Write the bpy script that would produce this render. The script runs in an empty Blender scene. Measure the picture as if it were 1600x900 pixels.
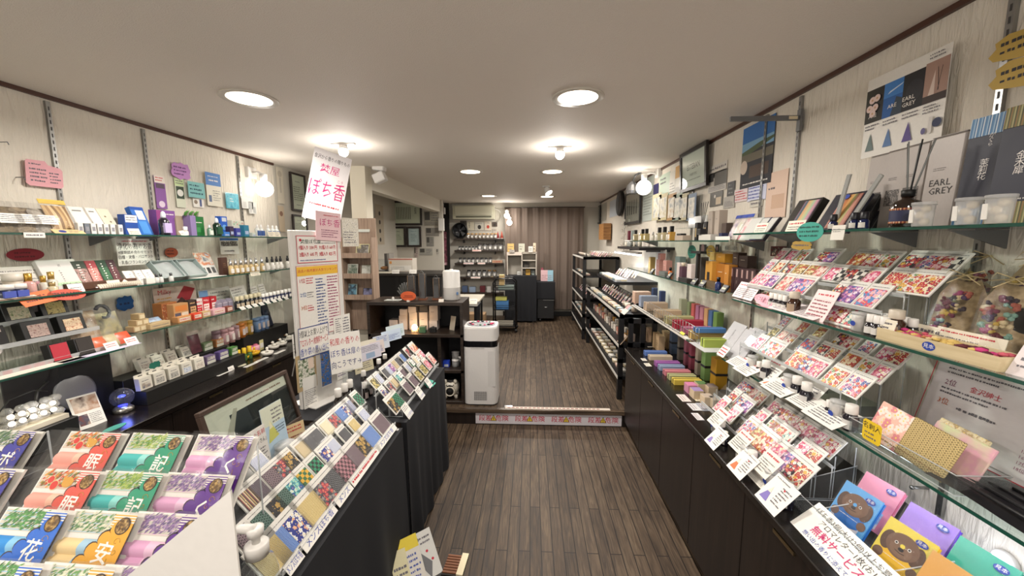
import bpy,bmesh,math,random
from mathutils import Matrix,Vector
R = math.radians
rnd = random.Random(7)
S = bpy.context.scene
COL = S.collection

# ------------------------------------------------------------------ camera, world, exposure
H = 1.6
FPX,PITCH,YAW,ROLL = 594.84,0.12232,0.05006,-0.00261
_f = Vector((-math.sin(YAW)*math.cos(PITCH),math.cos(YAW)*math.cos(PITCH),-math.sin(PITCH)))
_r0 = Vector((math.cos(YAW),math.sin(YAW),0));_u0 = _r0.cross(_f)
_r = math.cos(ROLL)*_r0 + math.sin(ROLL)*_u0;_u = _r.cross(_f)
cam_d = bpy.data.cameras.new('camera');cam = bpy.data.objects.new('camera',cam_d);COL.objects.link(cam)
cam_d.sensor_width = 36;cam_d.lens = 36*FPX/1600;cam_d.clip_start = .02
cam.matrix_world = Matrix(((_r.x,_u.x,-_f.x,0),(_r.y,_u.y,-_f.y,0),(_r.z,_u.z,-_f.z,H),(0,0,0,1)))
S.camera = cam
S.view_settings.view_transform = 'Standard';S.view_settings.look = 'None'
S.view_settings.gamma = 1;S.view_settings.use_curve_mapping = False
S.view_settings.exposure = 0.35
W = bpy.data.worlds.new('world');S.world = W;W.use_nodes = True
WORLD_FILL = 1.15          # added warm ambient fill, let in where no front wall is built
W.node_tree.nodes['Background'].inputs[0].default_value = (1,.94,.88,1)
W.node_tree.nodes['Background'].inputs[1].default_value = WORLD_FILL
LAMP = dict(downlight=17,spot=5,globe=2.2,bulb=2.5,tube=3,candle=.6)
WARM = (1,.94,.865)
try:
    S.cycles.transparent_max_bounces = 24;S.cycles.max_bounces = 8;S.cycles.use_denoising = True
    S.cycles.sample_clamp_indirect = 4;S.cycles.caustics_reflective = False;S.cycles.caustics_refractive = False
except Exception: pass

def at(px,py,X=None,Y=None,Z=None):
    """The point of the plane X=, Y= or Z= that the photograph's pixel looks at."""
    d = _r*((px-800)/FPX) - _u*((py-450)/FPX) + _f
    t = X/d.x if X is not None else Y/d.y if Y is not None else (Z-H)/d.z
    return Vector((0,0,H)) + d*t

# ------------------------------------------------------------------ materials
def lin(h):
    h = h.lstrip('#');c = [int(h[i:i+2],16)/255 for i in (0,2,4)]
    return tuple(x/12.92 if x <= .04045 else ((x+.055)/1.055)**2.4 for x in c) + (1,)
MATS = {}
def _new(key):
    m = bpy.data.materials.new(key);m.use_nodes = True;MATS[key] = m
    return m,m.node_tree,m.node_tree.nodes,m.node_tree.nodes['Principled BSDF']
def M(hexc,r=.6,metal=0,emit=0,var=.05,coat=0):
    """Plain surface of one colour with a faint procedural mottling."""
    key = f'{hexc}_{r}_{metal}_{emit}_{coat}'
    if key in MATS: return MATS[key]
    m,t,n,b = _new(key);c = lin(hexc)
    b.inputs['Roughness'].default_value = r;b.inputs['Metallic'].default_value = metal
    b.inputs['Coat Weight'].default_value = coat
    no = n.new('ShaderNodeTexNoise');no.inputs['Scale'].default_value = 30
    mx = n.new('ShaderNodeMix');mx.data_type = 'RGBA'
    mx.inputs[6].default_value = tuple(x*(1-var) for x in c[:3])+(1,);mx.inputs[7].default_value = tuple(min(1,x*(1+var)) for x in c[:3])+(1,)
    t.links.new(no.outputs[0],mx.inputs[0]);t.links.new(mx.outputs[2],b.inputs['Base Color'])
    if emit:
        b.inputs['Emission Color'].default_value = c;b.inputs['Emission Strength'].default_value = emit
    return m
def clear(key,tint,gloss,rough=.03,haze=0,bump=0):
    """Glass, acrylic or film: lets the view through, mirrors at grazing angles."""
    if key in MATS: return MATS[key]
    m,t,n,b = _new(key);out = n['Material Output'];n.remove(b)
    tr = n.new('ShaderNodeBsdfTransparent');tr.inputs[0].default_value = lin(tint)
    gl = n.new('ShaderNodeBsdfGlossy');gl.inputs['Roughness'].default_value = rough
    fr = n.new('ShaderNodeFresnel');fr.inputs[0].default_value = 1.45
    mu = n.new('ShaderNodeMath');mu.operation = 'MULTIPLY';mu.inputs[1].default_value = gloss;mu.use_clamp = True
    ge = n.new('ShaderNodeNewGeometry');fs = n.new('ShaderNodeMath');fs.operation = 'SUBTRACT';fs.inputs[0].default_value = 1;t.links.new(ge.outputs['Backfacing'],fs.inputs[1])      # mirror only on the outer side
    f2 = n.new('ShaderNodeMath');f2.operation = 'MULTIPLY';t.links.new(fr.outputs[0],f2.inputs[0]);t.links.new(fs.outputs[0],f2.inputs[1]);t.links.new(f2.outputs[0],mu.inputs[0])
    m1 = n.new('ShaderNodeMixShader');t.links.new(mu.outputs[0],m1.inputs[0]);t.links.new(tr.outputs[0],m1.inputs[1]);t.links.new(gl.outputs[0],m1.inputs[2])
    last = m1
    if haze:
        df = n.new('ShaderNodeBsdfDiffuse');df.inputs[0].default_value = (.85,.85,.85,1)
        m2 = n.new('ShaderNodeMixShader');m2.inputs[0].default_value = haze
        t.links.new(m1.outputs[0],m2.inputs[1]);t.links.new(df.outputs[0],m2.inputs[2]);last = m2
    if bump:
        no = n.new('ShaderNodeTexNoise');no.inputs['Scale'].default_value = 45;bp = n.new('ShaderNodeBump');bp.inputs[0].default_value = bump
        t.links.new(no.outputs[0],bp.inputs['Height']);t.links.new(bp.outputs[0],gl.inputs['Normal'])
    t.links.new(last.outputs[0],out.inputs[0])
    return m
GLASS = clear('shelf_glass','#f0f8f4',1.6,.02)
ACRYL = clear('acrylic','#f4f6f6',1.0,.05,.03)
ACEDGE = clear('acrylic_edge','#e4e8e8',1.0,.1,.35)
FILM = clear('film','#f8f8f8',.8,.1,.01,.4)
FROST = clear('frosted_plastic','#f0f0ee',.8,.3,.35)
GEDGE = M('#1d4a3e',.2)

def coords(n,t,mode='Object',scale=(1,1,1),rand=False):
    tc = n.new('ShaderNodeTexCoord');mp = n.new('ShaderNodeMapping');mp.inputs['Scale'].default_value = scale
    t.links.new(tc.outputs[mode],mp.inputs[0])
    if rand:
        oi = n.new('ShaderNodeObjectInfo');mu = n.new('ShaderNodeVectorMath');mu.operation = 'SCALE';mu.inputs[0].default_value = (3.1,0,2.7)
        t.links.new(oi.outputs['Random'],mu.inputs['Scale']);t.links.new(mu.outputs[0],mp.inputs['Location'])
    return mp.outputs[0]
def ramp(n,stops,const=False):
    cr = n.new('ShaderNodeValToRGB');e = cr.color_ramp
    if const: e.interpolation = 'CONSTANT'
    while len(e.elements) < len(stops): e.elements.new(.5)
    for el,(p,c) in zip(e.elements,stops): el.position = p;el.color = lin(c)
    return cr
def mathn(n,t,op,a,b=None):
    m = n.new('ShaderNodeMath');m.operation = op
    for i,v in enumerate((a,b)):
        if v is None: continue
        if isinstance(v,(int,float)): m.inputs[i].default_value = v
        else: t.links.new(v,m.inputs[i])
    return m.outputs[0]
def floral(key,ground,cols,centre='#f2d36a',s=75):
    """Chiyogami paper: five-petalled blossoms scattered on a coloured ground."""
    if key in MATS: return MATS[key]
    m,t,n,b = _new(key);b.inputs['Roughness'].default_value = .55
    v = coords(n,t,scale=(s,s,s),rand=True)
    vo = n.new('ShaderNodeTexVoronoi');vo.voronoi_dimensions = '3D';vo.inputs['Scale'].default_value = 1;t.links.new(v,vo.inputs['Vector'])
    sub = n.new('ShaderNodeVectorMath');sub.operation = 'SUBTRACT';t.links.new(v,sub.inputs[0]);t.links.new(vo.outputs['Position'],sub.inputs[1])
    sp = n.new('ShaderNodeSeparateXYZ');t.links.new(sub.outputs[0],sp.inputs[0])
    ang = mathn(n,t,'ARCTAN2',sp.outputs[2],sp.outputs[0])
    pet = mathn(n,t,'ABSOLUTE',mathn(n,t,'COSINE',mathn(n,t,'MULTIPLY',ang,2.5)))
    rad = mathn(n,t,'ADD',mathn(n,t,'MULTIPLY',pet,.22),.36)
    dist = mathn(n,t,'SQRT',mathn(n,t,'ADD',mathn(n,t,'POWER',sp.outputs[0],2.0),mathn(n,t,'POWER',sp.outputs[2],2.0)))
    inside = mathn(n,t,'LESS_THAN',dist,rad);core = mathn(n,t,'LESS_THAN',dist,.11)
    sc = n.new('ShaderNodeSeparateColor');t.links.new(vo.outputs['Color'],sc.inputs[0])
    cr = ramp(n,[(i/len(cols),c) for i,c in enumerate(cols)],True);t.links.new(sc.outputs[0],cr.inputs[0])
    m1 = n.new('ShaderNodeMix');m1.data_type = 'RGBA';m1.inputs[6].default_value = lin(ground)
    t.links.new(inside,m1.inputs[0]);t.links.new(cr.outputs[0],m1.inputs[7])
    m2 = n.new('ShaderNodeMix');m2.data_type = 'RGBA';m2.inputs[7].default_value = lin(centre)
    t.links.new(core,m2.inputs[0]);t.links.new(m1.outputs[2],m2.inputs[6])
    t.links.new(m2.outputs[2],b.inputs['Base Color'])
    return m
def rings(key,ground,line,s=75,rr=18):
    """Overlapping-wave (seigaiha) print."""
    if key in MATS: return MATS[key]
    m,t,n,b = _new(key);b.inputs['Roughness'].default_value = .55
    v = coords(n,t,scale=(s,s,s*1.7));vo = n.new('ShaderNodeTexVoronoi');vo.inputs['Scale'].default_value = 1;vo.inputs['Randomness'].default_value = 0
    t.links.new(v,vo.inputs['Vector'])
    w = mathn(n,t,'SINE',mathn(n,t,'MULTIPLY',vo.outputs['Distance'],rr))
    cr = ramp(n,[(0,ground),(.5,line)],True);t.links.new(w,cr.inputs[0]);t.links.new(cr.outputs[0],b.inputs['Base Color'])
    return m
def checks(key,a,c,s=140):
    if key in MATS: return MATS[key]
    m,t,n,b = _new(key);b.inputs['Roughness'].default_value = .55
    v = coords(n,t,scale=(1,1,1));mp = n.new('ShaderNodeMapping');mp.inputs['Location'].default_value = (.5,.5,.5);mp.inputs['Scale'].default_value = (1,0,1);t.links.new(v,mp.inputs[0])
    ck = n.new('ShaderNodeTexChecker');ck.inputs['Scale'].default_value = s;ck.inputs[1].default_value = lin(a);ck.inputs[2].default_value = lin(c)
    t.links.new(mp.outputs[0],ck.inputs[0]);t.links.new(ck.outputs[0],b.inputs['Base Color'])
    return m
def stripes(key,cols,s=60,axis='x',r=.55):
    if key in MATS: return MATS[key]
    m,t,n,b = _new(key);b.inputs['Roughness'].default_value = r
    v = coords(n,t);sp = n.new('ShaderNodeSeparateXYZ');t.links.new(v,sp.inputs[0])
    f = mathn(n,t,'FRACT',mathn(n,t,'MULTIPLY',sp.outputs['xyz'.index(axis)],s/len(cols)))
    cr = ramp(n,[(i/len(cols),c) for i,c in enumerate(cols)],True);t.links.new(f,cr.inputs[0]);t.links.new(cr.outputs[0],b.inputs['Base Color'])
    return m
def blotch(key,cols,s=20,r=.6,detail=4):
    """Photographic or dried-petal blotches of several colours."""
    if key in MATS: return MATS[key]
    m,t,n,b = _new(key);b.inputs['Roughness'].default_value = r
    no = n.new('ShaderNodeTexNoise');no.inputs['Scale'].default_value = s;no.inputs['Detail'].default_value = detail
    t.links.new(coords(n,t,rand=True),no.inputs['Vector'])
    cr = ramp(n,[(.3+.4*i/max(1,len(cols)-1),c) for i,c in enumerate(cols)]);t.links.new(no.outputs[0],cr.inputs[0]);t.links.new(cr.outputs[0],b.inputs['Base Color'])
    return m
def wood(key,dark,light,axis=(1,60,60),r=.45,bump=.1):
    if key in MATS: return MATS[key]
    m,t,n,b = _new(key);b.inputs['Roughness'].default_value = r
    no = n.new('ShaderNodeTexNoise');no.inputs['Scale'].default_value = 1.6;no.inputs['Detail'].default_value = 6
    t.links.new(coords(n,t,scale=axis),no.inputs['Vector'])
    cr = ramp(n,[(.35,dark),(.68,light)]);t.links.new(no.outputs[0],cr.inputs[0]);t.links.new(cr.outputs[0],b.inputs['Base Color'])
    bp = n.new('ShaderNodeBump');bp.inputs[0].default_value = bump;t.links.new(no.outputs[0],bp.inputs['Height']);t.links.new(bp.outputs[0],b.inputs['Normal'])
    return m

# ------------------------------------------------------------------ mesh building
_glyph = {}
def glyphs(s,bold=0):
    if (s,bold) not in _glyph:
        cu = bpy.data.curves.new('lettering','FONT');cu.body = s;cu.resolution_u = 1;cu.align_x = 'CENTER';cu.offset = bold
        o = bpy.data.objects.new('lettering',cu);COL.objects.link(o)
        dg = bpy.context.evaluated_depsgraph_get();dg.update()
        me = bpy.data.meshes.new_from_object(o.evaluated_get(dg))
        vs = [tuple(v.co) for v in me.vertices];fs = [tuple(p.vertices) for p in me.polygons]
        xs = [v[0] for v in vs] or [0]
        _glyph[s,bold] = (vs,fs,min(xs),max(xs))
        bpy.data.objects.remove(o);bpy.data.curves.remove(cu);bpy.data.meshes.remove(me)
    return _glyph[s,bold]
class B:
    """Collects shapes; obj() links them as ONE mesh object."""
    def __init__(s): s.v = [];s.f = [];s.fm = [];s.ms = [];s.sm = [];s.T = Matrix.Identity(4)
    def add(s,vs,fs,m,smooth=False):
        k = len(s.v);s.v += [tuple(s.T @ Vector(p)) for p in vs]
        if m not in s.ms: s.ms.append(m)
        i = s.ms.index(m)
        for f in fs: s.f.append(tuple(k+j for j in f));s.fm.append(i);s.sm.append(smooth)
        return s
    def box(s,x0,y0,z0,x1,y1,z1,m,c=0):
        if c <= 0:
            vs = [(x,y,z) for z in (z0,z1) for y in (y0,y1) for x in (x0,x1)]
            return s.add(vs,[(0,2,3,1),(4,5,7,6),(0,1,5,4),(2,6,7,3),(0,4,6,2),(1,3,7,5)],m)
        vs = [];idx = {}                                # chamfered box
        for z in (0,1):
            for y in (0,1):
                for x in (0,1):
                    X,Y,Z = (x0,x1)[x],(y0,y1)[y],(z0,z1)[z];a,e,g = (c if x == 0 else -c),(c if y == 0 else -c),(c if z == 0 else -c)
                    idx[x,y,z] = len(vs);vs += [(X,Y+e,Z+g),(X+a,Y,Z+g),(X+a,Y+e,Z)]
        I = lambda x,y,z,k: idx[x,y,z]+k
        fs = [(I(0,0,0,0),I(0,0,1,0),I(0,1,1,0),I(0,1,0,0)),(I(1,0,0,0),I(1,1,0,0),I(1,1,1,0),I(1,0,1,0)),
              (I(0,0,0,1),I(1,0,0,1),I(1,0,1,1),I(0,0,1,1)),(I(0,1,0,1),I(0,1,1,1),I(1,1,1,1),I(1,1,0,1)),
              (I(0,0,0,2),I(0,1,0,2),I(1,1,0,2),I(1,0,0,2)),(I(0,0,1,2),I(1,0,1,2),I(1,1,1,2),I(0,1,1,2))]
        for p in (0,1):
            for q in (0,1):
                fs += [(I(p,q,0,0),I(p,q,0,1),I(p,q,1,1),I(p,q,1,0)),(I(p,0,q,0),I(p,0,q,2),I(p,1,q,2),I(p,1,q,0)),(I(0,p,q,1),I(0,p,q,2),I(1,p,q,2),I(1,p,q,1))]
                for w in (0,1): fs.append((I(p,q,w,0),I(p,q,w,1),I(p,q,w,2)))
        return s.add(vs,fs,m)
    def prism(s,pts,y0,y1,m):
        """Outline in x,z drawn through from y0 (front) to y1."""
        n = len(pts);vs = [(x,y0,z) for x,z in pts]+[(x,y1,z) for x,z in pts]
        return s.add(vs,[tuple(range(n)),tuple(range(2*n-1,n-1,-1))]+[(i,n+i,n+(i+1) % n,(i+1) % n) for i in range(n)],m)
    def lathe(s,prof,m,n=16,c=(0,0,0),smooth=True):
        vs = [];fs = []
        for r,z in prof:
            for k in range(n): a = 2*math.pi*k/n;vs.append((c[0]+r*math.cos(a),c[1]+r*math.sin(a),c[2]+z))
        for i in range(len(prof)-1):
            for k in range(n): fs.append((i*n+k,i*n+(k+1) % n,(i+1)*n+(k+1) % n,(i+1)*n+k))
        if prof[0][0] > 1e-6: fs.append(tuple(range(n-1,-1,-1)))
        if prof[-1][0] > 1e-6: fs.append(tuple(range((len(prof)-1)*n,len(prof)*n)))
        return s.add(vs,fs,m,smooth)
    def tube(s,pts,r,m,n=6):
        pts = [Vector(p) for p in pts];vs = [];fs = []
        for i,p in enumerate(pts):
            d = (pts[min(i+1,len(pts)-1)]-pts[max(i-1,0)]).normalized();a = d.orthogonal().normalized()
            if abs(d.z) < .95: a = d.cross(Vector((0,0,1))).normalized()
            else: a = d.cross(Vector((0,1,0))).normalized()
            e = d.cross(a);rr = r[i] if isinstance(r,(list,tuple)) else r
            vs += [tuple(p+a*rr*math.cos(2*math.pi*k/n)+e*rr*math.sin(2*math.pi*k/n)) for k in range(n)]
        for i in range(len(pts)-1):
            for k in range(n): fs.append((i*n+k,i*n+(k+1) % n,(i+1)*n+(k+1) % n,(i+1)*n+k))
        fs += [tuple(range(n-1,-1,-1)),tuple(range((len(pts)-1)*n,len(pts)*n))]
        return s.add(vs,fs,m,True)
    def ball(s,c,r,m,n=12,sq=(1,1,1)):
        vs = [];fs = [];k2 = n//2
        for i in range(k2+1):
            th = math.pi*i/k2
            for k in range(n): a = 2*math.pi*k/n;vs.append((c[0]+r*sq[0]*math.sin(th)*math.cos(a),c[1]+r*sq[1]*math.sin(th)*math.sin(a),c[2]-r*sq[2]*math.cos(th)))
        for i in range(k2):
            for k in range(n): fs.append((i*n+k,i*n+(k+1) % n,(i+1)*n+(k+1) % n,(i+1)*n+k))
        return s.add(vs,fs,m,True)
    def grid(s,fn,nu,nv,m,smooth=True):
        vs = [fn(i/nu,j/nv) for j in range(nv+1) for i in range(nu+1)]
        return s.add(vs,[(j*(nu+1)+i,j*(nu+1)+i+1,(j+1)*(nu+1)+i+1,(j+1)*(nu+1)+i) for j in range(nv) for i in range(nu)],m,smooth)
    def quad(s,u0,v0,u1,v1,y,m): return s.add([(u0,y,v0),(u1,y,v0),(u1,y,v1),(u0,y,v1)],[(0,1,2,3)],m)
    def disc(s,u,v,r,y,m,n=18,e=1): return s.add([(u+r*math.cos(2*math.pi*k/n),y,v+r*e*math.sin(2*math.pi*k/n)) for k in range(n)],[tuple(range(n))],m)
    def text(s,st,u,v,h,m,y=-.0006,maxw=None,vert=False,rot=0,bold=0):
        """Lettering on a face turned to -y; centred on u, baseline v, letter height h."""
        if vert:
            for i,ch in enumerate(st): s.text(ch,u,v-i*h*1.12,h,m,y)
            return s
        vs,fs,a,b = glyphs(st,bold);k = h/.74;kx = k
        if maxw and (b-a)*kx > maxw: kx = maxw/(b-a)
        cr,sr = math.cos(rot),math.sin(rot);mid = (a+b)/2
        out = []
        for x,z,_ in vs:
            x = (x-mid)*kx;z = z*k;out.append((u+x*cr-z*sr,y,v+x*sr+z*cr))
        return s.add(out,fs,m)
    def lines(s,u0,v0,u1,v1,n,m,y=-.0006,fill=.42,seed=1):
        """Rows of print too small to read."""
        q = random.Random(seed);dh = (v1-v0)/n;lh = dh*fill
        for i in range(n):
            x = u0;v = v1-(i+1)*dh+(dh-lh)/2;end = u1-(u1-u0)*q.choice((0,0,.1,.3))
            while x < end-lh*.5:
                w = min(lh*q.uniform(.45,1.25),end-x);s.quad(x,v+lh*q.choice((0,0,.15)),x+w,v+lh*q.choice((1,1,.8)),y,m);x += w+lh*q.choice((.22,.22,.3,.7))
        return s
    def mesh(s,name):
        me = bpy.data.meshes.new(name);me.from_pydata(s.v,[],s.f)
        for m in s.ms: me.materials.append(m)
        me.polygons.foreach_set('material_index',s.fm);me.polygons.foreach_set('use_smooth',s.sm);me.update()
        return me
    def obj(s,name,parent=None,loc=None,rz=0):
        o = bpy.data.objects.new(name,s.mesh(name));COL.objects.link(o)
        if parent: o.parent = parent
        if loc is not None: o.location = loc;o.rotation_euler = (0,0,rz)
        return o
ALL = []
def tag(o,label,cat,group=None):
    o['label'] = label;o['category'] = cat;ALL.append(o)
    if group: o['group'] = group
    return o
def place(o,loc,rz=0,tilt=0,roll=0):
    """Stand o at loc turned by rz, leaning back by tilt, turned in its own plane by roll."""
    o.matrix_basis = Matrix.Translation(loc) @ Matrix.Rotation(rz,4,'Z') @ Matrix.Rotation(-tilt,4,'X') @ Matrix.Rotation(roll,4,'Y')
    return o
def thing(name,label,cat,loc=(0,0,0),rz=0,group=None,tilt=0,roll=0):
    o = bpy.data.objects.new(name,None);COL.objects.link(o);o.empty_display_size = .05
    place(o,loc,rz,tilt,roll);return tag(o,label,cat,group)
def struct(b,name):
    o = b.obj(name);o['kind'] = 'structure';return o
def dup(root,label,loc,rz=0,tilt=0,roll=0,group=None):
    r = root.copy();COL.objects.link(r);place(r,loc,rz,tilt,roll)
    for ch in root.children:
        c = ch.copy();COL.objects.link(c);c.parent = r
        for g in ch.children:
            d = g.copy();COL.objects.link(d);d.parent = c
    if 'group' in r and not group: del r['group']
    return tag(r,label,r['category'],group)
PROTO = {}
def stand(key,make,label,loc,rz=0,tilt=0,roll=0,group=None):
    """First of a kind is built, later ones are copies with a label of their own."""
    if key not in PROTO:
        PROTO[key] = o = make(label);place(o,loc,rz,tilt,roll)
        if group: o['group'] = group
        return o
    return dup(PROTO[key],label,loc,rz,tilt,roll,group)

RW,LW = 1.30,-2.38                    # the long walls
FACE_L,FACE_R = R(-90),R(90)          # turned towards the aisle from the right / the left wall
WHITE,BLACK,INK,RED,BLUE,PAPER = M('#eeeae2'),M('#151413',.5),M('#26242a'),M('#c02038'),M('#2440a0'),M('#e6e0d2')
CARD = M('#e9e6df',.5);SOFT = M('#67636a')
def draw(b,ops,w,h):
    """Print on a sheet w x h whose lower middle is the origin; positions are fractions of the sheet."""
    k = 0
    for op in ops:
        k += 1;y = -.0004-.00012*k;a = op[0];X = lambda u: (u-.5)*w;Z = lambda v: v*h
        col = op[-1] if not isinstance(op[-1],str) else M(op[-1])
        if a == 'r': b.quad(X(op[1]),Z(op[2]),X(op[3]),Z(op[4]),y,col)
        elif a in ('t','tb'): b.text(op[1],X(op[2]),Z(op[3]),op[4]*h,col,y,w*.94,bold=.012 if a == 'tb' else 0)
        elif a == 'tw': b.text(op[1],X(op[2]),Z(op[3]),op[4]*h,col,y,w*op[5],bold=.012)
        elif a == 'tv': b.text(op[1],X(op[2]),Z(op[3]),op[4]*h,col,y,vert=True)
        elif a == 'l': b.lines(X(op[1]),Z(op[2]),X(op[3]),Z(op[4]),op[5],SOFT if col is INK else col,y,seed=k+int(w*997))
        elif a == 'p': b.add([(X(u),y,Z(v)) for u,v in op[1]],[tuple(range(len(op[1])))],col)
        elif a == 'c': b.disc(X(op[1]),Z(op[2]),op[3]*h,y,col)
        elif a == 'e': b.disc(X(op[1]),Z(op[2]),op[3]*w,y,col,24,op[4])
    return b
def frame_lines(col,t=.02,w=1,h=1):
    a = t*h/w
    return [('r',0,0,1,t,col),('r',0,1-t,1,1,col),('r',0,t,a,1-t,col),('r',1-a,t,1,1-t,col)]
def sheet(name,label,cat,loc,w,h,rz,ops=(),tilt=0,roll=0,col=CARD,th=.0015,group=None,outline=None):
    b = B()
    if outline: b.prism([((u-.5)*w,v*h) for u,v in outline],0,th,col)
    else: b.box(-w/2,0,0,w/2,th,h,col)
    draw(b,ops,w,h);o = b.obj(name);place(o,loc,rz,tilt,roll)
    return tag(o,label,cat,group)
def wallrect(side,x0,y0,x1,y1,off=.003):
    """Lower middle, width and height of what the photo shows between two corners on a long wall."""
    X = RW-off if side == 'R' else LW+off
    a,c = at(x0,y0,X=X),at(x1,y1,X=X)
    e,g = at(x0,y1,X=X),at(x1,y0,X=X)
    zb,zt = (c.z+e.z)/2,(a.z+g.z)/2
    return Vector((X,(a.y+c.y)/2,zb)),abs(a.y-c.y),zt-zb
def wallsheet(side,x0,y0,x1,y1,name,label,cat,ops=(),**kw):
    loc,w,h = wallrect(side,x0,y0,x1,y1,kw.pop('off',.004))
    return sheet(name,label,cat,loc,w,h,FACE_L if side == 'R' else FACE_R,ops,**kw)
CLOUD = [(.08,.2),(.02,.4),(.1,.6),(.08,.8),(.22,.95),(.4,.9),(.52,1),(.7,.92),(.88,.96),(.93,.75),(1,.6),(.94,.4),(.98,.2),(.8,.06),(.62,.1),(.45,0),(.28,.08)]
OVAL = [(.5+.5*math.cos(a*math.pi/10),.5+.5*math.sin(a*math.pi/10)) for a in range(20)]
# ------------------------------------------------------------------ the room
def wallpaper():
    m,t,n,b = _new('wallpaper');b.inputs['Roughness'].default_value = .75;b.inputs['Base Color'].default_value = lin('#dfd8cb')
    v = coords(n,t,scale=(1,1,.16));wv = n.new('ShaderNodeTexNoise');wv.inputs['Scale'].default_value = 55;wv.inputs['Detail'].default_value = 3;wv.inputs['Distortion'].default_value = .6
    t.links.new(v,wv.inputs['Vector'])
    cr = ramp(n,[(.36,'#000000'),(.6,'#ffffff')]);t.links.new(wv.outputs[0],cr.inputs[0])
    bp = n.new('ShaderNodeBump');bp.inputs[0].default_value = .4;bp.inputs[1].default_value = .01
    t.links.new(cr.outputs[0],bp.inputs['Height']);t.links.new(bp.outputs[0],b.inputs['Normal']);return m
def plaster(key,c,s=120,amt=.15):
    m,t,n,b = _new(key);b.inputs['Roughness'].default_value = .7;b.inputs['Base Color'].default_value = lin(c)
    no = n.new('ShaderNodeTexNoise');no.inputs['Scale'].default_value = s;t.links.new(coords(n,t),no.inputs['Vector'])
    bp = n.new('ShaderNodeBump');bp.inputs[0].default_value = amt;bp.inputs[1].default_value = .01
    t.links.new(no.outputs[0],bp.inputs['Height']);t.links.new(bp.outputs[0],b.inputs['Normal']);return m
def planks():
    m,t,n,b = _new('floor_boards');b.inputs['Specular IOR Level'].default_value = .32
    tc = n.new('ShaderNodeTexCoord');mp = n.new('ShaderNodeMapping');mp.inputs['Rotation'].default_value = (0,0,R(90));t.links.new(tc.outputs['Object'],mp.inputs[0])
    br = n.new('ShaderNodeTexBrick');br.offset = .37;br.inputs['Scale'].default_value = 1;br.inputs['Brick Width'].default_value = .9;br.inputs['Row Height'].default_value = .059
    br.inputs['Mortar Size'].default_value = .0026;br.inputs['Color1'].default_value = (.25,.25,.25,1);br.inputs['Color2'].default_value = (.8,.8,.8,1);br.inputs['Mortar'].default_value = (0,0,0,1)
    t.links.new(mp.outputs[0],br.inputs['Vector'])
    no = n.new('ShaderNodeTexNoise');no.inputs['Scale'].default_value = 1;no.inputs['Detail'].default_value = 8;no.inputs['Distortion'].default_value = 1.2
    t.links.new(coords(n,t,scale=(70,5,1)),no.inputs['Vector'])
    n2 = n.new('ShaderNodeTexNoise');n2.inputs['Scale'].default_value = 3.5;n2.inputs['Detail'].default_value = 4;t.links.new(coords(n,t,scale=(2,.8,1)),n2.inputs['Vector'])
    cr = ramp(n,[(.34,'#2a2018'),(.52,'#4b3d30'),(.72,'#6e5e4c')]);
    a = mathn(n,t,'ADD',mathn(n,t,'MULTIPLY',no.outputs[0],.6),mathn(n,t,'MULTIPLY',n2.outputs[0],.25))
    sc = n.new('ShaderNodeSeparateColor');t.links.new(br.outputs[0],sc.inputs[0])
    a = mathn(n,t,'ADD',a,mathn(n,t,'MULTIPLY',sc.outputs[0],.16));t.links.new(a,cr.inputs[0])
    mx = n.new('ShaderNodeMix');mx.data_type = 'RGBA';mx.inputs[7].default_value = lin('#120b06')
    t.links.new(br.outputs['Fac'],mx.inputs[0]);t.links.new(cr.outputs[0],mx.inputs[6]);t.links.new(mx.outputs[2],b.inputs['Base Color'])
    bp = n.new('ShaderNodeBump');bp.inputs[0].default_value = .25;bp.inputs[1].default_value = .004
    t.links.new(no.outputs[0],bp.inputs['Height']);t.links.new(bp.outputs[0],b.inputs['Normal'])
    mr = n.new('ShaderNodeMapRange');mr.inputs[3].default_value = .36;mr.inputs[4].default_value = .66;t.links.new(no.outputs[0],mr.inputs[0]);t.links.new(mr.outputs[0],b.inputs['Roughness'])
    return m
WP,CEIL,PLAIN,FLOOR = wallpaper(),plaster('ceiling_paper','#e4dcd2',260,.35),plaster('painted_wall','#c4bfb4',90,.1),planks()
BWOOD = wood('black_wood','#120d0b','#241b17',(40,40,1.2),.38,.05)
BTOP = wood('black_wood_top','#110e0d','#1e1815',(40,1.5,40),.22,.03)
BTOPX = wood('black_wood_top_cross','#191412','#2c2320',(1.5,40,40),.25,.03)
DBROWN = wood('dark_brown_wood','#1e1814','#3a2e26',(1.2,40,40),.4,.05)
SLOT = M('#3c3a3a');STEEL,GREYM = M('#9a9a98',.3,.9),M('#77787a',.45,.6)
WPLAS = M('#dcd9d4',.35);LAMPOFF = M('#e6e4e0',.4)

Y0,YB,ZC,UP,YS = -1.3,7.4,2.317,.141,3.18
struct(B().box(LW,Y0,-.05,RW,YS,0,FLOOR),'floor')
struct(B().box(LW,YS,-.05,RW,YB,UP,FLOOR),'floor_raised')
struct(B().box(LW,YS-.012,0,RW,YS,UP-.03,BWOOD),'trim_1')
struct(B().box(LW,YS-.03,UP-.03,RW,YS+.012,UP+.004,wood('nosing','#3a2f27','#6a5a4a',(1.5,40,40),.25)),'trim_2')
struct(B().box(LW-.1,Y0,ZC,RW+.1,YB,ZC+.1,CEIL),'ceiling')
struct(B().box(LW-.1,Y0,0,LW,3.5,ZC,WP).box(LW-.1,3.5,0,LW,YB,ZC,PLAIN),'wall_left')
struct(B().box(RW,Y0,0,RW+.1,YB,ZC,WP),'wall_right')
struct(B().box(LW-.1,YB,0,RW+.1,YB+.1,ZC,PLAIN),'wall_back')
struct(B().box(LW,6.7,UP,-1.56,6.8,ZC,PLAIN),'wall_alcove')
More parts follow.
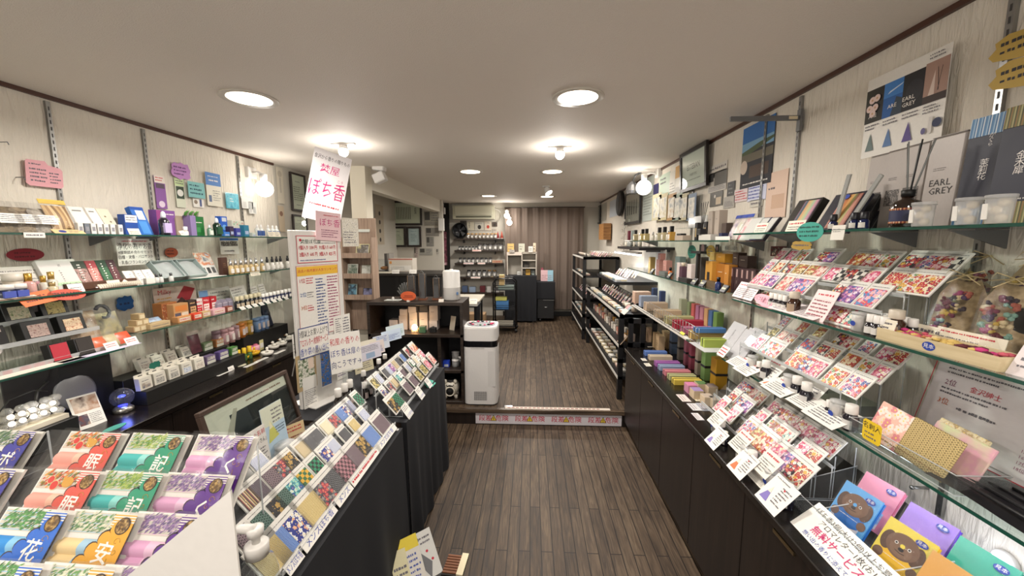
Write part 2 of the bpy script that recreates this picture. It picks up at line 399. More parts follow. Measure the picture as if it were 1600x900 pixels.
struct(B().box(-1.74,3.676,UP,-1.592,3.83,ZC,plaster('pillar_paint','#ddd6c4',90,.08)),'wall_pillar')
struct(B().box(-1.7,3.83,2.111,-1.592,6.7,ZC,plaster('beam_paint','#d3cdbf',90,.08)),'wall_beam')
TRIM = M('#4a2a1c',.4)
struct(B().box(RW-.014,Y0,ZC-.02,RW,YB,ZC,TRIM),'trim_3')
struct(B().box(LW,Y0,ZC-.02,LW+.014,3.5,ZC,TRIM),'trim_4')
struct(B().box(-1.53,YB-.05,2.227,RW,YB,ZC,PLAIN),'trim_5')
struct(B().box(-.55,YB-.012,UP,1.30,YB,UP+.09,BLACK),'baseboard_back')

# slotted shelf uprights on both long walls
def upright(label,side,y,z0=.72,z1=ZC-.03):
    b = B();b.box(-.009,0,z0,.009,.012,z1,STEEL)
    z = z0+.02
    while z < z1-.03:
        b.quad(-.003,z,.003,z+.018,-.0005,SLOT);z += .032
    o = b.obj('slotted_upright');place(o,(RW-.012 if side == 'R' else LW+.012,y,0),FACE_L if side == 'R' else FACE_R)
    return tag(o,label,'shelf upright',None)
for side,y,l in (('L',1.847,'steel slotted upright on the wall above the pink cloud-shaped price card'),('L',2.313,'steel slotted upright on the wall just before the purple hanging card'),
                   ('L',3.066,'steel slotted upright carrying the glowing round bulb'),('R',1.174,'steel slotted upright beside the gold cloud signs'),
                   ('R',1.990,'steel slotted upright holding the empty shelf bracket near the ceiling'),('R',2.259,'steel slotted upright beside the blue sky and house poster'),
                   ('R',3.183,'steel slotted upright behind the reed diffuser boxes')):
    upright(l,side,y)
# empty bracket near the ceiling
b = B();b.box(-.006,-.33,0,.006,0,.022,GREYM).box(-.012,-.012,-.05,.012,0,.05,GREYM);b.box(-.007,-.06,.004,.007,-.02,.018,M('#d8c8a8'))
tag(place(b.obj('shelf_bracket'),(RW-.014,1.97,2.17),FACE_L),'empty grey shelf bracket sticking out just under the ceiling','bracket')

# ------------------------------------------------------------------ counters
def counter_unit(label,w,d,loc,rz):
    t = thing('counter_cabinet',label,'cabinet',loc,rz)
    d -= .03;B().box(-w/2,.02,.06,w/2,d,.665,BWOOD).box(-w/2,.035,0,w/2,d,.06,BLACK).obj('body',t)
    for s in (-1,1):
        dr = B().box(-w/4+.0015,0,0,w/4-.0015,.018,.6,BWOOD,.002).obj('door',t);dr.location = (s*w/4,0,.062)
        B().box(-.05,-.006,.585,.05,.002,.598,M('#8a7a5c',.25,.9)).obj('handle',dr)
    return t
def worktop(label,w,d,loc,rz,m=BTOP):
    return tag(place(B().box(-w/2,-.012,0,w/2,d,.03,m,.003).obj('worktop'),loc,rz),label,'worktop')
RC,LC = .805,-1.97
for k,l in enumerate(('black wood counter cabinet ending at the floor step','black wood counter cabinet second from the floor step','black wood counter cabinet under the flower sachets','black wood counter cabinet under the coloured puppy letters')):
    counter_unit(l,.9,RW-RC,(RC,2.715-.9*k,0),FACE_L)
worktop('long black wood worktop under the flower sachet racks',3.62,RW-RC,(RC,1.37,.67),FACE_L)
for k,l in enumerate(('black wood wall cabinet under the yellow duck dishes','black wood wall cabinet under the white soap boxes','black wood wall cabinet under the glowing ice lamp')):
    counter_unit(l,1.15,LC-LW,(LC,3.05-1.15*k,0),FACE_R)
worktop('long black worktop along the wall under the soap boxes and duck dishes',3.5,LC-LW,(LC,1.92,.67),FACE_R)

# ------------------------------------------------------------------ glass shelves on the long walls
def glass_shelf(label,side,xf,y0,y1,z):
    X = RW if side == 'R' else LW;w = y1-y0;d = abs(X-xf)-.014
    t = thing('glass_shelf',label,'shelf',(xf,(y0+y1)/2,z),FACE_L if side == 'R' else FACE_R)
    B().box(-w/2,.002,-.008,w/2,d,0,GLASS).obj('pane',t)
    e = B().box(-w/2,-.0005,-.008,w/2,.002,0,GEDGE).obj('edge',t);e['label'] = 'dark green front edge'
    for u in (-w/2+.12,w/2-.12):
        b = B().add([(u-.003,.1,-.009),(u-.003,d,-.009),(u-.003,d,-.06),(u+.003,.1,-.009),(u+.003,d,-.009),(u+.003,d,-.06)],[(0,1,2),(3,5,4),(0,3,4,1),(1,4,5,2),(0,2,5,3)],GREYM)
        b.obj('bracket',t)
    return t
ZG3,ZG2,ZG1,ZL3,ZL2,ZL1A,ZL1B,ZCT = 1.636,1.319,.999,1.640,1.369,1.068,1.112,.70  # shelf levels, fronts and ends scaled about the camera; counter level kept
ZM1,ZM2,ZM3 = 1.602,1.318,1.008
glass_shelf('glass top shelf carrying the navy boxes and wooden balls','R',1.031,0.314,1.224,ZG3)
glass_shelf('glass top shelf carrying the leaning incense frames','R',1.031,1.228,2.017,ZG3)
glass_shelf('glass shelf carrying the potpourri bags and wooden tray','R',0.986,0.314,1.434,ZG2)
glass_shelf('glass shelf carrying the topmost flower sachet rack','R',0.986,1.439,1.901,ZG2)
glass_shelf('low glass shelf carrying the black purse and the clear card box','R',0.986,0.269,1.524,ZG1)
glass_shelf('low glass shelf carrying the middle flower sachet rack','R',0.986,1.529,1.959,ZG1)
glass_shelf('far glass top shelf lined with perfume bottles','R',1.031,2.062,4.079,ZM1)
glass_shelf('glass shelf carrying gold and brown incense boxes','R',1.031,2.125,4.124,ZM2)
glass_shelf('glass shelf carrying the coloured incense box stacks','R',0.941,2.143,3.362,ZM3)
glass_shelf('glass top shelf carrying the white boxes and clear bags','L',-2.107,0.762,2.062,ZL3)
glass_shelf('glass top shelf carrying the purple and green bath boxes','L',-2.107,2.067,3.452,ZL3)
glass_shelf('glass shelf carrying gold-capped bottles and the red cloud sign','L',-2.107,0.762,1.748,ZL2)
glass_shelf('glass shelf carrying silver-capped dropper bottles','L',-2.107,1.753,3.452,ZL2)
glass_shelf('low glass shelf carrying the black windowed gift boxes','L',-2.062,0.762,1.784,ZL1A)
glass_shelf('low glass shelf carrying the red candy boxes','L',-2.107,1.919,3.452,ZL1B)

# ------------------------------------------------------------------ lamps
def lamp(kind,loc,watts,size=.2,parent=None,spot=None):
    d = bpy.data.lights.new('light',kind);d.energy = watts;d.color = WARM
    if kind == 'AREA': d.shape = 'DISK';d.size = size;d.spread = R(165)
    elif kind == 'POINT': d.shadow_soft_size = size
    o = bpy.data.objects.new('light',d);COL.objects.link(o);o.location = loc
    if parent: o.parent = parent
    return o
GLOW = M('#fff3e2',.5,emit=5,var=0);GLOWB = M('#fff6ea',.5,emit=5,var=0)
def downlight(label,loc,r=.1):
    t = thing('downlight',label,'ceiling light',loc)
    B().lathe([(r,-.004),(r+.028,-.006),(r+.03,0)],M('#cfc9be',.4),28).obj('trim_ring',t)
    B().lathe([(0,-.003),(r*.9,-.003),(r,-.004)],GLOW,28).obj('diffuser',t)
    lamp('AREA',(0,0,-.02),LAMP['downlight'],r*2,t)
for px,py,l in ((390,154,'large round ceiling downlight nearest the wall with the pink cloud card'),(903,152,'large round ceiling downlight nearest the sky and house poster'),
                  (735,268,'round ceiling downlight in front of the air conditioner, nearer of two'),(863,268,'round ceiling downlight in front of the curtain, nearer of two'),
                  (763,306,'round ceiling downlight close to the air conditioner'),(855,307,'round ceiling downlight close to the curtain')):
    downlight(l,at(px,py,Z=ZC))
for x,l in ((-1.6,'round ceiling downlight over the towel packs'),(.3,'round ceiling downlight over the shop entrance')): downlight(l,(x,-.15,ZC))
def ceiling_spot(label,loc,r=.036):
    t = thing('ceiling_spotlight',label,'spotlight',loc)
    B().box(-.09,-.014,-.012,.09,.014,0,LAMPOFF,.003).obj('base_plate',t)
    B().lathe([(.03,-.04),(.026,-.012)],LAMPOFF).obj('socket',t)
    B().ball((0,0,-.06),r,GLOWB,16).obj('bulb',t)
    lamp('POINT',(0,0,-.14),LAMP['spot'],.05,t)
ceiling_spot('bare ceiling spotlight bulb above the tall pink and white banner',at(536,224,Z=ZC));ceiling_spot('bare ceiling spotlight bulb over the middle of the aisle',at(875,229,Z=ZC))
t = thing('ceiling_spotlight','small tilted ceiling spotlight between the two far downlights','spotlight',at(853,291,Z=ZC),R(-40))
B().lathe([(.05,-.01),(.05,0)],LAMPOFF).obj('base_plate',t)
b = B();b.T = Matrix.Translation((.02,0,-.05)) @ Matrix.Rotation(R(-35),4,'Y');b.lathe([(.055,-.05),(.03,.03),(0,.035)],LAMPOFF);b.obj('head',t)
b = B();b.T = Matrix.Translation((.02,0,-.05)) @ Matrix.Rotation(R(-35),4,'Y');b.lathe([(0,-.052),(.05,-.052)],GLOWB);b.obj('bulb',t)
def globe(label,loc,r,rz,watts,arm):
    t = thing('globe_lamp',label,'lamp',loc,rz)
    B().ball((0,0,0),r,GLOWB,20).obj('bulb',t)
    B().lathe([(.026,r*.85),(.03,r+.05),(.018,r+.06)],LAMPOFF).obj('socket',t)
    B().tube([(0,0,r+.05),(0,arm*.5,r+.07),(0,arm,r+.06)],.012,LAMPOFF).box(-.05,arm-.01,r+.02,.05,arm+.03,r+.11,LAMPOFF,.004).obj('wall_arm',t)
    lamp('POINT',(0,-r-.05,0),watts,r*.8,t)
globe('glowing round bulb on the wall at the end of the bath box shelf',at(413,295,X=-2.26),.068,FACE_R,LAMP['globe'],.1)
globe('glowing white globe bulb hanging beside the abacus-like frame',at(1006,293,X=1.14),.075,FACE_L,LAMP['globe'],.13)
t = thing('clip_lamp','unlit silver ribbed clip lamp next to the glowing globe','lamp',at(988,294,X=1.1),FACE_L)
B().lathe([(.02,.07),(.06,.03),(.07,-.03),(.062,-.06)],M('#b8bcc2',.15,.9),14,smooth=False).obj('shade',t)
B().tube([(0,0,.06),(.02,.02,.12),(.05,.05,.15)],.008,GREYM).box(-.05,.03,.14,.12,.06,.155,GREYM).obj('clamp_arm',t)
for px,py,l in ((792,337,'upper of two small glowing bulbs at the corner of the far curtain'),(796,348,'lower of two small glowing bulbs at the corner of the far curtain')):
    p = at(px,py,Y=7.2);t = thing('clip_spotlight',l,'lamp',p)
    B().ball((0,0,0),.052,GLOWB,14).obj('bulb',t);B().lathe([(.02,.04),(.045,.09),(.02,.11)],LAMPOFF).obj('socket',t)
    B().tube([(0,0,.1),(0,.14,.12),(0,.19,.1)],.01,GREYM).obj('arm',t);lamp('POINT',(0,-.1,0),LAMP['bulb'],.05,t)
# unlit white twin spotlight on the pillar
t = thing('twin_spotlight','unlit white twin spotlight with square heads beside the pillar','spotlight',at(593,250,Y=3.76))
B().box(-.05,-.03,.02,.05,.03,.05,LAMPOFF,.004).tube([(0,0,.03),(0,0,-.12)],.008,LAMPOFF).obj('mount',t)
for dz,a in ((-.06,.1),(-.17,-.4)):
    b = B();b.T = Matrix.Translation((0,-.01,dz)) @ Matrix.Rotation(a,4,'Y');b.box(-.055,-.05,-.045,.055,.05,.045,LAMPOFF,.008);b.obj('head',t)
# striplight under the dark shelf far along the long wall
p0,p1 = at(1000,399,X=1.06),at(962,391,X=1.06)
t = thing('striplight','lit white striplight under the dark far shelf','lamp',((p0.x+p1.x)/2,(p0.y+p1.y)/2,p0.z),FACE_L)
L = abs(p0.y-p1.y)/2
B().box(-L,-.02,.008,L,.02,.03,WPLAS).obj('housing',t);B().box(-L+.01,-.016,-.006,L-.01,.016,.008,M('#f4f8ff',.5,emit=8,var=0)).obj('tube',t)
o = lamp('AREA',(0,0,-.015),LAMP['tube'],.04,t);o.data.shape = 'RECTANGLE';o.data.size = 2*L;o.data.size_y = .05;o.data.color = (.9,.95,1)
# LED bar under the low glass shelf by the black purse
t = thing('led_bar','slim LED bar shining under the low glass shelf near the black purse','lamp',(1.1,.76,ZG1-.03),FACE_L)
B().box(-.5,-.012,0,.5,.012,.012,WPLAS).obj('housing',t);B().box(-.49,-.009,-.004,.49,.009,0,M('#eef2ff',.5,emit=3,var=0)).obj('diffuser',t)
o = lamp('AREA',(0,0,-.012),1.3,.04,t);o.data.shape = 'RECTANGLE';o.data.size = 1.0;o.data.size_y = .03;o.data.color = (.85,.9,1)
# ------------------------------------------------------------------ goods, one builder per kind
FL = dict(
 r=('red',floral('p_red','#b3202e',['#f4ece4','#f0b8c2','#d9a441','#f4ece4'])),p=('pink',floral('p_pink','#d5527e',['#fbeef2','#f6b6cc','#c62a5c','#fbeef2'])),
 m=('many-coloured',floral('p_multi','#efe6de',['#c8283c','#3558a8','#d77aa2','#d8a030','#8a4a9c'],s=85)),n=('navy',floral('p_navy','#24316e',['#f0eee8','#c83048','#d9a441','#7a8ccc'])),
 w=('white',floral('p_white','#ece6dc',['#c8283c','#d9a441','#5e8a5a','#b3202e'],s=80)),o=('orange',floral('p_orange','#c4632e',['#f6e6c8','#b3202e','#e8b45a'])),
 v=('purple',floral('p_purple','#6c3f8c',['#f0dcf0','#b86ab8','#3558a8','#d98ab0'])),k=('black',floral('p_black','#1d1a20',['#c8283c','#f0ece4','#d9a441','#c05070'])),
 g=('gold',floral('p_gold','#a98a4a',['#f2e4b8','#b3202e','#7a5a2a','#d8c07a'],s=95)),b=('sky blue',floral('p_blue','#4a88c4',['#f4b8c8','#d8405c','#f4ece4','#d8405c'],s=60)),
 s=('salmon',floral('p_salmon','#d98a86',['#f8e4dc','#c84858','#f0c8b0'])),e=('olive',floral('p_olive','#4a4a2c',['#b8a860','#d8c88a','#7a6a3a'])),
 f=('crimson',floral('p_crim','#f0e2c0',['#c01c34','#c01c34','#e0a040','#8a1c3c'],s=70)),h=('rose',floral('p_rose','#c02858',['#f4c8d8','#e86a94','#f0e0c0'],s=90)),
 c=('checkered',checks('p_chk','#ebe6dc','#1c1a1e',60)),t=('teal',floral('p_teal','#3a8a84',['#f0ece0','#d8405c','#c8d8c0'])),
 # subdued prints
 G=('dark green wave',rings('m_green','#183a34','#6f9284')),P=('plum wave',rings('m_plum','#4c3c44','#a48c94')),K=('charcoal wave',rings('m_char','#232326','#85858a')),
 D=('gold lattice',rings('m_gold','#b09048','#ead9a0',130,14)),E=('blue lattice',rings('m_blue','#2f57a8','#88a8dc',130,14)),Q=('green checked',checks('m_gchk','#17201c','#1f8a60',90)),
 X=('wine checked',checks('m_wchk','#4e3038','#b07a84',90)),Y=('cubed',checks('m_ychk','#e0b030','#2e6a3c',80)),L=('gold crest',floral('m_lack','#161418',['#b8944a','#161418','#161418'],'#b8944a',60)),
 B=('beige lattice',rings('m_beige','#b8a076','#e4d4ae',150,14)),C=('cream wave',rings('m_cream','#e6d6ae','#fbf4e0',90)),W=('pale lattice',rings('m_bwh','#f0f0f0','#3a62b0',100,16)),
 S=('blue striped',stripes('m_bst',['#f0f0f0','#30489c','#c8ccd8','#22306e'],330)),V=('purple wave',rings('m_purp','#3a3038','#7c6a78',60,26)),N=('navy blossom',floral('m_nav','#26348c',['#f0eee8','#26348c','#e8b090'])),
 T=('teal blossom',floral('m_teal','#1f7a8c',['#8ad0c8','#2a4a9c','#d0e8e0'])),J=('ashen',floral('m_gred','#3c3a40',['#c84858','#8a8890','#5a5860'])),A=('many-striped',stripes('m_stk',['#6a4a3a','#c8a870','#2a2a2e','#8a3a3a','#d8c8a0'],300)))
ROW = {}
def packet(label,pats,w,h):
    t = thing('sachet_packet',label,'sachet')
    B().box(-w/2,0,0,w/2,.004,h,CARD).lines(-w*.4,h*.85,w*.4,h*.9,1,INK,-.0004,seed=len(pats)).obj('card',t)
    n = len(pats);gap = .001;pw = (w-.013-gap*(n-1))/n
    for i,c in enumerate(pats):
        o = B().box(-pw/2,-.003,0,pw/2,-.0004,h*.7,FL[c][1]).obj('paper_print',t)
        o.location = (-w/2+.0065+pw/2+i*(pw+gap),0,.006)
        if n > 1: o['label'] = FL[c][0]+' print'
    B().add([(-w/2-.003,-.0062,-.002),(w/2+.003,-.0062,-.002),(w/2+.003,-.0062,h+.004),(-w/2-.003,-.0062,h+.004)],[(0,1,2,3)],FILM).obj('sleeve',t)
    return t
ORD = ['first','second','third','fourth','fifth','sixth','seventh','eighth','ninth','tenth','eleventh','twelfth','thirteenth']
def packets(side,rack,rowname,X,tilt,items,group,w1=.068,h=.088,zfix=None):
    """items: (px, py, prints); listed from the near end or as seen, counted from the camera."""
    pts = []
    for px,py,pats in items:
        p = at(px,py,X=X);pts.append((p.y,p.z,pats))
    z = sum(p[1] for p in pts)/len(pts) if zfix is None else zfix
    for i,(y,zz,pats) in enumerate(sorted(pts)):
        big = pats[0] == '*';q = pats.lstrip('*');n = len(q)
        w = w1 if n == 1 else w1*.92*n
        hh = h*1.12 if big else h
        if big and n == 1: w = w1*1.25
        q2 = min(w,w1*2.2)
        sgn = 1 if side == 'R' else -1
        loc = Vector((X-sgn*math.sin(tilt)*hh/2,y,z-math.cos(tilt)*hh/2))
        lab = (' and '.join(FL[c][0] for c in q) if n < 3 else 'three-print')+f' sachet, {ORD[i]} from near end, {rowname} row, {rack}'
        ROW[('pk',q,round(q2,3),round(hh,3))] = 1
        stand(('pk',q,round(q2,3),round(hh,3)),lambda l,q=q,a=q2,c=hh: packet(l,q,a,c),lab,loc,FACE_L if side == 'R' else FACE_R,tilt,0,group)
def rack(label,side,xs,zs,y0,y1,tilt,h,zbase,lip=.03):
    """Stepped clear acrylic stand: one sloping rest for each row, side cheeks and a front lip."""
    X0 = xs[0];w = y1-y0;sgn = 1 if side == 'R' else -1
    t = thing('acrylic_rack',label,'display stand',(X0,(y0+y1)/2,zbase),FACE_L if side == 'R' else FACE_R)
    for k,(x,z) in enumerate(zip(xs,zs)):
        dy = abs(x-X0);zc = z-zbase;s,c = math.sin(tilt)*h/2,math.cos(tilt)*h/2
        a = (dy-s+.006,zc-c-.004);e = (dy+s+.006,zc+c-.004)
        b = B()
        b.add([(-w/2,a[0],a[1]),(w/2,a[0],a[1]),(w/2,e[0],e[1]),(-w/2,e[0],e[1])],[(0,1,2,3)],ACRYL)
        b.box(-w/2,a[0]-.014,a[1]-.006,w/2,a[0],a[1]-.003,ACEDGE).box(-w/2,a[0]-.015,a[1]-.006,w/2,a[0]-.012,a[1]+.006,ACEDGE)
        b.obj('rest',t)
        for u in (-w/2,w/2): B().tube([(u,a[0]-.012,a[1]),(u,a[0]-.012,0.003),(u,e[0],0.003),(u,e[0],e[1])],.0022,ACEDGE,4).obj('cheek',t)
    return t
def bottle(label,r=.015,h=.062,body='#1b1614',cap='#e8e4de',lab='#e4e0da',caph=.28,spot=None,neck=.62):
    t = thing('oil_bottle',label,'bottle');hb = h*(1-caph)
    B().lathe([(r*.94,0),(r,.002),(r,hb*.82),(r*neck,hb*.97),(r*neck,hb)],M(body,.12,coat=.5),14).obj('body',t)
    B().lathe([(r*neck*1.25,hb*.99),(r*neck*1.32,hb+.002),(r*neck*1.28,h*.985),(r*neck*1.1,h),(0,h)],M(cap,.4),14).obj('cap',t)
    b = B();vs = [];n = 10
    for k in range(n+1): a = R(-150+120*k/n);vs += [((r+.0006)*math.cos(a),(r+.0006)*math.sin(a),hb*.14),((r+.0006)*math.cos(a),(r+.0006)*math.sin(a),hb*.66)]
    b.add(vs,[(2*k,2*k+2,2*k+3,2*k+1) for k in range(n)],M(lab,.5),True)
    b.obj('paper_label',t)
    if spot:
        B().lathe([(r*1.02,hb*.3),(r*1.02,hb*.55)],M(spot,.5),14).obj('band',t)
    return t
def put_bottle(key,label,px,py,Z,rz=0,group=None,**kw):
    return stand(('bt',key),lambda l: bottle(l,**kw),label,at(px,py,Z=Z),rz,group=group)
def carton(name,label,cat,loc,w,d,h,col,rz=0,ops=(),tilt=0,group=None,top=None,bev=.0012,lidtop=None):
    """Printed box standing on its base: walls with print, and its lid or flap as a part."""
    m = M(col) if isinstance(col,str) else col
    t = thing(name,label,cat,loc,rz,group,tilt)
    draw(B().box(-w/2,0,0,w/2,d,h,m,bev),ops,w,h).obj('body',t)
    tm = M(top) if isinstance(top,str) else (top or m)
    B().box(-w/2+.0008,.0008,h,w/2-.0008,d-.0008,h+.0012,tm).obj('lid_flap',t)
    return t
def pouch(name,label,cat,loc,w,h,rz,fill,ops=(),tilt=R(20),header=CARD,group=None,fat=.012):
    """Flat clear bag with its contents and a paper header."""
    t = thing(name,label,cat,loc,rz,group,tilt)
    B().grid(lambda u,v: ((u-.5)*w*.86,-fat*math.sin(math.pi*u)*math.sin(math.pi*v)-.001,.004+v*h*.8),6,6,fill).obj('contents',t)
    B().grid(lambda u,v: ((u-.5)*w,-(fat+.003)*math.sin(math.pi*u)**.5*math.sin(math.pi*min(1,v*1.1))**.5-.003,v*h),8,8,FILM).obj('bag',t)
    if header: draw(B().box(-w*.46,-.006,h*.86,w*.46,-.004,h*.99,header),[],w,h).obj('header_card',t)
    return t
def tagcard(label,loc,w,h,rz,tilt,ops,col=CARD,roll=0,group=None): return sheet('price_card',label,'price card',loc,w,h,rz,ops,tilt,roll,col,.001,group)
TXT = lambda c=INK,n=4: [('l',.1,.12,.9,.62,n,c)]
def info_card(main,c2=RED): return [('l',.1,.74,.9,.92,1,c2),('l',.1,.1,.9,.64,5,INK)]
def pyramid_ops(c): return [('l',.08,.86,.92,.94,1,INK),('p',[(.1,.12),(.44,.12),(.27,.6)],c),('p',[(.2,.4),(.34,.4),(.27,.6)],M('#e6dfc8')),('l',.52,.2,.92,.8,6,INK),('c',.62,.72,.03,RED)]
def picture_frame(name,label,loc,w,h,rz,fcol,ops,bar=.018,tilt=0,mat=CARD,depth=.02,cat='framed picture',glass=True,roll=0):
    t = thing(name,label,cat,loc,rz,None,tilt,roll);fm = M(fcol,.35) if isinstance(fcol,str) else fcol
    b = B()
    for x0,z0,x1,z1 in ((-w/2,0,w/2,bar),(-w/2,h-bar,w/2,h),(-w/2,bar,-w/2+bar,h-bar),(w/2-bar,bar,w/2,h-bar)): b.box(x0,-depth,z0,x1,0,z1,fm,.002)
    b.obj('frame',t)
    b = B();b.box(-w/2+bar,-.008,bar,w/2-bar,-.002,h-bar,mat);b.T = Matrix.Translation((0,-.008,bar));draw(b,ops,w-2*bar,h-2*bar);b.obj('print',t)
    if glass: B().quad(-w/2+bar,bar,w/2-bar,h-bar,-.013,GLASS).obj('glass',t)
    return t
def jar(label,r,h,body,lid,lab=CARD,lidh=.2):
    t = thing('glass_jar',label,'jar')
    B().lathe([(r*.9,0),(r,.004),(r,h*.72),(r*.86,h*.8)],body,12).obj('body',t)
    B().lathe([(r*.92,h*.79),(r*.94,h*.98),(r*.9,h),(0,h)],lid,12).obj('lid',t)
    B().box(-r*.55,-r-.0016,h*.2,r*.55,-r*.8,h*.55,lab).obj('paper_label',t)
    return t
def frustum(b,x0,y0,x1,y1,z0,z1,k,m):
    cx,cy = (x0+x1)/2,(y0+y1)/2
    vs = [(x0,y0,z0),(x1,y0,z0),(x1,y1,z0),(x0,y1,z0)]+[(cx+(x-cx)*k,cy+(y-cy)*k,z1) for x,y in ((x0,y0),(x1,y0),(x1,y1),(x0,y1))]
    return b.add(vs,[(3,2,1,0),(4,5,6,7),(0,1,5,4),(1,2,6,5),(2,3,7,6),(3,0,4,7)],m)
# ------------------------------------------------------------------ the two black-clothed display tables
CLOTH = M('#14151a',.85)
XF = -.62
def clothed_table(label,clabel,y0,y1):
    w = y1-y0;t = thing('display_table',label,'table',(XF-.005,(y0+y1)/2,0),FACE_R)
    B().box(-w/2,.01,.69,w/2,.72,.715,DBROWN).obj('tabletop',t)
    for u in (-w/2+.03,w/2-.03):
        for v in (.04,.68): B().box(u-.02,v-.02,0,u+.02,v+.02,.69,DBROWN).obj('leg',t)
    c = B();n = 60;q = random.Random(int(y0*100))
    ph = [q.uniform(0,6) for _ in range(4)]
    def drape(u,v):
        amp = .012*v;y = -.012-amp*(math.sin(u*23+ph[0])+.6*math.sin(u*41+ph[1])+.4*math.sin(u*9+ph[2]))-.015*v
        return ((u-.5)*(w-.005),y,.7175-v*.705)
    c.grid(drape,n,10,CLOTH)
    c.grid(lambda u,v: (w/2-.003+.006*math.sin(v*17+u*3)*u,-.012+v*.73,.7175-u*.705),8,30,CLOTH)
    c.grid(lambda u,v: (-w/2+.003,-.012+v*.73,.7175-u*.705),4,10,CLOTH)
    c.box(-w/2,-.012,.7155,w/2,.73,.7185,CLOTH)
    o = c.obj('tablecloth');place(o,(XF,(y0+y1)/2,0),FACE_R);tag(o,clabel,'tablecloth')
clothed_table('dark wood display table under the blue printed sachets','black cloth hanging in folds over the near sachet table',.3,1.69)
clothed_table('dark wood display table beside the floor step','black cloth hanging over the table beside the step',1.745,2.57)
TT = .7185
A = R(40)
# near rack: three rows of sachets in subdued prints
XS = [-.68,-.745,-.812]
rack('long stepped acrylic rack of subdued-print sachets on the near table','L',XS,[.787,.826,.868],.86,1.685,A,.1,TT)
G1_ = 'sachets on the near black table'
packets('L','near table rack','front',XS[0],A,[(421,866,'*D'),(449.6,831,'*EN'),(484,787,'*D'),(513,761,'*JK'),(536,727,'*X'),(559,704,'*PL'),(577,675,'*E'),(594,663,'*P')],G1_,.082,.092)
packets('L','near table rack','middle',XS[1],A,[(384,842,'P'),(409,813,'G'),(432,793,'L'),(452.5,770,'GT'),(475.6,741,'Y'),(493,724,'Q'),(516,703.6,'NW'),(539,677.6,'K'),(553.6,666,'D'),(569,651,'W')],G1_,.062,.084)
packets('L','near table rack','back',XS[2],A,[(389,793,'A'),(403.4,761,'V'),(432,738,'PJ'),(452.5,721,'L'),(472.7,697.8,'B'),(488.6,680.5,'KK'),(510,666,'C'),(522,657,'J'),(537,645,'EN'),(546,633,'S'),(559,620,'Q')],G1_,.06,.084)
packets('L','the towels','loose',-.9,A,[(404,722,'W')],None,.07,.07)
# paper strips along the rack's front lip
for i,(a,c,txt,col) in enumerate((((450,897),(473,866),'メンズぽち香',BLUE),((476,860),(525,797),'メンズぽち香',BLUE),((528,790),(550,763),'メンズ',BLUE),((551,757),(594,698),'',RED),((590,694),(618,660),'メンズぽち香',BLUE))):
    p,q = at(*a,X=-.632),at(*c,X=-.632);w = q.y-p.y
    ops = [('t',txt,.5,.22,.55,col)] if txt else [('l',.03,.2,.97,.8,1,RED)]
    sheet('shelf_label',('white label strip with blue hand lettering nearest the pump bottle','long white strip lettered in blue under the blue lattice sachets','short white strip with three blue characters','white strip of small red print on the rack edge','white strip lettered in blue at the far corner of the rack')[i],'label strip',(-.625,(p.y+q.y)/2,TT+.012),w,.032,FACE_R,ops,R(38))
# push pins that hold the cloth
for px,py,l in ((618,672,'at the far corner of the near table'),(576,735,'under the wine checked sachet'),(531,800,'under the three-character strip'),(489,893,'nearest the pump bottle')):
    p = at(px,py,X=-.634);b = B().lathe([(0,0),(.006,0),(.0045,.006),(.007,.014),(0,.015)],WPLAS,10)
    o = b.obj('push_pin');o.matrix_basis = Matrix.Translation((-.634,p.y,p.z)) @ Matrix.Rotation(R(90),4,'Y');tag(o,'white push pin in the black cloth '+l,'push pin')
# far rack on the second table
rack('stepped acrylic rack of sachets on the table beside the step','L',XS,[.79,.83,.87],1.8,2.55,A,.09,TT)
G2_ = 'sachets on the table beside the step'
packets('L','far table rack','front',XS[0],A,[(617,633,'*LQ'),(636,600,'P'),(645,591,'P'),(653,583,'e'),(660.5,577,'e'),(667,568,'h'),(674,561,'s')],G2_,.075,.09)
packets('L','far table rack','middle',XS[1],A,[(601,614,'N'),(609.5,606,'J'),(616,598,'B'),(623,591,'T'),(630.5,582,'P'),(638,575.5,'W'),(644,567,'Q'),(650,561,'C'),(657.5,553,'rp')],G2_,.056,.078)
packets('L','far table rack','back',XS[2],A,[(584,597,'e'),(592,591,'W'),(602,584,'K'),(609,577,'Wv'),(616.5,569,'B'),(621.5,564,'K'),(628.5,557,'E'),(637,550,'J'),(645.5,541,'so')],G2_,.054,.078)
# white cards hanging from the far rack's edge
for px,py,w,h,l in ((641,640,.075,.075,'nearest of the three white price cards hanging off the far table rack'),(660,612,.07,.07,'middle one of the three white price cards hanging off the far table rack'),(672.5,595.5,.065,.062,'white price card beside the teal tag at the table end')):
    p = at(px,py,X=-.612);tagcard(l,(-.606,p.y,p.z-.035),w,h,FACE_R,R(35),[('l',.1,.55,.9,.9,3,INK),('t','メンズぽち香',.5,.14,.17,BLUE)])
for px,py,l in ((628.5,583,'small blank price tab in front of the plum sachet'),(648,565,'small blank price tab beside the olive sachets'),(655,558.5,'small blank price tab before the rose sachet'),(662,557,'small blank price tab behind the salmon sachet'),(680,568,'small white price tab at the end of the table')):
    p = at(px,py,X=-.655);tagcard(l,(-.655,p.y,p.z-.02),.036,.036,FACE_R,R(40),[('l',.1,.2,.9,.8,2,INK)])
p = at(677,581,X=-.6);sheet('sign','teal cloud-shaped sign at the end of the table beside the step','sign',(-.6,p.y,.71),.12,.055,FACE_R,[('l',.15,.2,.85,.8,3,M('#0f4a44'))],R(60),R(8),M('#3fa893'),outline=CLOUD)

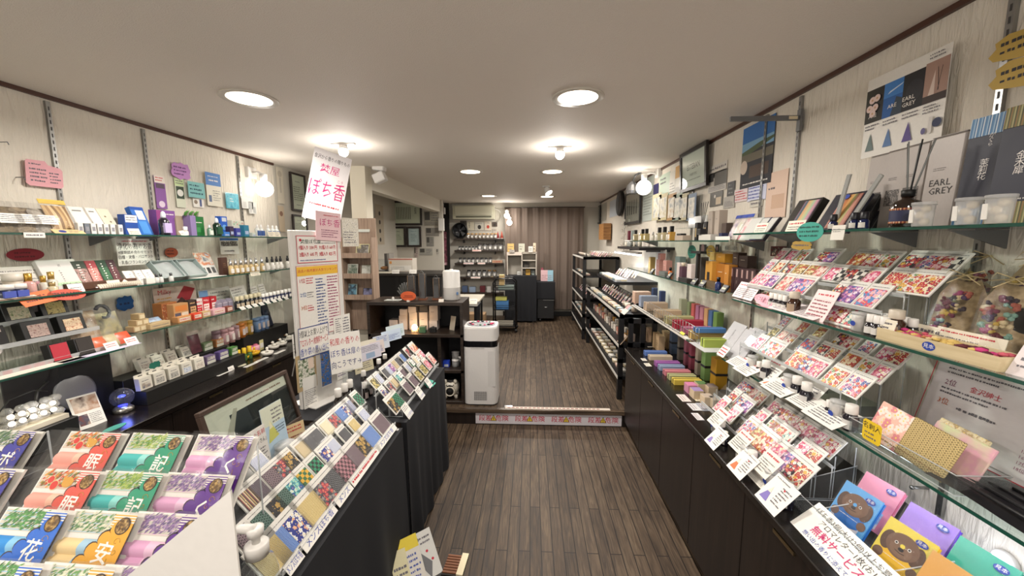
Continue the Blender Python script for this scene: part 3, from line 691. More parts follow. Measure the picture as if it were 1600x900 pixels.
# rows of white-capped tester bottles behind the racks
pts = [(458,662),(472,652),(484,642),(495,633),(505,624),(515,616),(524,608),(533,600),(541,592)]
for i,(px,py) in enumerate(pts):
    p = at(px,py,Z=TT);loc = Vector((-.915,at(px,py,X=-.915).y,TT))
    stand(('bt','test'),lambda l: bottle(l,.014,.085,body='#2a2624',caph=.42),f'white-capped tester bottle, {ORD[i]} in the row between the board and the sachets',loc,FACE_R)
for i,(px,py) in enumerate(((527,597),(537,585),(545,577))):
    loc = Vector((-.98,at(px,py,X=-.98).y,TT));stand(('bt','big'),lambda l: bottle(l,.021,.14,body='#1c1410',lab='#e4c8c4',caph=.3),('large dark oil bottle nearest the board, white cap','large dark oil bottle, middle one of three behind the tester row','large dark oil bottle farthest of three behind the tester row')[i],loc,FACE_R)
for i,(px,py) in enumerate(((391,700),(443,668))):
    loc = Vector((-.96,at(px,py,X=-.96).y,TT));t = thing('tester_jar',('frosted tester jar with a blue seal next to the purple towel pack','frosted tester jar below the tan notice')[i],'jar',loc,FACE_R)
    B().lathe([(.03,0),(.036,.003),(.038,.07),(.034,.085)],FROST,16).obj('body',t);B().lathe([(.036,.083),(.037,.1),(0,.102)],FROST,16).obj('lid',t);B().disc(0,.04,.012,-.0385,M('#2a4cae'),e=.7).obj('seal',t)
    B().lathe([(.02,.004),(.024,.05),(0,.052)],M('#a89c90'),10).obj('contents',t)
# far table bottles
F = [(570,612,-.93),(577,605,-.93),(583,598,-.93),(589,592,-.93),(596,585,-.93),(604,577,-.93),(612,569,-.93),(620,561,-.93),(628,553,-.93),(636,545,-.93)]
for i,(px,py,X) in enumerate(F):
    stand(('bt','far'),lambda l: bottle(l,.018,.1,body='#1c1614',lab='#d8c4c0',caph=.33),f'white-capped dark bottle, {ORD[i]} in the row behind the far table rack',Vector((X,min(2.54,max(1.77,at(px,py,X=X).y)),TT)),FACE_R)
for i,(px,py,X) in enumerate(((568,588,-1.02),(592,570,-1.02),(610,553,-1.02),(625,543,-1.02))):
    stand(('bt','far'),None,f'white-capped dark bottle, {ORD[i]} in the second row among the little signs of the far table',Vector((X,min(2.54,max(1.77,at(px,py,X=X).y)),TT)),FACE_R)
# little standing signs on the far table
for i,(x0,y0,x1,y1,X,c,ops,l) in enumerate(((562,545,577,585,-1.06,'#d8cfae',[('l',.1,.7,.9,.95,1,BLUE),('l',.1,.15,.9,.6,4,INK)],'cream sign with blue heading among the far table bottles'),(567,525,583,560,-1.1,'#e2dccb',TXT(INK,5),'blank-backed cream sign behind the far table bottles'),
    (570,530,588,566,-1.04,'#d8d4e0',[('l',.1,.55,.9,.95,4,INK),('r',.3,.1,.7,.45,'#9ab0cc')],'lilac sign with a bottle drawing on the far table'),(585,527,596,555,-1.02,'#e0d4d0',TXT(BLUE,6),'narrow white sign of blue print on the far table'),
    (591,518,603,548,-1.06,'#d2dae6',[('l',.1,.5,.9,.95,4,BLUE),('r',.4,.1,.6,.4,'#4a78b8')],'pale blue sign with a bottle drawing on the far table'),(605,514,620,536,-1.02,'#cddcee',TXT(BLUE,5),'blue lettered sign beside the round candle'),(612,502,625,530,-1.08,'#d4e2e6',TXT(M('#3a8a84'),6),'pale teal sign standing highest on the far table'))):
    a,c_ = at(x0,y1,X=X),at(x1,y0,X=X);w = max(.05,(c_.y-a.y));sheet('sign',l,'sign',(X,(a.y+c_.y)/2,a.z-.01),w*.9,max(.08,abs(c_.z-a.z)),R(62),ops,R(8),0,M(c))
a = at(572,527,X=-1.02);t = thing('sign_stand','white sign with red and blue Japanese lettering on a clear stand','sign',(-1.0,1.98,TT),R(48),None,R(6))
b = B();b.T = Matrix.Translation((0,0,.17));b.box(-.085,0,0,.085,.003,.215,CARD);draw(b,[('t','和風の香りの',.5,.72,.15,RED),('t','ぽち香は扉の',.5,.43,.15,M('#2a3a8a')),('t','向こうです→',.5,.14,.15,M('#1c2a6a'))],.17,.215);b.obj('sign_panel',t)
B().box(-.03,-.002,0,.03,.004,.18,ACRYL).box(-.05,-.02,0,.05,.04,.004,ACEDGE).obj('stand',t)

# ------------------------------------------------------------------ towel packs on a stepped stand at the near end
TW = dict(h=('coral','#e0584a','眠',['#c8382c','#e8a040','#5a7a3a'],'#f0a898','#f4c0a8'),p=('indigo','#3a3a9c','ポ',['#5a7a54','#7a9470','#3f5f4a'],'#b4bce0','#c8d0ec'),g=('green','#1f9a74','記',['#8aa83a','#b8c86a','#5a8a3a'],'#4ab8b4','#90d8d0'),
          l=('violet','#5a1c8a','く',['#8a6a9a','#6a5a84','#b8a0c0'],'#e0a8cc','#ecc4dc'),b=('blue','#1f6ad0','花',['#4a8a4a','#6aa85a','#3a6a3a'],'#2a90dc','#8ac8ec'),y=('yellow','#e8a82c','安',['#6a9a5a','#e8e4c8','#4a7a4a'],'#f0d49c','#a8cce0'))
def towel_pack(label,k):
    nm,c,kan,herb,tw,tw2 = TW[k];w,h = .176,.21;t = thing('towel_pack',label,'towel pack');m = M(c,.5)
    B().box(-w/2,0,0,w/2,.006,h,M('#ece8e0')).obj('card',t)
    b = B();b.quad(-w/2+.004,h*.79,w*.24,h-.004,-.0006,M('#d2cdbd'))
    for i in range(5): b.quad(-w/2+.004,h*(.8+.04*i),w*.24,h*(.806+.04*i),-.0009,M(tw2));q = random.Random(ord(k))          # herb picture
    for _ in range(170):
        x,z = q.uniform(-w*.46,w*.12),q.uniform(h*.8,h*.96);a = q.uniform(.2,1.1);l_ = q.uniform(.007,.018);wd = q.uniform(.001,.0026)
        b.add([(x,-.0012,z),(x+l_*.5*math.cos(a)-wd*math.sin(a),-.0013,z+l_*.5*math.sin(a)+wd*math.cos(a)),(x+l_*math.cos(a),-.0012,z+l_*math.sin(a)),(x+l_*.5*math.cos(a)+wd*math.sin(a),-.0013,z+l_*.5*math.sin(a)-wd*math.cos(a))],[(0,1,2,3)],M(q.choice(herb)))
    if k == 'h':
        for u,v,r_ in ((-.052,.186,.0095),(-.036,.174,.0115)): b.disc(u,v,r_,-.0018,M('#e8d0a0'));b.disc(u,v,r_*.86,-.002,M('#d83a34'))
        b.disc(-.004,.182,.015,-.0016,M('#d8a040'),e=.8)
    b.obj('herb_picture',t)
    for i,z in enumerate((.141,.111,.081,.051)):                                                         # rolled towel
        b = B();n = 10
        b.grid(lambda u,v: (-w/2+.006+u*w*.72,-.001-.008*math.sin(math.pi*v),z+(v-.5)*.031),8,8,M(tw,.9) if i % 2 else M(tw,.95));b.grid(lambda u,v: (-w*.14+u*w*.2,-.0018-.008*math.sin(math.pi*v),z+(v-.5)*.031),3,8,M(tw2,.9));b.obj('towel',t)
    b = B();# scalloped band
    cs = [(.31,.86),(.21,.76),(.11,.66),(.02,.55)]
    poly = [(w/2-.001,h*.9),(w*.36,h*.9)]
    for cx,cz in cs:
        for s in range(7): a = R(80+s*30);poly.append((cx*w+.014*math.cos(a),cz*h+.014*math.sin(a)))
    poly += [(-w*.02,.002),(w/2-.001,.002)]
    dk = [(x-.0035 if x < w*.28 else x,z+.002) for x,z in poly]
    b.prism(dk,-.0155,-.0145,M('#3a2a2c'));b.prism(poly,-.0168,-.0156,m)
    b.text(kan,w*.27,h*.57,.031,M('#f6f2ea'),-.0174,rot=-.08,bold=.014).text(dict(h='り',p='カ',g='憶',l='し',b='粉',y='眠')[k],w*.25,h*.38,.03,M('#f6f2ea'),-.0174,rot=-.08,bold=.014)
    b.obj('band',t)
    b = B().quad(w*.2,h*.86,w/2-.001,h-.003,-.0158,M('#efe6dc'))
    for i in range(5): b.quad(w*.2,h*(.87+.024*i),w/2-.001,h*(.881+.024*i),-.0162,m)
    b.obj('striped_top',t)
    b = B().disc(w*.37,h*.88,.0165,-.0175,M('#2c2018'),20);b.disc(w*.37,h*.88,.0145,-.0178,blotch('medallion',['#2a1c12','#7a5c34','#c8a868'],160),20);b.obj('medallion',t)
    b = B();gold = M('#c8a050',.4,.4)
    for cx,cz,r0,a0 in ((.38,.74,.009,0),(.35,.67,.006,2),(.41,.66,.006,4)): b.tube([(cx*w+r0*(1-s/12)*math.cos(a0+s*.55),-.0172,cz*h+r0*(1-s/12)*math.sin(a0+s*.55)) for s in range(11)],.0006,gold,4)
    b.tube([(.36*w,-.0172,.6*h),(.38*w,-.0172,.5*h),(.35*w,-.0172,.42*h)],.0006,gold,4);b.obj('gold_scroll',t)
    B().grid(lambda u,v: ((u-.5)*(w+.008),-.0185-.002*math.sin(9*u+5*v),-.002+v*(h+.008)),6,6,FILM).obj('bag',t)
    return t
rows = [(.95,1.072,[('p',-1.183),('h',-1.118),('g',-.985),('l',-.855)],'back'),(.85,1.024,[('p',-1.24),('h',-1.11),('g',-.98),('l',-.848)],'third'),(.75,.994,[('b',-1.115),('y',-.985),('l',-.855)],'second'),(.65,.955,[('b',-1.11),('y',-.98),('l',-.852)],'front')]
TA = R(38);TH = .21
xs_by = [[(-1.247),(-1.118),(-.99),(-.81)]]
px_rows = [[(70,675),(201,676),(300,678),(404,683)],[(40,730),(169,732),(266,738),(366,744)],[(0,797),(121,795),(228,799),(330,803)],[(0,866),(82,864),(192,868),(290,872)]]
keys = ['phgl','phgl','rbyl','rbyl']
for r_i,(Y,zt,_,rn) in enumerate(rows):
    for j,(px,py) in enumerate(px_rows[r_i]):
        k = keys[r_i][j]
        if k == 'r': continue
        xr = at(px,py,Y=Y).x                                      # upper right corner of the pack
        loc = Vector((xr-.09,Y-math.sin(TA)*TH,zt-math.cos(TA)*TH))
        stand(('tw',k),lambda l,k=k: towel_pack(l,k),f'{TW[k][0]} herb towel gift pack in the {rn} row of the towel stand',loc,R(-2),TA)
t = thing('towel_stand','clear stepped acrylic stand holding the herb towel packs','display stand',(-.99,.8,TT))
for Y,zt,_,rn in rows:
    y = Y-.8;b = B();zb = zt-math.cos(TA)*TH-TT;yb = y-math.sin(TA)*TH
    b.add([(-.37,yb,zb-.004),(.24,yb,zb-.004),(.24,y+.008,zt-TT),(-.37,y+.008,zt-TT)],[(0,1,2,3)],ACRYL).box(-.37,yb-.022,zb-.007,.24,yb,zb-.004,ACEDGE)
    b.obj('rest',t)
    for u in (-.37,.24): B().tube([(u,yb,zb),(u,yb,.003),(u,y,.003),(u,y,zt-TT)],.003,ACEDGE,4).obj('cheek',t)
# white board edge in front of the towels and the pump bottle
b = B();b.prism([(-.30,0),(.30,0),(.298,.517),(.0,.272)],0,.003,M('#d2cec8',.35));b.prism([(.1,.0),(.2,.0),(.19,.24),(.16,.25)],-.0012,-.0006,M('#e0ddd8'));b.text('大',.1,.1,.05,INK,-.0015)
tag(place(b.obj('white_board'),(-.74,.5,TT),0),'blank white board slanting in front of the towel packs','board')
t = thing('pump_bottle','clear pump bottle with a white spout beside the white board','bottle',(-.645,.787,TT),R(-15));t.scale = (1.3,1.3,1.3)
B().lathe([(.028,0),(.032,.004),(.032,.075),(.026,.1),(.015,.108),(.014,.115)],clear('pet','#eef2f2',1.4,.04,.05),20).obj('body',t)
B().lathe([(.019,.112),(.02,.134),(.017,.137)],WPLAS,20).obj('collar',t);B().lathe([(.007,.136),(.007,.15),(.013,.152),(.014,.166),(.009,.168)],WPLAS,16).obj('pump',t)
B().tube([(0,0,.163),(-.02,-.012,.168),(-.038,-.022,.163),(-.05,-.03,.152)],[.0095,.008,.0065,.004],WPLAS,10).obj('spout',t)
# ------------------------------------------------------------------ the board stand, banners and frame behind the near table
UPZ = lambda z: Vector((0,0,z))
def LP(px,py,Z,X=-2.48):
    if Z < .9 and X < -2.0: X = -1.97+(X+1.97)*.60          # on the counter
    elif X < -2.0: X *= .8966                              # on the shelves: X scaled about the camera, Y from the pixel ray
    return Vector((X,at(px,py,X=X).y,Z))
bp0,bp1 = at(472,632,Z=.75),at(545,600,Z=.75)
BV = (bp1-bp0);BW = BV.length;BR = math.atan2(BV.y,BV.x);BMID = (bp0+bp1)/2;BH = .94
t = thing('notice_stand','tall white notice board standing behind the near sachet table','notice board',(BMID.x,BMID.y,.7185),BR)
B().box(-BW/2,0,0,BW/2,.02,BH,M('#dedbd6',.4),.003).obj('board',t);B().box(-BW/2+.03,-.06,0,BW/2-.03,.12,.008,M('#dedbd6',.4),.002).obj('foot',t)
NB = Vector((math.sin(BR),-math.cos(BR),0))
def onboard(px,py,off=.003):
    """Point of the notice board's face the photo shows at a pixel, as (across, up)."""
    d = _r*((px-800)/FPX) - _u*((py-450)/FPX) + _f;o = Vector((0,0,H));c = Vector((BMID.x,BMID.y,.7185))+NB*off
    q = o+d*((c-o).dot(NB)/d.dot(NB));q -= c
    return q.dot(BV/BW),q.z
def boardsheet(name,label,cat,a,c,ops,off=.003,col=CARD,roll=0,th=.0012):
    (u0,z1),(u1,z0) = onboard(*a),onboard(*c);w = u1-u0;loc = Vector((BMID.x,BMID.y,.7185+z0))+BV/BW*((u0+u1)/2)+NB*off
    return sheet(name,label,cat,loc,w,z1-z0,BR,ops,0,roll,col,th)
boardsheet('price_poster','red-bordered price poster at the top of the white notice board','poster',(462,368),(528,408),frame_lines(RED,.025,.11,.06)+[('t','焚屋ぽち香',.33,.72,.13,M('#1f4a34')),('l',.5,.8,.96,.93,1,RED),('c',.09,.84,.05,RED),('l',.42,.69,.96,.76,1,INK),('tw','1個入り 330 円',.26,.5,.13,.42,RED),('tw','大1個入り 660 円',.73,.5,.13,.42,RED),('tw','2個入り 605 円',.26,.25,.13,.42,RED),('tw','3個入り 825 円',.73,.25,.13,.42,RED),('l',.06,.06,.95,.14,1,M('#2a3a8a'))],.003)
boardsheet('ranking_poster','yellow-headed popularity ranking poster on the white notice board','poster',(462,416),(533,514),frame_lines(RED,.006,.1,.13)+[('r',.01,.86,.99,.985,'#e8b83a'),('t','過去の販売累計人気ランキング',.5,.91,.035,RED),('t','1位',.12,.77,.05,RED),('l',.2,.74,.36,.84,3,RED),('t','2位',.12,.58,.05,M('#2a5aa0')),('l',.2,.55,.36,.64,3,INK),('t','3位',.12,.4,.05,M('#c0602a')),('l',.2,.36,.36,.46,3,RED),('l',.42,.05,.66,.82,18,M('#2a4a8a')),('l',.7,.08,.96,.84,18,M('#a03a6a'))],.0035)
boardsheet('service_label','blue and red service label slanting below the ranking poster','label',(464,514),(514,548),[('t','3個以上お買い上げで',.5,.7,.18,INK),('t','アロマレター1枚無料サービス',.5,.4,.2,RED),('t','香り袋の思い出に',.5,.1,.2,BLUE)]+frame_lines(M('#3a4a8a'),.03,.09,.05),.009)
boardsheet('photo_print','photo print of white flowers in a kraft frame on the notice board','photo',(461,558),(496,602),[('r',.1,.12,.9,.9,blotch('whiteflowers',['#3a4a3a','#6a7a5a','#e8e4d8','#8a8a7a'],60)),('r',.6,.55,.88,.85,'#d8c4b4')],.004,M('#b8a078'))
boardsheet('photo_print','photo print of a blue bag on the notice board','photo',(498,535),(519,600),[('r',.04,.03,.96,.97,blotch('bluebag',['#4a443c','#8a7a6a','#3a78c0','#2a5aa8','#d0c4c0'],50))],.004)
boardsheet('notice_sheet','white drawing sheet along the middle of the notice board edge','notice',(520,495),(549,552),[('l',.1,.55,.45,.95,8,INK),('l',.55,.55,.95,.95,6,M('#5a5a6a')),('l',.1,.08,.95,.45,10,INK)],.006)
boardsheet('notice_sheet','narrow white drawing sheet low on the notice board beside the big bottles','notice',(524,554),(542,588),[('l',.1,.1,.9,.9,9,M('#6a4a7a'))],.006)
boardsheet('notice_sheet','lined white notice at the foot of the notice board','notice',(472,592),(497,632),TXT(M('#5a5560'),9),.005)
boardsheet('notice_sheet','small upright strip near the outer edge of the notice board','notice',(456,523),(461,560),TXT(INK,8),.004)
p = LP(462,655,TT,-.99);sheet('sign','tan notice with red lettering at the near foot of the notice board','sign',p,.085,.115,R(62),[('l',.15,.7,.85,.94,2,RED),('l',.1,.15,.9,.6,4,M('#8a3a2a'))],R(10),0,M('#d8bf92'))
# banners rising above the board
bb = at(502,346,Y=2.5)
sheet('banner','tall tilted white banner with big pink Japanese letters','banner',bb,.235,.465,R(42),[('t','金沢から香りの贈りもの',.5,.87,.05,INK),('t','焚屋',.48,.7,.1,M('#c23a7a')),('t','ぽち香',.5,.36,.2,M('#c02a70')),('t','こう',.8,.6,.035,M('#c23a7a')),('l',.12,.2,.9,.25,1,RED)],0,R(13),M('#dcd8d9'))
bn = ALL[-1];B().tube([(0,.004,.1),(0,.004,-(bb.z-.72)/math.cos(R(13)))],.004,WPLAS,6).obj('pole',bn)
boardsheet('pink_notice','small pale pink notice clipped over the top of the notice board','notice',(489,330),(531,376),[('t','ぽち香',.55,.52,.22,M('#c23a7a')),('l',.3,.84,.9,.92,1,RED),('l',.2,.1,.9,.4,4,M('#8a4a6a'))],.012,M('#e6c4c8'),R(3))
boardsheet('leaflet_bag','glossy clear bag with a black-and-white leaflet beside the pink notice','leaflet',(530,340),(558,385),[('r',.03,.03,.97,.97,blotch('bwleaf',['#e6e2d8','#cfcabc','#e8e4da','#4a4844'],60,.25)),('l',.1,.1,.9,.55,5,INK)],.02,M('#d4cfc2',.2))
# leaning framed board
fl = at(327,672,X=-1.12);fr = at(437,603,X=-1.12)
picture_frame('leaning_frame','brown framed picture leaning behind the near sachet table',Vector((-1.06,(fl.y+fr.y)/2-.02,.80)),.44,.235,FACE_R-R(2),'#4a3a32',[('r',0,0,1,1,'#1d1c1e'),('r',0,.78,1,1,'#d8d2c6'),('r',.0,0,.24,1,'#d8d2c6'),('p',[(.02,.1),(.3,.86),(.34,.84),(.12,.05)],M('#b0a89a')),('l',.45,.84,.92,.92,1,M('#8a6a5a'))],.016,R(14),PAPER)
for px,py,w,h,l,col,ops in ((350,668,.1,.12,'white card with fine print leaning on the brown frame','#e2ddd0',TXT(M('#6a6a60'),5)),(397,664,.1,.15,'white card with red heading in front of the brown frame','#e6e2dc',[('t','香りの名前',.5,.8,.1,RED),('t','「金沢おっさん」',.5,.6,.1,INK),('l',.1,.12,.9,.5,5,INK)]),(428,652,.11,.2,'pale blue and yellow fragrance pyramid card beside the brown frame','#b8cfe0',[('r',0,.62,1,1,'#d8dcc8'),('p',[(.12,.3),(.62,.36),(.32,.72)],M('#c8c86a')),('p',[(.24,.55),(.42,.57),(.32,.72)],M('#e8e4c0')),('l',.45,.62,.95,.92,4,INK),('l',.5,.4,.95,.56,3,M('#5a6a7a'))])):
    p = LP(px,py,.80,-1.0);sheet('info_card',l,'card',Vector((-.985,p.y,TT+.055)),w,h,FACE_R-R(4),ops,R(8),0,M(col))
p = LP(410,690,TT,-.97)

# ------------------------------------------------------------------ left wall, notices pinned up
PINK,PURP,TEAL = M('#dba0a8'),M('#c08ac8'),M('#7ab8b8')
def wl(x0,y0,x1,y1,name,label,cat,ops,**kw): return wallsheet('L',x0,y0,x1,y1,name,label,cat,ops,**kw)
wl(36,252,101,292,'sign','pink price card pinned to the wall above the clear bags','sign',[('l',.12,.78,.55,.9,1,INK),('l',.12,.14,.55,.72,4,INK),('l',.62,.14,.92,.62,4,INK)],col=PINK,off=.02,outline=[(0,.08),(.05,.92),(.1,.98),(.55,1),(.62,.86),(.93,.8),(1,.7),(.97,.08),(.9,0),(.08,0)])
wl(265,254,299,281,'sign','purple cloud-shaped sign pinned to the wall','sign',[('l',.16,.22,.84,.8,3,M('#5a2a6a'))],col=PURP,off=.02,outline=CLOUD)
wl(240,275,262,326,'hang_card','purple bath salt card hanging on the wall','hanging card',[('r',0,.78,1,1,'#e6dcd4'),('l',.1,.82,.9,.97,2,RED),('r',.1,.62,.9,.76,'#5a4a5a'),('c',.5,.14,.1,'#e0d0e4')],col=M('#8a5aa0'),off=.012)
wl(272,279,291,324,'hang_card','green bath salt card hanging on the wall','hanging card',[('r',0,.74,1,1,'#c8dca8'),('l',.1,.78,.9,.95,2,INK),('r',.08,.3,.92,.72,'#3a4a3a'),('c',.5,.5,.12,'#e6e6e0')],col=M('#d4d8c4'),off=.012)
wl(293,285,321,309,'sign','teal sign with hand lettering on the wall beside the green card','sign',[('l',.1,.15,.9,.9,3,M('#1a4a5a'))],col=TEAL,off=.03)
wl(301,308,319,324,'photo_card','small white product card under the teal sign','card',[('c',.25,.5,.2,'#8a7a6a'),('r',.6,.1,.8,.8,'#4a5a8a')],off=.01)
wl(320,271,348,322,'poster','blue and cream poster on the wall beside the teal sign','poster',[('r',0,.62,1,1,'#4a7ec0'),('l',.15,.86,.85,.92,1,WHITE),('l',.2,.72,.8,.82,1,WHITE),('r',.12,.12,.3,.32,'#5a6a8a'),('l',.4,.15,.9,.5,5,M('#8a8a84'))],col=M('#e0dccc'),off=.02)
wl(352,302,374,326,'pouch','turquoise pouch hanging on the wall','pouch',[('r',.05,.05,.95,.95,blotch('turq',['#3a98b8','#6ac0d0','#2a80a8'],30)),('l',.3,.4,.7,.7,2,WHITE)],col=M('#58b0c4',.25),off=.02)
for i,(a,l) in enumerate((((377,309,396,326),'clear blister pack on the wall above the dishes of blue packs'),((388,316,401,334),'narrow clear blister pack below the glowing bulb'))):
    wl(*a,'blister_pack',l,'blister pack',[('r',.1,.1,.4,.6,'#b8b8b4'),('r',.55,.1,.9,.6,'#a8aaa8')],col=M('#d8d8d4',.2),off=.02)
wl(431,262,445,318,'hanging_scroll','pale paper scroll with a figure hanging past the bulb','scroll',[('c',.5,.82,.09,'#b8b0a0'),('r',.38,.3,.62,.72,'#b4ada0')],col=M('#cfc8b8'),off=.01)
wl(434,322,446,362,'hanging_scroll','lower narrow wooden panel with a carved emblem below the paper scroll','panel',[('c',.5,.7,.1,'#8a6a5a')],col=M('#c8b8a0'),off=.01)
for x0,y0,x1,y1,l in ((451,272,478,330,'dark framed certificate on the wall beside the tall banner, upper one'),(455,336,480,372,'dark framed certificate mostly hidden under the upper certificate')):
    loc,w,h = wallrect('L',x0,y0,x1,y1,.022);picture_frame('framed_certificate',l,loc,w,h,FACE_R,'#2a2220',[('l',.3,.78,.7,.84,1,INK),('l',.14,.25,.86,.68,7,M('#6a665e')),('l',.3,.1,.7,.16,1,INK)],.018,0,M('#d6d2c4'))
for i,(px,py,l) in enumerate(((5,222,'small wire hook in the wall near the shop front'),(31,277,'small wire hook in the wall beside the pink price card'))):
    p = at(px,py,X=LW+.02);tag(B().tube([(LW,p.y,p.z),(LW+.04,p.y,p.z),(LW+.045,p.y,p.z-.012)],.002,GREYM,5).obj('wire_hook'),l,'hook')

# ------------------------------------------------------------------ left top shelf
Z = ZL3
for i,(px,l,c) in enumerate(((18,'clear bag of dark incense chips at the near end of the top shelf',['#4a4238','#8a7a60','#2a2620']),(45,'clear bag of brown resin with a white label on the top shelf',['#6a5a4a','#a89880','#4a3a2e']),(72,'clear bag of grey-brown chips with a white label on the top shelf',['#8a8278','#b8b0a4','#5a544c']))):
    p = LP(px,365,Z,-2.45);t = pouch('incense_bag',l,'bag',p,.105,.15,FACE_R,blotch('chips%d' % i,c,40),(),R(25),None,None,.022)
    B().box(-.04,-.034,.03,.04,-.033,.075,CARD).lines(-.034,.036,.034,.07,4,SOFT,-.0346).obj('paper_label',t)
p = LP(104,362,Z,-2.44);t = pouch('wood_stick_bag','clear bag of tan wood sticks with a yellow header','bag',p,.11,.17,FACE_R,stripes('sticks',['#c8a878','#a8845a','#d8bc90','#8a6a48'],90),(),R(22),M('#d8b44a'),None,.015)
for i,(px,w,l) in enumerate(((120,.06,'white flat incense box leaning beside the wood sticks'),(140,.1,'wide white flat incense box leaning on the top shelf'),(163,.06,'white flat incense box with grey title leaning on the top shelf'),(183,.06,'cream flat box with small brown marks leaning on the top shelf'))):
    p = LP(px,360,Z,-2.47);carton('flat_box',l,'box',p,w,.018,.155,'#e4e0d8' if i < 3 else '#d8d0bc',FACE_R,[('r',.35,.84,.75,.88,'#6a6a66')] if i in (1,2) else [('c',.4,.7,.03,'#7a6a4a'),('c',.6,.5,.03,'#7a6a4a')] if i == 3 else (),R(28))
for i,px in enumerate((128,138,148,158,168,178,190)):
    p = LP(px,366,Z,-2.39);carton('sample_box',f'tiny white sample box, {ORD[i]} of seven standing in front of the flat white boxes','box',p,.022,.02,.05,'#d8d6d2' if i not in (1,) else '#6a707a',FACE_R,[('r',.2,.3,.8,.7,'#8a8a90')],group=None)
p = LP(112,367,Z,-2.37);sheet('price_card','tan price strip with a blue oval lying before the wood sticks','price card',p,.12,.03,FACE_R,[('e',.3,.5,.12,.6,'#2a3a8a'),('l',.5,.2,.9,.8,2,INK)],R(50),0,M('#d8bc8a'))
p = LP(55,372,Z-.02,-2.345);sheet('price_card','small white price label on the edge of the top shelf under the clear bags','price card',p,.07,.022,FACE_R,[('l',.1,.2,.9,.8,1,INK)])
p = LP(205,345,Z,-2.46);carton('white_header_box','blue box with a white speech-bubble header on the top shelf','box',p,.07,.04,.11,'#1f4a9c',FACE_R,[('r',.05,.62,.95,.98,'#e6e6e4'),('l',.1,.68,.9,.92,2,INK)])
p = LP(212,366,Z,-2.38);sheet('price_card','cream price card before the blue box','price card',p,.06,.035,FACE_R,TXT(INK,2),R(20),0,M('#e4dcc4'))
p = LP(231,360,Z,-2.46);carton('tall_blue_box','tall leaning blue and white bath oil box','box',p,.075,.03,.17,'#2a6ac0',FACE_R,[('r',0,.9,1,1,'#1a4aa0'),('r',.3,.55,.85,.88,'#d8e4f0'),('r',.2,.05,.8,.5,'#4a90d8')],R(20))
p = LP(262,360,Z,-2.47);carton('bath_box','purple bath product box','box',p,.12,.05,.15,'#7a4a92',FACE_R,[('r',.0,0,.25,1,'#8a3a7a'),('l',.4,.8,.9,.9,1,WHITE)])
def spray(label,loc,body,band,h=.12,r=.022,cap='#d8dce0'):
    t = thing('spray_bottle',label,'bottle',loc,FACE_R)
    B().lathe([(r*.95,0),(r,.003),(r,h*.6),(r*.5,h*.72)],M(body,.15,coat=.4),14).obj('body',t);B().lathe([(r*.45,h*.7),(r*.5,h*.8),(r*.36,h*.95),(0,h)],M(cap,.3),12).obj('spray_cap',t)
    B().box(-r*.8,-r-.001,h*.1,r*.8,-r*.5,h*.5,M(band)).obj('paper_label',t);return t
spray('dark spray bottle with a lilac label before the purple box',LP(258,367,Z,-2.39),'#1c1826','#b8a8d0',.14,.026)
p = LP(238,335,Z,-2.5);
p = LP(290,360,Z,-2.46);t = thing('open_box','open beige box with a lilac side beside the purple box','box',p,FACE_R)
B().box(-.06,.03,0,.06,.034,.125,M('#a89884')).box(-.06,0,0,-.056,.03,.11,M('#a89884')).box(.02,-.02,0,.06,.03,.13,M('#8a78a8')).box(-.06,0,0,.06,.034,.004,M('#a89884')).obj('body',t)
put = lambda k,l,px,py,Z,X,**kw: stand(('bt',k),lambda q: bottle(q,**kw),l,LP(px,py,Z,X),FACE_R)
put('wcap','tiny white-capped bottle before the beige open box',290,365,Z,-2.39,r=.015,h=.055,body='#c8c4bc',cap='#eeeae4',caph=.4)
sheet('price_card','cream tag leaning by the tiny white-capped bottle','price card',LP(290,368,Z,-2.37),.05,.035,FACE_R,TXT(INK,2),R(30),R(-10),M('#e4dfd0'))
carton('bath_box','green bath product box on the top shelf','box',LP(311,362,Z,-2.44),.09,.05,.125,'#1f6a30',FACE_R,[('l',.2,.65,.8,.75,1,WHITE),('r',.35,.2,.65,.45,'#3a8a4a')])
b = B();
for k in range(9): b.tube([(-.05+.012*k,0,.0),(-.045+.012*k,-.006,.02+.01*(k % 3)),(-.04+.012*k,-.02,.03)],[.004,.006,.001],M(('#4a8a3a','#8ab86a','#e0e4d0')[k % 3]),5)
tag(place(b.obj('artificial_sprig'),LP(302,330,Z+.127,-2.46)+Vector((0,-.02,0)),FACE_R),'sprig of green and white leaves lying on the beige and green boxes','sprig')
spray('slim pale green bottle beside the green box',LP(328,364,Z,-2.4),'#6a8a74','#d8e0d4',.075,.015)
spray('dark green spray bottle with a silver cap',LP(340,366,Z,-2.39),'#0f2a1c','#1a4a30',.125,.024)
carton('bath_box','bright blue bath box behind the dark green spray bottle','box',LP(351,358,Z,-2.45),.06,.04,.14,'#1f5ac0',FACE_R,[('r',.2,.75,.85,.95,'#c8d0d8'),('c',.5,.45,.14,'#6aa8e0')])
for px,w,h,c,l in ((363,.035,.07,'#3a2a4a','small dark plum box on the top shelf'),(373,.045,.06,'#3a3f9a','small indigo box with a lilac panel'),(386,.05,.085,'#2a7a9a','teal box among the small bath boxes'),(355,.05,.03,'#3a78c8','low pale blue box before the bright blue box'),(397,.035,.03,'#c8d0c8','little clear box at the end of the bath boxes')):
    carton('small_box',l,'box',LP(px,365,Z,-2.41),w,.035,h,c,FACE_R,[('r',.15,.2,.85,.5,'#a8b8d8')])
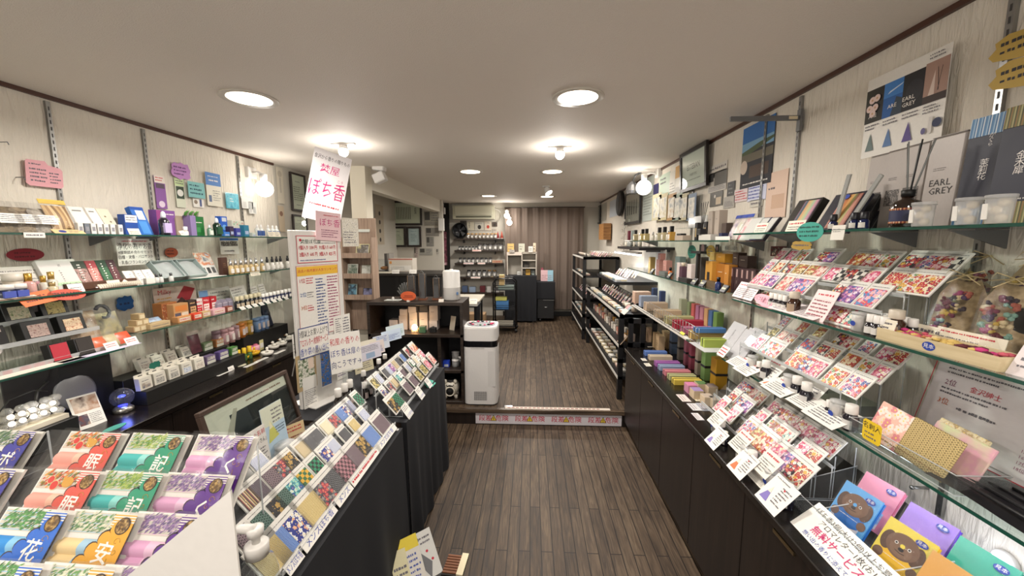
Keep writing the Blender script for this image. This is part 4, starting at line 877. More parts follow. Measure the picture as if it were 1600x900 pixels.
carton('display_box','white open tray of green leaf packs behind the small bath boxes','box',LP(372,352,Z,-2.5),.12,.04,.12,'#d8d8cc',FACE_R,[('r',.05,.7,.95,.95,blotch('leafp',['#4a8a4a','#d8e0d0','#b84a3a'],40)),('r',.4,.05,.7,.5,'#8a7a9a')])
for i,px in enumerate((402,408,419,426,432)):
    spray(f'white spray bottle with a blue band, {ORD[i]} of five under the glowing bulb',LP(px,358,Z,-2.45),'#d8dcd8','#3a5a9c',.1,.019,'#f0efec')
sheet('leaflet','open white card standing before the white spray bottles','card',LP(430,367,Z,-2.39),.15,.045,FACE_R,[('l',.05,.1,.45,.9,4,INK),('l',.55,.1,.95,.9,4,INK)],R(15),0,M('#e8e0cc'))

# ------------------------------------------------------------------ left second shelf
Z = ZL2
sheet('paper_notice','white printed paper in a clear stand under the red cloud sign','notice',LP(38,440,Z,-2.47),.2,.135,FACE_R,[('l',.05,.1,.95,.9,8,M('#8a8684')),('c',.8,.35,.1,'#c89098')],R(22),0,M('#d4d0c8'))
wl(8,388,71,408,'sign','dark red cloud-shaped sign over the second shelf','sign',[('l',.2,.2,.8,.8,2,M('#5a0f18'))],col=M('#8a1a2a'),off=.012,outline=OVAL)
for i,(px,l) in enumerate(((7,'white-lidded jar with a dark blue label, nearer of two'),(28,'white-lidded jar with a dark blue label, farther of two'))):
    t = thing('cream_jar',l,'jar',LP(px,464,Z,-2.39),FACE_R);B().lathe([(.026,0),(.028,.004),(.028,.04)],M('#1c2440',.3),16).obj('body',t);B().lathe([(.029,.04),(.029,.06),(0,.062)],M('#e2ded8',.4),16).obj('lid',t);B().box(-.018,-.0295,.008,.018,-.02,.034,M('#4a5ab0')).obj('paper_label',t)
t = thing('cream_jar','taller beige jar behind the blue-labelled jars','jar',LP(22,452,Z,-2.44),FACE_R);B().lathe([(.026,0),(.028,.004),(.028,.07)],M('#b8ac9c',.4),16).obj('body',t);B().lathe([(.03,.07),(.03,.1),(0,.102)],M('#cfc8bc',.4),16).obj('lid',t)
def scent(label,loc,liquid,cap,h=.09,r=.017):
    t = thing('perfume_bottle',label,'bottle',loc,FACE_R)
    B().lathe([(r*.95,0),(r,.002),(r,h*.55),(r*.5,h*.66)],M(liquid,.15,coat=.5),12).obj('body',t);B().lathe([(r*.55,h*.64),(r*.6,h*.98),(0,h)],M(cap,.25,.6),12).obj('cap',t);return t
scent('pink bottle with a gold cap on the second shelf',LP(46,452,Z,-2.42),'#c89a94','#c8a04a',.1,.022)
scent('small clear bottle with a gold cap beside the pink bottle',LP(69,450,Z,-2.42),'#c8c4b8','#c8a04a',.085,.016)
scent('clear ridged bottle with a gold stopper, taller of the clear ones',LP(82,450,Z,-2.43),'#d0ccc0','#c8a860',.1,.019)
scent('squat cream bottle before the grey incense booklet',LP(83,456,Z,-2.4),'#c8bc9c','#b8a070',.055,.018)
for px,w,l,r_ in ((65,.12,'orange price sign hanging over the shelf edge, nearer one',-8),(110,.14,'red-orange oval sign hanging over the shelf edge, farther one',4)):
    sheet('sign',l,'sign',LP(px,462,Z-.03,-2.34),w,.06,FACE_R,[('l',.15,.2,.85,.8,2,M('#5a1a10'))],R(35),R(r_),M('#d8692e' if px < 80 else '#b8442c'),outline=OVAL if px > 80 else None)
for i,px in enumerate((6,28,48)): sheet('price_card',f'brown and cream price strip, {ORD[i]} of three along the second shelf edge','price card',LP(px,470,Z+.001,-2.345),.06,.03,FACE_R,[('r',0,0,1,.3,'#6a4a30'),('l',.1,.4,.9,.9,2,INK)],R(70),0,M('#dcd6c4'))
sheet('paper_notice','white paper with red print behind the grey incense booklet','notice',LP(92,420,Z,-2.52),.15,.15,FACE_R,[('l',.1,.5,.9,.95,4,M('#9a5a6a'))],R(5),0,M('#d8d4cc'))
carton('incense_booklet','flat pale grey incense box leaning with a green strip','box',LP(108,448,Z,-2.44),.13,.02,.16,'#cfccc8',FACE_R,[('tv','花',.6,.8,.06,'#6a6a6a'),('l',.52,.3,.58,.7,6,M('#6a6a6a')),('r',.2,.2,1.0,.3,'#b8d8b0'),('t','ナチュラルインセンス',.6,.215,.055,INK)],R(24))
sheet('price_card','white price card under the green strip','price card',LP(122,456,Z,-2.38),.06,.04,FACE_R,TXT(INK,2),R(20))
for px,w,c,c2,l in ((137,.07,'#2f3a2c','#b08a84','dark floral incense box leaning on the brown rest'),(156,.05,'#9a3a40','#d89a90','red patterned incense box leaning on the brown rest'),(173,.05,'#22402c','#3a6a48','green incense box leaning on the brown rest'),(187,.045,'#3a1c22','#6a3a40','dark maroon incense box leaning on the brown rest')):
    carton('incense_box',l,'incense box',LP(px,442,Z+.015,-2.46),w,.02,.13,c,FACE_R,[('r',.1,.05,.9,.7,blotch('ib'+c,[c,c2,c],60)),('l',.4,.1,.6,.9,8,WHITE)],R(20))
tag(place(B().box(-.16,0,0,.16,.05,.035,M('#5a3a2a'),.002).obj('brown_rest'),LP(165,448,Z,-2.43),FACE_R),'low brown rest under the leaning incense boxes','stand')
for i,(px,l) in enumerate(((180,'cream price card before the green incense box'),(198,'cream arrow-shaped price card at the end of the brown rest'))):
    sheet('price_card',l,'price card',LP(px,447,Z+.005,-2.37),.06 if i == 0 else .025,.035,FACE_R,TXT(INK,2) if i == 0 else (),R(15),0,M('#e4dcc8'),outline=None if i == 0 else [(.1,0),(.9,0),(.9,.6),(1.1,.6),(.5,1),(-.1,.6),(.1,.6)])
pouch('stick_bag','long clear bag of pale sticks along the shelf edge','bag',LP(192,452,Z,-2.365),.24,.03,FACE_R,stripes('palest',['#d8d0c0','#b8a890'],200),(),R(30),None)
wl(180,373,242,414,'price_poster','white poster about purifying incense over the second shelf','poster',[('l',.15,.86,.85,.95,1,RED),('t','浄化の為のお香',.5,.62,.2,INK),('t','4種類詰め合わせセット',.5,.44,.1,INK),('t','白檀・沈香・パロサント',.5,.26,.11,INK),('t','・乳香(フランキンセンス)',.5,.06,.11,INK)],off=.1)
for i,px in enumerate((213,226,240)): carton('flat_box',f'small white flat box, {ORD[i]} of three leaning under the purifying poster','box',LP(px,442,Z,-2.44),.06,.015,.085,'#dedad4',FACE_R,[('l',.4,.2,.6,.8,4,M('#9a9a96'))],R(30))
for i,(px,l) in enumerate(((245,'small dark-topped clear vial, nearest of three'),(252,'small dark-topped clear vial, middle of three'),(268,'small dark-topped clear vial, farthest of three'))): scent(l,LP(px,440,Z,-2.385),'#c4c4c0','#4a4a4c',.05,.012)
carton('sample_box','small white box before the clear vials','box',LP(237,448,Z,-2.38),.05,.02,.03,'#dcd8d0',FACE_R)
def gift_tray(label,loc):
    t = thing('gift_tray',label,'gift box',loc,FACE_R,None,R(38));m = M('#98a6a4')
    B().box(-.085,0,0,.085,.004,.13,m).box(-.085,-.03,0,.085,0,.004,m).box(-.085,-.03,.126,.085,0,.13,m).box(-.085,-.03,0,-.081,0,.13,m).box(.081,-.03,0,.085,0,.13,m).obj('tray',t)
    B().grid(lambda u,v: (-.078+u*.156,-.012-.008*math.sin(8*u+3*v),.006+v*.118),8,8,clear('crinkle','#dfe6e6',1.2,.15,.3,.6)).obj('wrapping',t);return t
gift_tray('grey-blue gift tray in crinkled wrapping, nearer of two',LP(272,436,Z,-2.44));gift_tray('grey-blue gift tray in crinkled wrapping, farther of two',LP(303,430,Z,-2.44))
wl(257,387,279,402,'sign','rust-coloured sign above the grey-blue gift trays','sign',[('l',.12,.2,.88,.85,2,M('#5a1a10'))],col=M('#b0502c'),off=.012,outline=OVAL)
sheet('leaflet','leaflet with a blue-and-orange photo leaning beside the gift trays','leaflet',LP(330,425,Z,-2.48),.13,.17,FACE_R,[('r',0,.45,1,1,blotch('leaf1',['#b8c8d8','#c87a4a','#d8d4cc','#3a4a6a'],25)),('r',.1,.1,.3,.35,'#4a4a4a'),('r',.4,.1,.6,.35,'#3a3a3a'),('r',.7,.1,.9,.35,'#5a5a5a')],R(22),0,M('#d8d8d4'))
tag(place(B().box(-.11,-.04,0,.11,.04,.002,M('#e0ddd6')).obj('leaflet'),LP(325,432,Z,-2.4),FACE_R),'white sheet lying flat before the gift trays','sheet')
wl(343,372,374,397,'price_poster','blue-topped notice of little figures hanging behind the top shelf','poster',[('r',0,.85,1,1,'#3a6ab0'),('r',.05,.5,.95,.8,blotch('figs',['#d8d4cc','#4a4844','#8a7a78'],80)),('l',.2,.1,.8,.3,1,INK)],off=.03)
carton('perfume_box','dark brown wooden case beside the dropper bottles','box',LP(352,420,Z,-2.44),.05,.03,.12,'#4a2e24',FACE_R,[('l',.2,.4,.8,.7,3,M('#8a6a50'))])
tag(place(B().box(-.12,0,0,.12,.05,.09,M('#c4b8a4',.4),.002).obj('display_step'),LP(372,418,Z,-2.49),FACE_R),'low cream display step behind the silver-capped droppers','stand')
def dropper(label,loc,liquid,cap):
    t = thing('dropper_bottle',label,'bottle',loc,FACE_R);r,h = .016,.11
    B().lathe([(r*.95,0),(r,.002),(r,h*.5),(r*.5,h*.58)],M(liquid,.12,coat=.5),12).obj('body',t);B().lathe([(r*.62,h*.57),(r*.66,h*.8),(r*.4,h*.83),(r*.36,h*.98),(0,h)],cap,12).obj('dropper_cap',t)
    B().box(-r*.7,-r-.001,h*.08,r*.7,-r*.5,h*.36,CARD).obj('paper_label',t);return t
for i,px in enumerate((361,369,377,385,393,401,410)): stand('dropS',lambda l: dropper(l,(0,0,0),'#b8a070',M('#c4c6c8',.2,.8)),f'dropper bottle with a silver cap, {ORD[i]} in the row on the second shelf',LP(px,424,Z,-2.4),FACE_R)
for i,px in enumerate((418,426,433,439,450)): stand('dropB',lambda l: dropper(l,(0,0,0),'#d0ccc4',M('#18171a',.5)),f'dropper bottle with a black bulb, {ORD[i]} in the row toward the bulb end',LP(px,418,Z,-2.4),FACE_R)
sheet('price_card','long cream price card on the shelf edge below the droppers','price card',LP(400,432,Z-.025,-2.343),.1,.03,FACE_R,TXT(INK,2),R(15),0,M('#e4dcc8'))

# ------------------------------------------------------------------ left low shelves
Z = ZL1A
t = thing('acrylic_rack','stepped clear stand holding the black windowed gift boxes','display stand',LP(82,545,Z,-2.42),FACE_R)
for y,z in ((-.05,0),(.03,.09),(.11,.17)): B().box(-.22,y,z,.22,y+.075,z+.003,ACRYL).box(-.22,y-.002,z,.22,y,z+.02,ACEDGE).obj('rest',t)
for u in (-.22,.22): B().box(u-.0015,-.05,0,u+.0015,.185,.003,ACEDGE).box(u-.0015,.182,0,u+.0015,.185,.17,ACEDGE).obj('cheek',t)
PET = [['#8a8a9a','#d0c4d0','#6a4a6a'],['#b8a888','#e0d8c0','#7a8a5a'],['#b8a060','#e0d090','#5a4a2a'],['#b82a34','#e8e0d8','#8a1c28'],['#b88a80','#e8d0c8','#8a4a4a'],['#c89070','#e8d0b0','#a85a3a']]
for i,(px,py,r_,u,l) in enumerate(((50,508,2,-.155,'lilac petals, near end of the top row'),(83,500,2,0,'cream petals, middle of the top row'),(108,495,2,.13,'yellow petals, far end of top row'),(56,535,1,-.155,'red petals and a white ring, near end'),(86,525,1,0,'pink petals, centre of the middle row'),(116,515,1,.13,'orange petals, far end of the middle row'))):
    base = LP(82,545,Z,-2.42);loc = Vector((base.x-(.03,.03+.012,.11+.012)[r_]+.0,base.y+u,Z+(0,.093,.173)[r_]))
    t = thing('gift_box','black windowed gift box of '+l,'gift box',loc,FACE_R,None,R(14))
    B().box(-.052,0,0,.052,.05,.095,M('#131214',.35),.002).obj('body',t);B().box(-.034,-.002,.018,.034,.0,.075,blotch('pet%d' % i,PET[i],90)).obj('window',t)
    if i == 3: B().lathe([(.02,-.002),(.026,0),(.02,.002)],M('#e4dcd8'),16).obj('ring',t).rotation_euler = (R(90),0,0);t.children[-1].location = (0,-.005,.05)
for i,(px,l,c) in enumerate(((97,'blue and red labels, nearer of two in front','#b02838'),(137,'blue label and gold strip, farther of two in front','#2a2420'))):
    loc = LP(px,548,Z,-2.36);t = thing('gift_box','clear gift box with '+l,'gift box',loc,FACE_R,None,R(12))
    B().box(-.036,0,0,.036,.04,.085,M('#1c1a1c',.3),.002).obj('body',t);draw(B().box(-.031,-.002,.006,.031,0,.08,M(c)),[('r',.1,.6,.9,.85,'#2a48a8'),('r',.3,.4,.8,.58,'#dcd8d4'),('r',.2,.1,.9,.25,'#d8a838')],.062,.074).obj('label_panel',t)
wl(24,474,66,490,'sign','grey cloud-shaped sign above the black gift boxes','sign',[('l',.15,.2,.85,.8,2,INK)],col=M('#77777a'),off=.06,outline=CLOUD)
for i,(py,l) in enumerate(((500,'upper'),(525,'middle'),(550,'lowest'))): 
    pouch('white_pack',f'clear pack of white items at the near end of the low shelf, {l} of three','pack',Vector((-2.28+.06*i,1.1+.03*i,Z+.13-.06*i)),.2,.12,FACE_R,blotch('whp',['#d8d6d2','#c4c2be','#e6e4e0','#5a5a5a'],24),(),R(30),None)
p = LP(140,515,Z,-2.5);pouch('charm_pack','tall clear pack with a tan disc and a black tag','pack',Vector((-2.24,p.y,Z)),.16,.23,FACE_R,blotch('charm',['#d8c8b0','#b89878','#e0d8cc'],16),(),R(18),None)
t = pouch('ring_pack','tall clear pack with a grey scarf ring and a black band','pack',LP(176,505,Z,-2.5),.14,.2,FACE_R,blotch('ringp',['#4a4c50','#c8bc90','#a8a49c'],14),(),R(18),None)
B().tube([(.03*math.cos(a),-.004,.17+.035*math.sin(a)) for a in [R(-120+30*k) for k in range(10)]],.009,M('#6a6c70',.3),8).obj('ring',t)
for i,(px,c,l) in enumerate(((162,'#d8622e','orange sachet pouch lying before the tall clear packs'),(181,'#c8b890','cream tin-like pouch between the orange pouches'),(200,'#e05a34','bright orange soap pouch at the end of the low shelf'))):
    pouch('small_pouch',l,'pouch',LP(px,540,Z,-2.38),.085,.085,FACE_R,M(c,.5),(),R(35),None)
for i,(px,py,l) in enumerate(((177,542,'white price card before the cream pouch'),(208,533,'white price card before the bright orange pouch'))): sheet('price_card',l,'price card',LP(px,py,Z,-2.33),.06,.04,FACE_R,[('l',.1,.3,.9,.8,2,RED)],R(25))
wl(179,462,211,486,'sign','deep blue cloud-shaped sign behind the ring pack','sign',[('l',.2,.3,.8,.7,1,M('#0a2a5a'))],col=M('#1c5a9c'),off=.012,outline=CLOUD)
tag(place(B().box(-.15,-.05,0,.15,.05,.0015,PAPER).lines(-.14,-.04,.14,.04,1,RED,.002).obj('price_sheet'),LP(55,562,Z,-2.36),FACE_R),'printed price sheet lying flat below the black gift boxes','sheet')
tag(place(B().box(-.17,-.02,0,.17,.02,.0015,M('#d8d0e4')).obj('price_sheet'),LP(160,548,Z,-2.325),FACE_R),'pale lilac strip lying along the low shelf edge','sheet')
Z = ZL1B
sheet('candy_poster','white poster with a red title behind the candy-scented boxes','poster',LP(280,490,Z,-2.6),.3,.2,FACE_R,[('t','Milky',.25,.78,.16,RED),('p',[(.5,.6),(.72,.98),(.98,.85),(.8,.45)],M('#b0303a')),('p',[(.42,.4),(.62,.62),(.7,.5),(.5,.3)],M('#5a3a34')),('l',.06,.5,.38,.7,2,M('#d8a040')),('l',.06,.1,.4,.4,3,M('#c87a8a'))],R(3),0,M('#dcc8bc'))
sheet('candy_notice','pale notice with a blue corner picture beside the candy poster','notice',LP(338,470,Z,-2.6),.28,.15,FACE_R,[('r',.02,.3,.28,.95,'#7aa0d0'),('l',.36,.2,.95,.85,4,M('#7a7a78'))],R(3),0,M('#c4c0b8'))
carton('display_box','orange patterned open display box','box',LP(268,505,Z,-2.46),.1,.06,.12,M('#a86a3a'),FACE_R,[('r',.02,.02,.98,.95,blotch('orpat',['#b8703a','#7a3a24','#d8b080'],90))])
carton('display_box','open box of small picture tins beside the orange display box','box',LP(286,508,Z,-2.41),.1,.05,.11,'#b88a5a',FACE_R,[('r',.05,.1,.45,.5,'#4a4a5a'),('r',.5,.1,.95,.5,'#c8c0b0'),('r',.1,.6,.9,.9,'#c87a3a')])
for px,w,c,c2,tx,l in ((303,.06,'#3a2a24','#c8a070','','dark box with a cream picture in the candy row'),(313,.055,'#d8d0cc','#c02834','','white candy-scented box with red print'),(324,.06,'#b8202c','#e8e0d8','Milky','red candy-scented box with white lettering, nearer of two'),(336,.05,'#a81c28','#e0d4cc','','red candy-scented box with white lettering, farther of two')):
    carton('candy_box',l,'box',LP(px,490,Z,-2.44),w,.04,.115,c,FACE_R,([('t',tx,.5,.8,.12,c2)] if tx else [('l',.15,.75,.85,.92,1,M(c2))])+[('r',.15,.1,.85,.65,c2),('l',.2,.15,.8,.6,3,M(c))])
for px,w,c,l in ((290,.09,'#c8905a','flat tan box lying in front of the tin box'),(311,.06,'#d84a30','flat bright orange box in the front row of the low shelf'),(325,.06,'#c8a878','flat tan box beside the bright orange box'),(345,.1,'#d8a8b0','long pink and white flat box in the front row of the low shelf'),(362,.05,'#8a4a3a','flat brown box at the end of the candy front row')):
    carton('flat_box',l,'box',LP(px,508,Z,-2.375),w,.04,.035,c,FACE_R,[('r',.1,.2,.9,.8,'#d8c8b8'),('l',.15,.3,.85,.7,1,RED)])
for i,px in enumerate((344,353,362)):
    t = thing('pillow_box',f'lilac-grey house-shaped bottle box, {ORD[i]} of three','box',LP(px,484,Z,-2.42),FACE_R);b = B()
    b.prism([(-.02,0),(.02,0),(.02,.06),(0,.085),(-.02,.06)],0,.035,M('#8a8494'));b.obj('body',t);B().box(-.02,-.001,.058,.02,.0,.062,M('#b8b4be')).obj('fold_line',t)
for i,px in enumerate((371,378,386,393,400,406)): stand(('bt','grn'),lambda l: bottle(l,.018,.09,body='#1a2024',cap='#c4bc9c',lab=('#b8a890'),caph=.35),f'dark bottle with a cream slanted cap, {ORD[i]} in the row on the low shelf',LP(px,478,Z,-2.4),FACE_R)
for i,px in enumerate((411,417,423,429,435,441,447,453)): stand(('bt','wht'),lambda l: bottle(l,.017,.075,body='#232a4a',cap='#e8e6e0',lab='#dcdad4',caph=.38),f'white-capped blue bottle, {ORD[i]} in the row at the far end of the low shelf',LP(px,468,Z,-2.4),FACE_R)
for i,px in enumerate((381,391,401,411,421,431,440,450)): sheet('price_card',f'white price tab, {ORD[i]} along the low shelf edge under the bottles','price card',LP(px,478,Z-.005,-2.345),.045,.03,FACE_R,[('l',.1,.2,.9,.8,2,M('#8a8880'))],R(45))
for i,(px,w,h,l) in enumerate(((380,.15,.15,'large white sheet of small drawings leaning behind the dark bottles'),(404,.07,.13,'tall grey sheet leaning behind the dark bottles'),(416,.07,.14,'narrow sheet of drawings leaning behind the blue bottles'))):
    sheet('info_card',l,'card',LP(px,470,Z,-2.5),w,h,FACE_R,[('l',.08,.08,.92,.92,6,M('#77756f'))],R(14),R(-4),M('#c8c5be'))
q = random.Random(4)
for i,(px,X,dz,l) in enumerate(((214,-2.4,0,'near end of the bottom layer'),(224,-2.4,0,'middle of the bottom layer'),(235,-2.4,0,'far end of the bottom layer'),(219,-2.4,.032,'near end of the second layer'),(229,-2.4,.032,'far end of the second layer'),(224,-2.4,.064,'top of the stack'))):
    carton('kraft_box','small kraft incense box, '+l,'box',LP(px,510,Z+dz,X),.035,.05,.03,'#b8a078',FACE_R,[('r',.15,.15,.85,.85,'#d8c8a4')])
carton('kraft_tray','long kraft tray before the stacked kraft boxes','box',LP(252,515,Z,-2.375),.12,.05,.03,'#c0a880',FACE_R,[('l',.1,.3,.9,.7,1,INK)])
pouch('blue_pouch','pale blue bag lying by the kraft boxes','pouch',LP(249,505,Z,-2.42),.1,.08,FACE_R,blotch('blp',['#6a90c0','#a8c0d8','#8a7a90'],30),(),R(45),None,None,.02)

# ------------------------------------------------------------------ left counter
Z = ZCT;CP = lambda px,py: at(px,py,Z=ZCT)
sheet('poster','large pale poster standing on the counter at the near end','poster',LP(5,640,Z,-2.56),.36,.33,FACE_R,[('l',.4,.1,.65,.35,4,M('#8a8a88')),('c',.6,.5,.05,'#6a6a68')],R(6),0,M('#d2cdc2'))
t = thing('ice_lamp','glowing glass-brick lamp with bent wire handles','lamp',LP(54,660,Z,-2.28)+UPZ(.1),FACE_R);tag(place(B().box(-.12,-.05,0,.12,.08,.099,BLACK,.003).obj('display_step'),LP(54,660,Z,-2.28),FACE_R),'black block under the glowing glass-brick lamp','stand')
b = B();q = random.Random(5);ice = clear('ice','#f6f4ee',1.6,.05,.15,1.0)
for i in range(5):
    for j in range(3): x,z = -.08+.04*i,.03+.032*j;b.ball((x+q.uniform(-.005,.005),q.uniform(-.008,.008),z+.01),.022,ice,8,(1,1,.8))
b.obj('glass_beads',t);b = B()
for i in range(5):
    for j in range(2): b.ball((-.07+.035*i,.0,.05+.03*j),.011,M('#fff1dc',.5,emit=3,var=.2),8)
b.obj('light_core',t)
B().box(-.1,-.03,0,.1,.03,.02,M('#b8b0a0',.3)).obj('base',t)
B().tube([(-.1,0,.02),(-.13,0,.08),(-.06,.01,.15),(.02,.01,.16),(.06,.0,.14)],.0025,BLACK,5).tube([(.02,.01,.1),(.04,.02,.15),(.08,.02,.18)],.006,BLACK,5).obj('wire_handle',t)
lamp('POINT',(0,-.08,.1),.5,.05,t)
t = thing('metal_backdrop','brushed metal plate with a black side panel behind the glowing lamp','panel',LP(88,640,Z,-2.52),FACE_R)
B().box(-.17,0,0,.03,.006,.3,M('#4a484a',.25,.7)).obj('metal_plate',t);B().box(.03,-.0,0,.26,.012,.3,BLACK).obj('black_panel',t)
t = thing('round_mirror','round grey disc behind the brown photo card','plate',LP(131,650,Z,-2.46),FACE_R,None,R(12));b = B();b.T = Matrix.Rotation(R(90),4,'X');b.lathe([(0,0),(.085,.002),(.09,.008),(.08,.012),(0,.008)],M('#77767a',.25),32,(0,.155,0));b.obj('disc',t)
B().box(-.05,0,0,.05,.04,.05,BLACK).obj('foot',t)
sheet('photo_card','white photo card of brown incense pictures leaning on the grey disc','card',LP(146,662,Z,-2.27),.12,.165,FACE_R,[('r',.08,.5,.95,.95,blotch('inc1',['#6a3a2a','#a87a5a','#d8c8b8','#4a2a20'],14)),('r',.1,.1,.45,.42,blotch('inc2',['#7a3a28','#4a4a5a','#c8a890'],30)),('l',.5,.1,.92,.42,6,M('#8a8a88'))],R(22),R(5),CARD)
p = CP(196,640);t = thing('crystal_ball','crystal ball glowing blue on a round silver base','lamp',LP(193,640,Z,-2.32),FACE_R)
B().ball((0,0,.078),.05,clear('crystal','#e8ecf8',2.2,.01,.03),28).obj('ball',t);B().lathe([(.042,0),(.043,.018),(.03,.03),(0,.031)],M('#a8a49c',.25,.8),28).obj('base',t)
B().ball((0,0,.085),.016,M('#4a5aff',.4,emit=1.2,var=0),10,(1,1,.4)).lathe([(0,.032),(.02,.034),(0,.038)],M('#3a40ff',.4,emit=2,var=0),14).obj('blue_glow',t)
lamp('POINT',(0,-.01,.075),.5,.02,t);t.children[-1].data.color = (.2,.25,1);t.children[-1].data.energy = .2
y0_,y1_ = LP(214,600,Z,-2.3).y,LP(374,560,Z,-2.3).y;L_ = (y1_-y0_)/2
tag(place(B().box(-L_,0,0,L_,.13,.079,BLACK,.002).box(-L_,.13,0,L_,.25,.139,BLACK,.002).obj('display_step'),(-2.12,(y0_+y1_)/2,Z),FACE_R),'long two-level black display step along the wall under the soap boxes','stand')
def soap(label,loc,pic,tilt=R(8)):
    t = thing('soap_box',label,'soap box',loc,FACE_R,None,tilt);B().box(-.035,0,0,.035,.03,.07,M('#d8d3c6'),.001).obj('body',t);B().prism([(-.035,.07),(.035,.07),(.035,.088),(-.035,.088)],.028,.03,M('#d8d3c6')).box(-.012,.0275,.076,.012,.0281,.081,INK).obj('hang_tab',t)
    draw(B(),[('r',.15,.12,.85,.55,pic),('l',.2,.65,.8,.78,1,INK)],.07,.07).obj('picture',t);return t
pics = [blotch('sp%d' % i,c,60) for i,c in enumerate((['#4a5a7a','#a89a8a','#d8d4cc'],['#5a5a58','#b8b4ac','#8a8a80'],['#6a8ac0','#d8dce0','#3a5a9a'],['#8a6a5a','#d8d0c4','#5a3a30']))]
for i,px in enumerate((229,252,275,296,316)): soap(f'white soap box with a hanging tab, {ORD[i]} in the front row on the black steps',LP(px,600,Z,-2.28)+UPZ(.08),pics[(0,1,1,2,3)[i]],R(4))
for i,px in enumerate((240,260,276,292)): soap(f'white soap box with a hanging tab, {ORD[i]} in the middle row on the black steps',LP(px,585,Z,-2.36)+UPZ(.08),pics[i % 4],R(4))
for i,px in enumerate((229,250,271,295)): soap(f'white soap box with a printed face, {ORD[i]} in the back row on the black step',LP(px,560,Z,-2.5)+UPZ(.14),pics[(3,3,3,1)[i]],R(18))
sheet('sign','small dark green cloud sign among the soap boxes','sign',LP(241,563,Z,-2.33)+UPZ(.17),.07,.04,FACE_R,[],0,0,M('#1f6a58'),outline=CLOUD)
for i,(px,X,z,l) in enumerate(((311,-2.38,0,'dark wine bag with a pale header behind the soap boxes'),)): pouch('soap_bag',l,'bag',LP(px,570,Z,-2.5)+UPZ(.14),.1,.16,FACE_R,blotch('wine',['#4a1a28','#7a3a4a'],30),(),R(12),M('#d8c8bc'))
for i,(px,X,z,w,c,l) in enumerate(((328,-2.48,.14,.075,'#6a7a58','small dark green soap box on the black step'),(347,-2.48,.14,.075,'#b87a48','small orange soap box on the black step'),(330,-2.3,.08,.075,'#6a5a78','small purple soap box before the black step, nearer of two'),(351,-2.3,.08,.08,'#5a4a80','small purple soap box before the black step, farther of two'),(368,-2.3,.08,.06,'#4a7a3a','small leaf-green soap box before the black step'))):
    carton('small_box',l,'box',LP(px,560,Z,X)+UPZ(z),w,.04,.055,c,FACE_R,[('r',.05,.05,.95,.4,'#c8c8bc'),('r',.1,.5,.9,.9,blotch('sb'+c,[c,'#c8c4b8',c],50))])
def tin(label,loc,c): 
    t = thing('tea_tin',label,'canister',loc,FACE_R);B().lathe([(.027,0),(.027,.1)],M(c,.4),18).obj('body',t);B().lathe([(.028,.088),(.028,.112),(.026,.114),(0,.114)],M(c,.35),18).obj('lid',t);B().box(-.012,-.0278,.02,.012,-.02,.07,M('#d8ccc8')).obj('paper_label',t);return t
for i,(px,X,c,l) in enumerate(((340,-2.53,'#8a7078','dusky pink canister at the near end of the back row'),(352,-2.5,'#c89aa0','pink canister, nearest of the taller group'),(362,-2.5,'#c8a0a4','pink canister, middle of the taller group'),(371,-2.53,'#c0a0a8','pink canister next to the orange ones'),(379,-2.5,'#c87a30','orange canister beside the pink ones'),(383,-2.55,'#c88a3a','amber canister behind the orange one'),(392,-2.52,'#c8a048','plain yellow canister beside the blue ones'),(404,-2.53,'#7a9ac8','sky blue canister, nearest of three'),(411,-2.53,'#7a98c8','sky blue canister, middle of three'),(418,-2.53,'#88a4cc','sky blue canister, farthest of three'))):
    tin(l,LP(px,545,Z,X)+UPZ(.15 if px > 374 else .14),c)
tag(place(B().box(.0,-.03,0,.55,.09,.15,BLACK,.002).obj('display_step'),LP(376,545,Z,-2.5),FACE_R),'black step under the row of canisters','stand')
t = thing('hand_mirror','dark blue round case leaning in the corner beyond the canisters','case',LP(426,535,Z,-2.56)+UPZ(.15),FACE_R,None,R(14));B().box(-.04,0,0,.04,.03,.2,M('#141c34',.3),.006).obj('body',t);B().lathe([(.03,-.004),(.034,0)],M('#3a4258',.2),20).obj('dial',t).rotation_euler = (R(90),0,0);t.children[-1].location = (0,-.003,.12)
for i,(px,X,c,l) in enumerate(((392,-2.42,'#d89aa8','small pink pot, nearer'),(400,-2.42,'#d8a0b0','small pink pot, farther'),(410,-2.44,'#d0c890','pale yellow box behind the duck dishes'),(417,-2.46,'#b8a848','mustard box behind the duck dishes'),(424,-2.46,'#c0b458','mustard box at the far end behind the duck dishes'))):
    t = thing('small_pot',l,'pot',LP(px,548,Z,X),FACE_R)
    (B().lathe([(.026,0),(.03,.06),(.024,.065)],M(c,.4),14) if i < 2 else B().box(-.022,0,0,.022,.04,.085,M(c),.002)).obj('body',t);(B().lathe([(.025,.062),(.012,.075),(0,.077)],M('#b85a70'),14) if i < 2 else B().box(-.018,-.001,.02,.018,0,.06,CARD)).obj('lid' if i < 2 else 'print',t)
def duck(label,loc,c,rz=0):
    t = thing('duck_dish',label,'dish',loc,FACE_R+rz);m = M(c,.25)
    B().lathe([(.02,0),(.036,.008),(.045,.03),(.042,.031),(.033,.012),(0,.008)],m,20).obj('bowl',t)
    b = B();b.ball((-.012,0,.035),.018,m,12,(1.25,.9,.8)).ball((.008,0,.055),.0115,m,12).tube([(-.03,0,.04),(-.04,0,.05)],[.008,.002],m,6);b.obj('duck',t)
    B().tube([(.016,0,.054),(.028,0,.052)],[.004,.0015],M('#e0902c' if c != '#d8ac28' else '#b87818'),6).obj('beak',t);return t
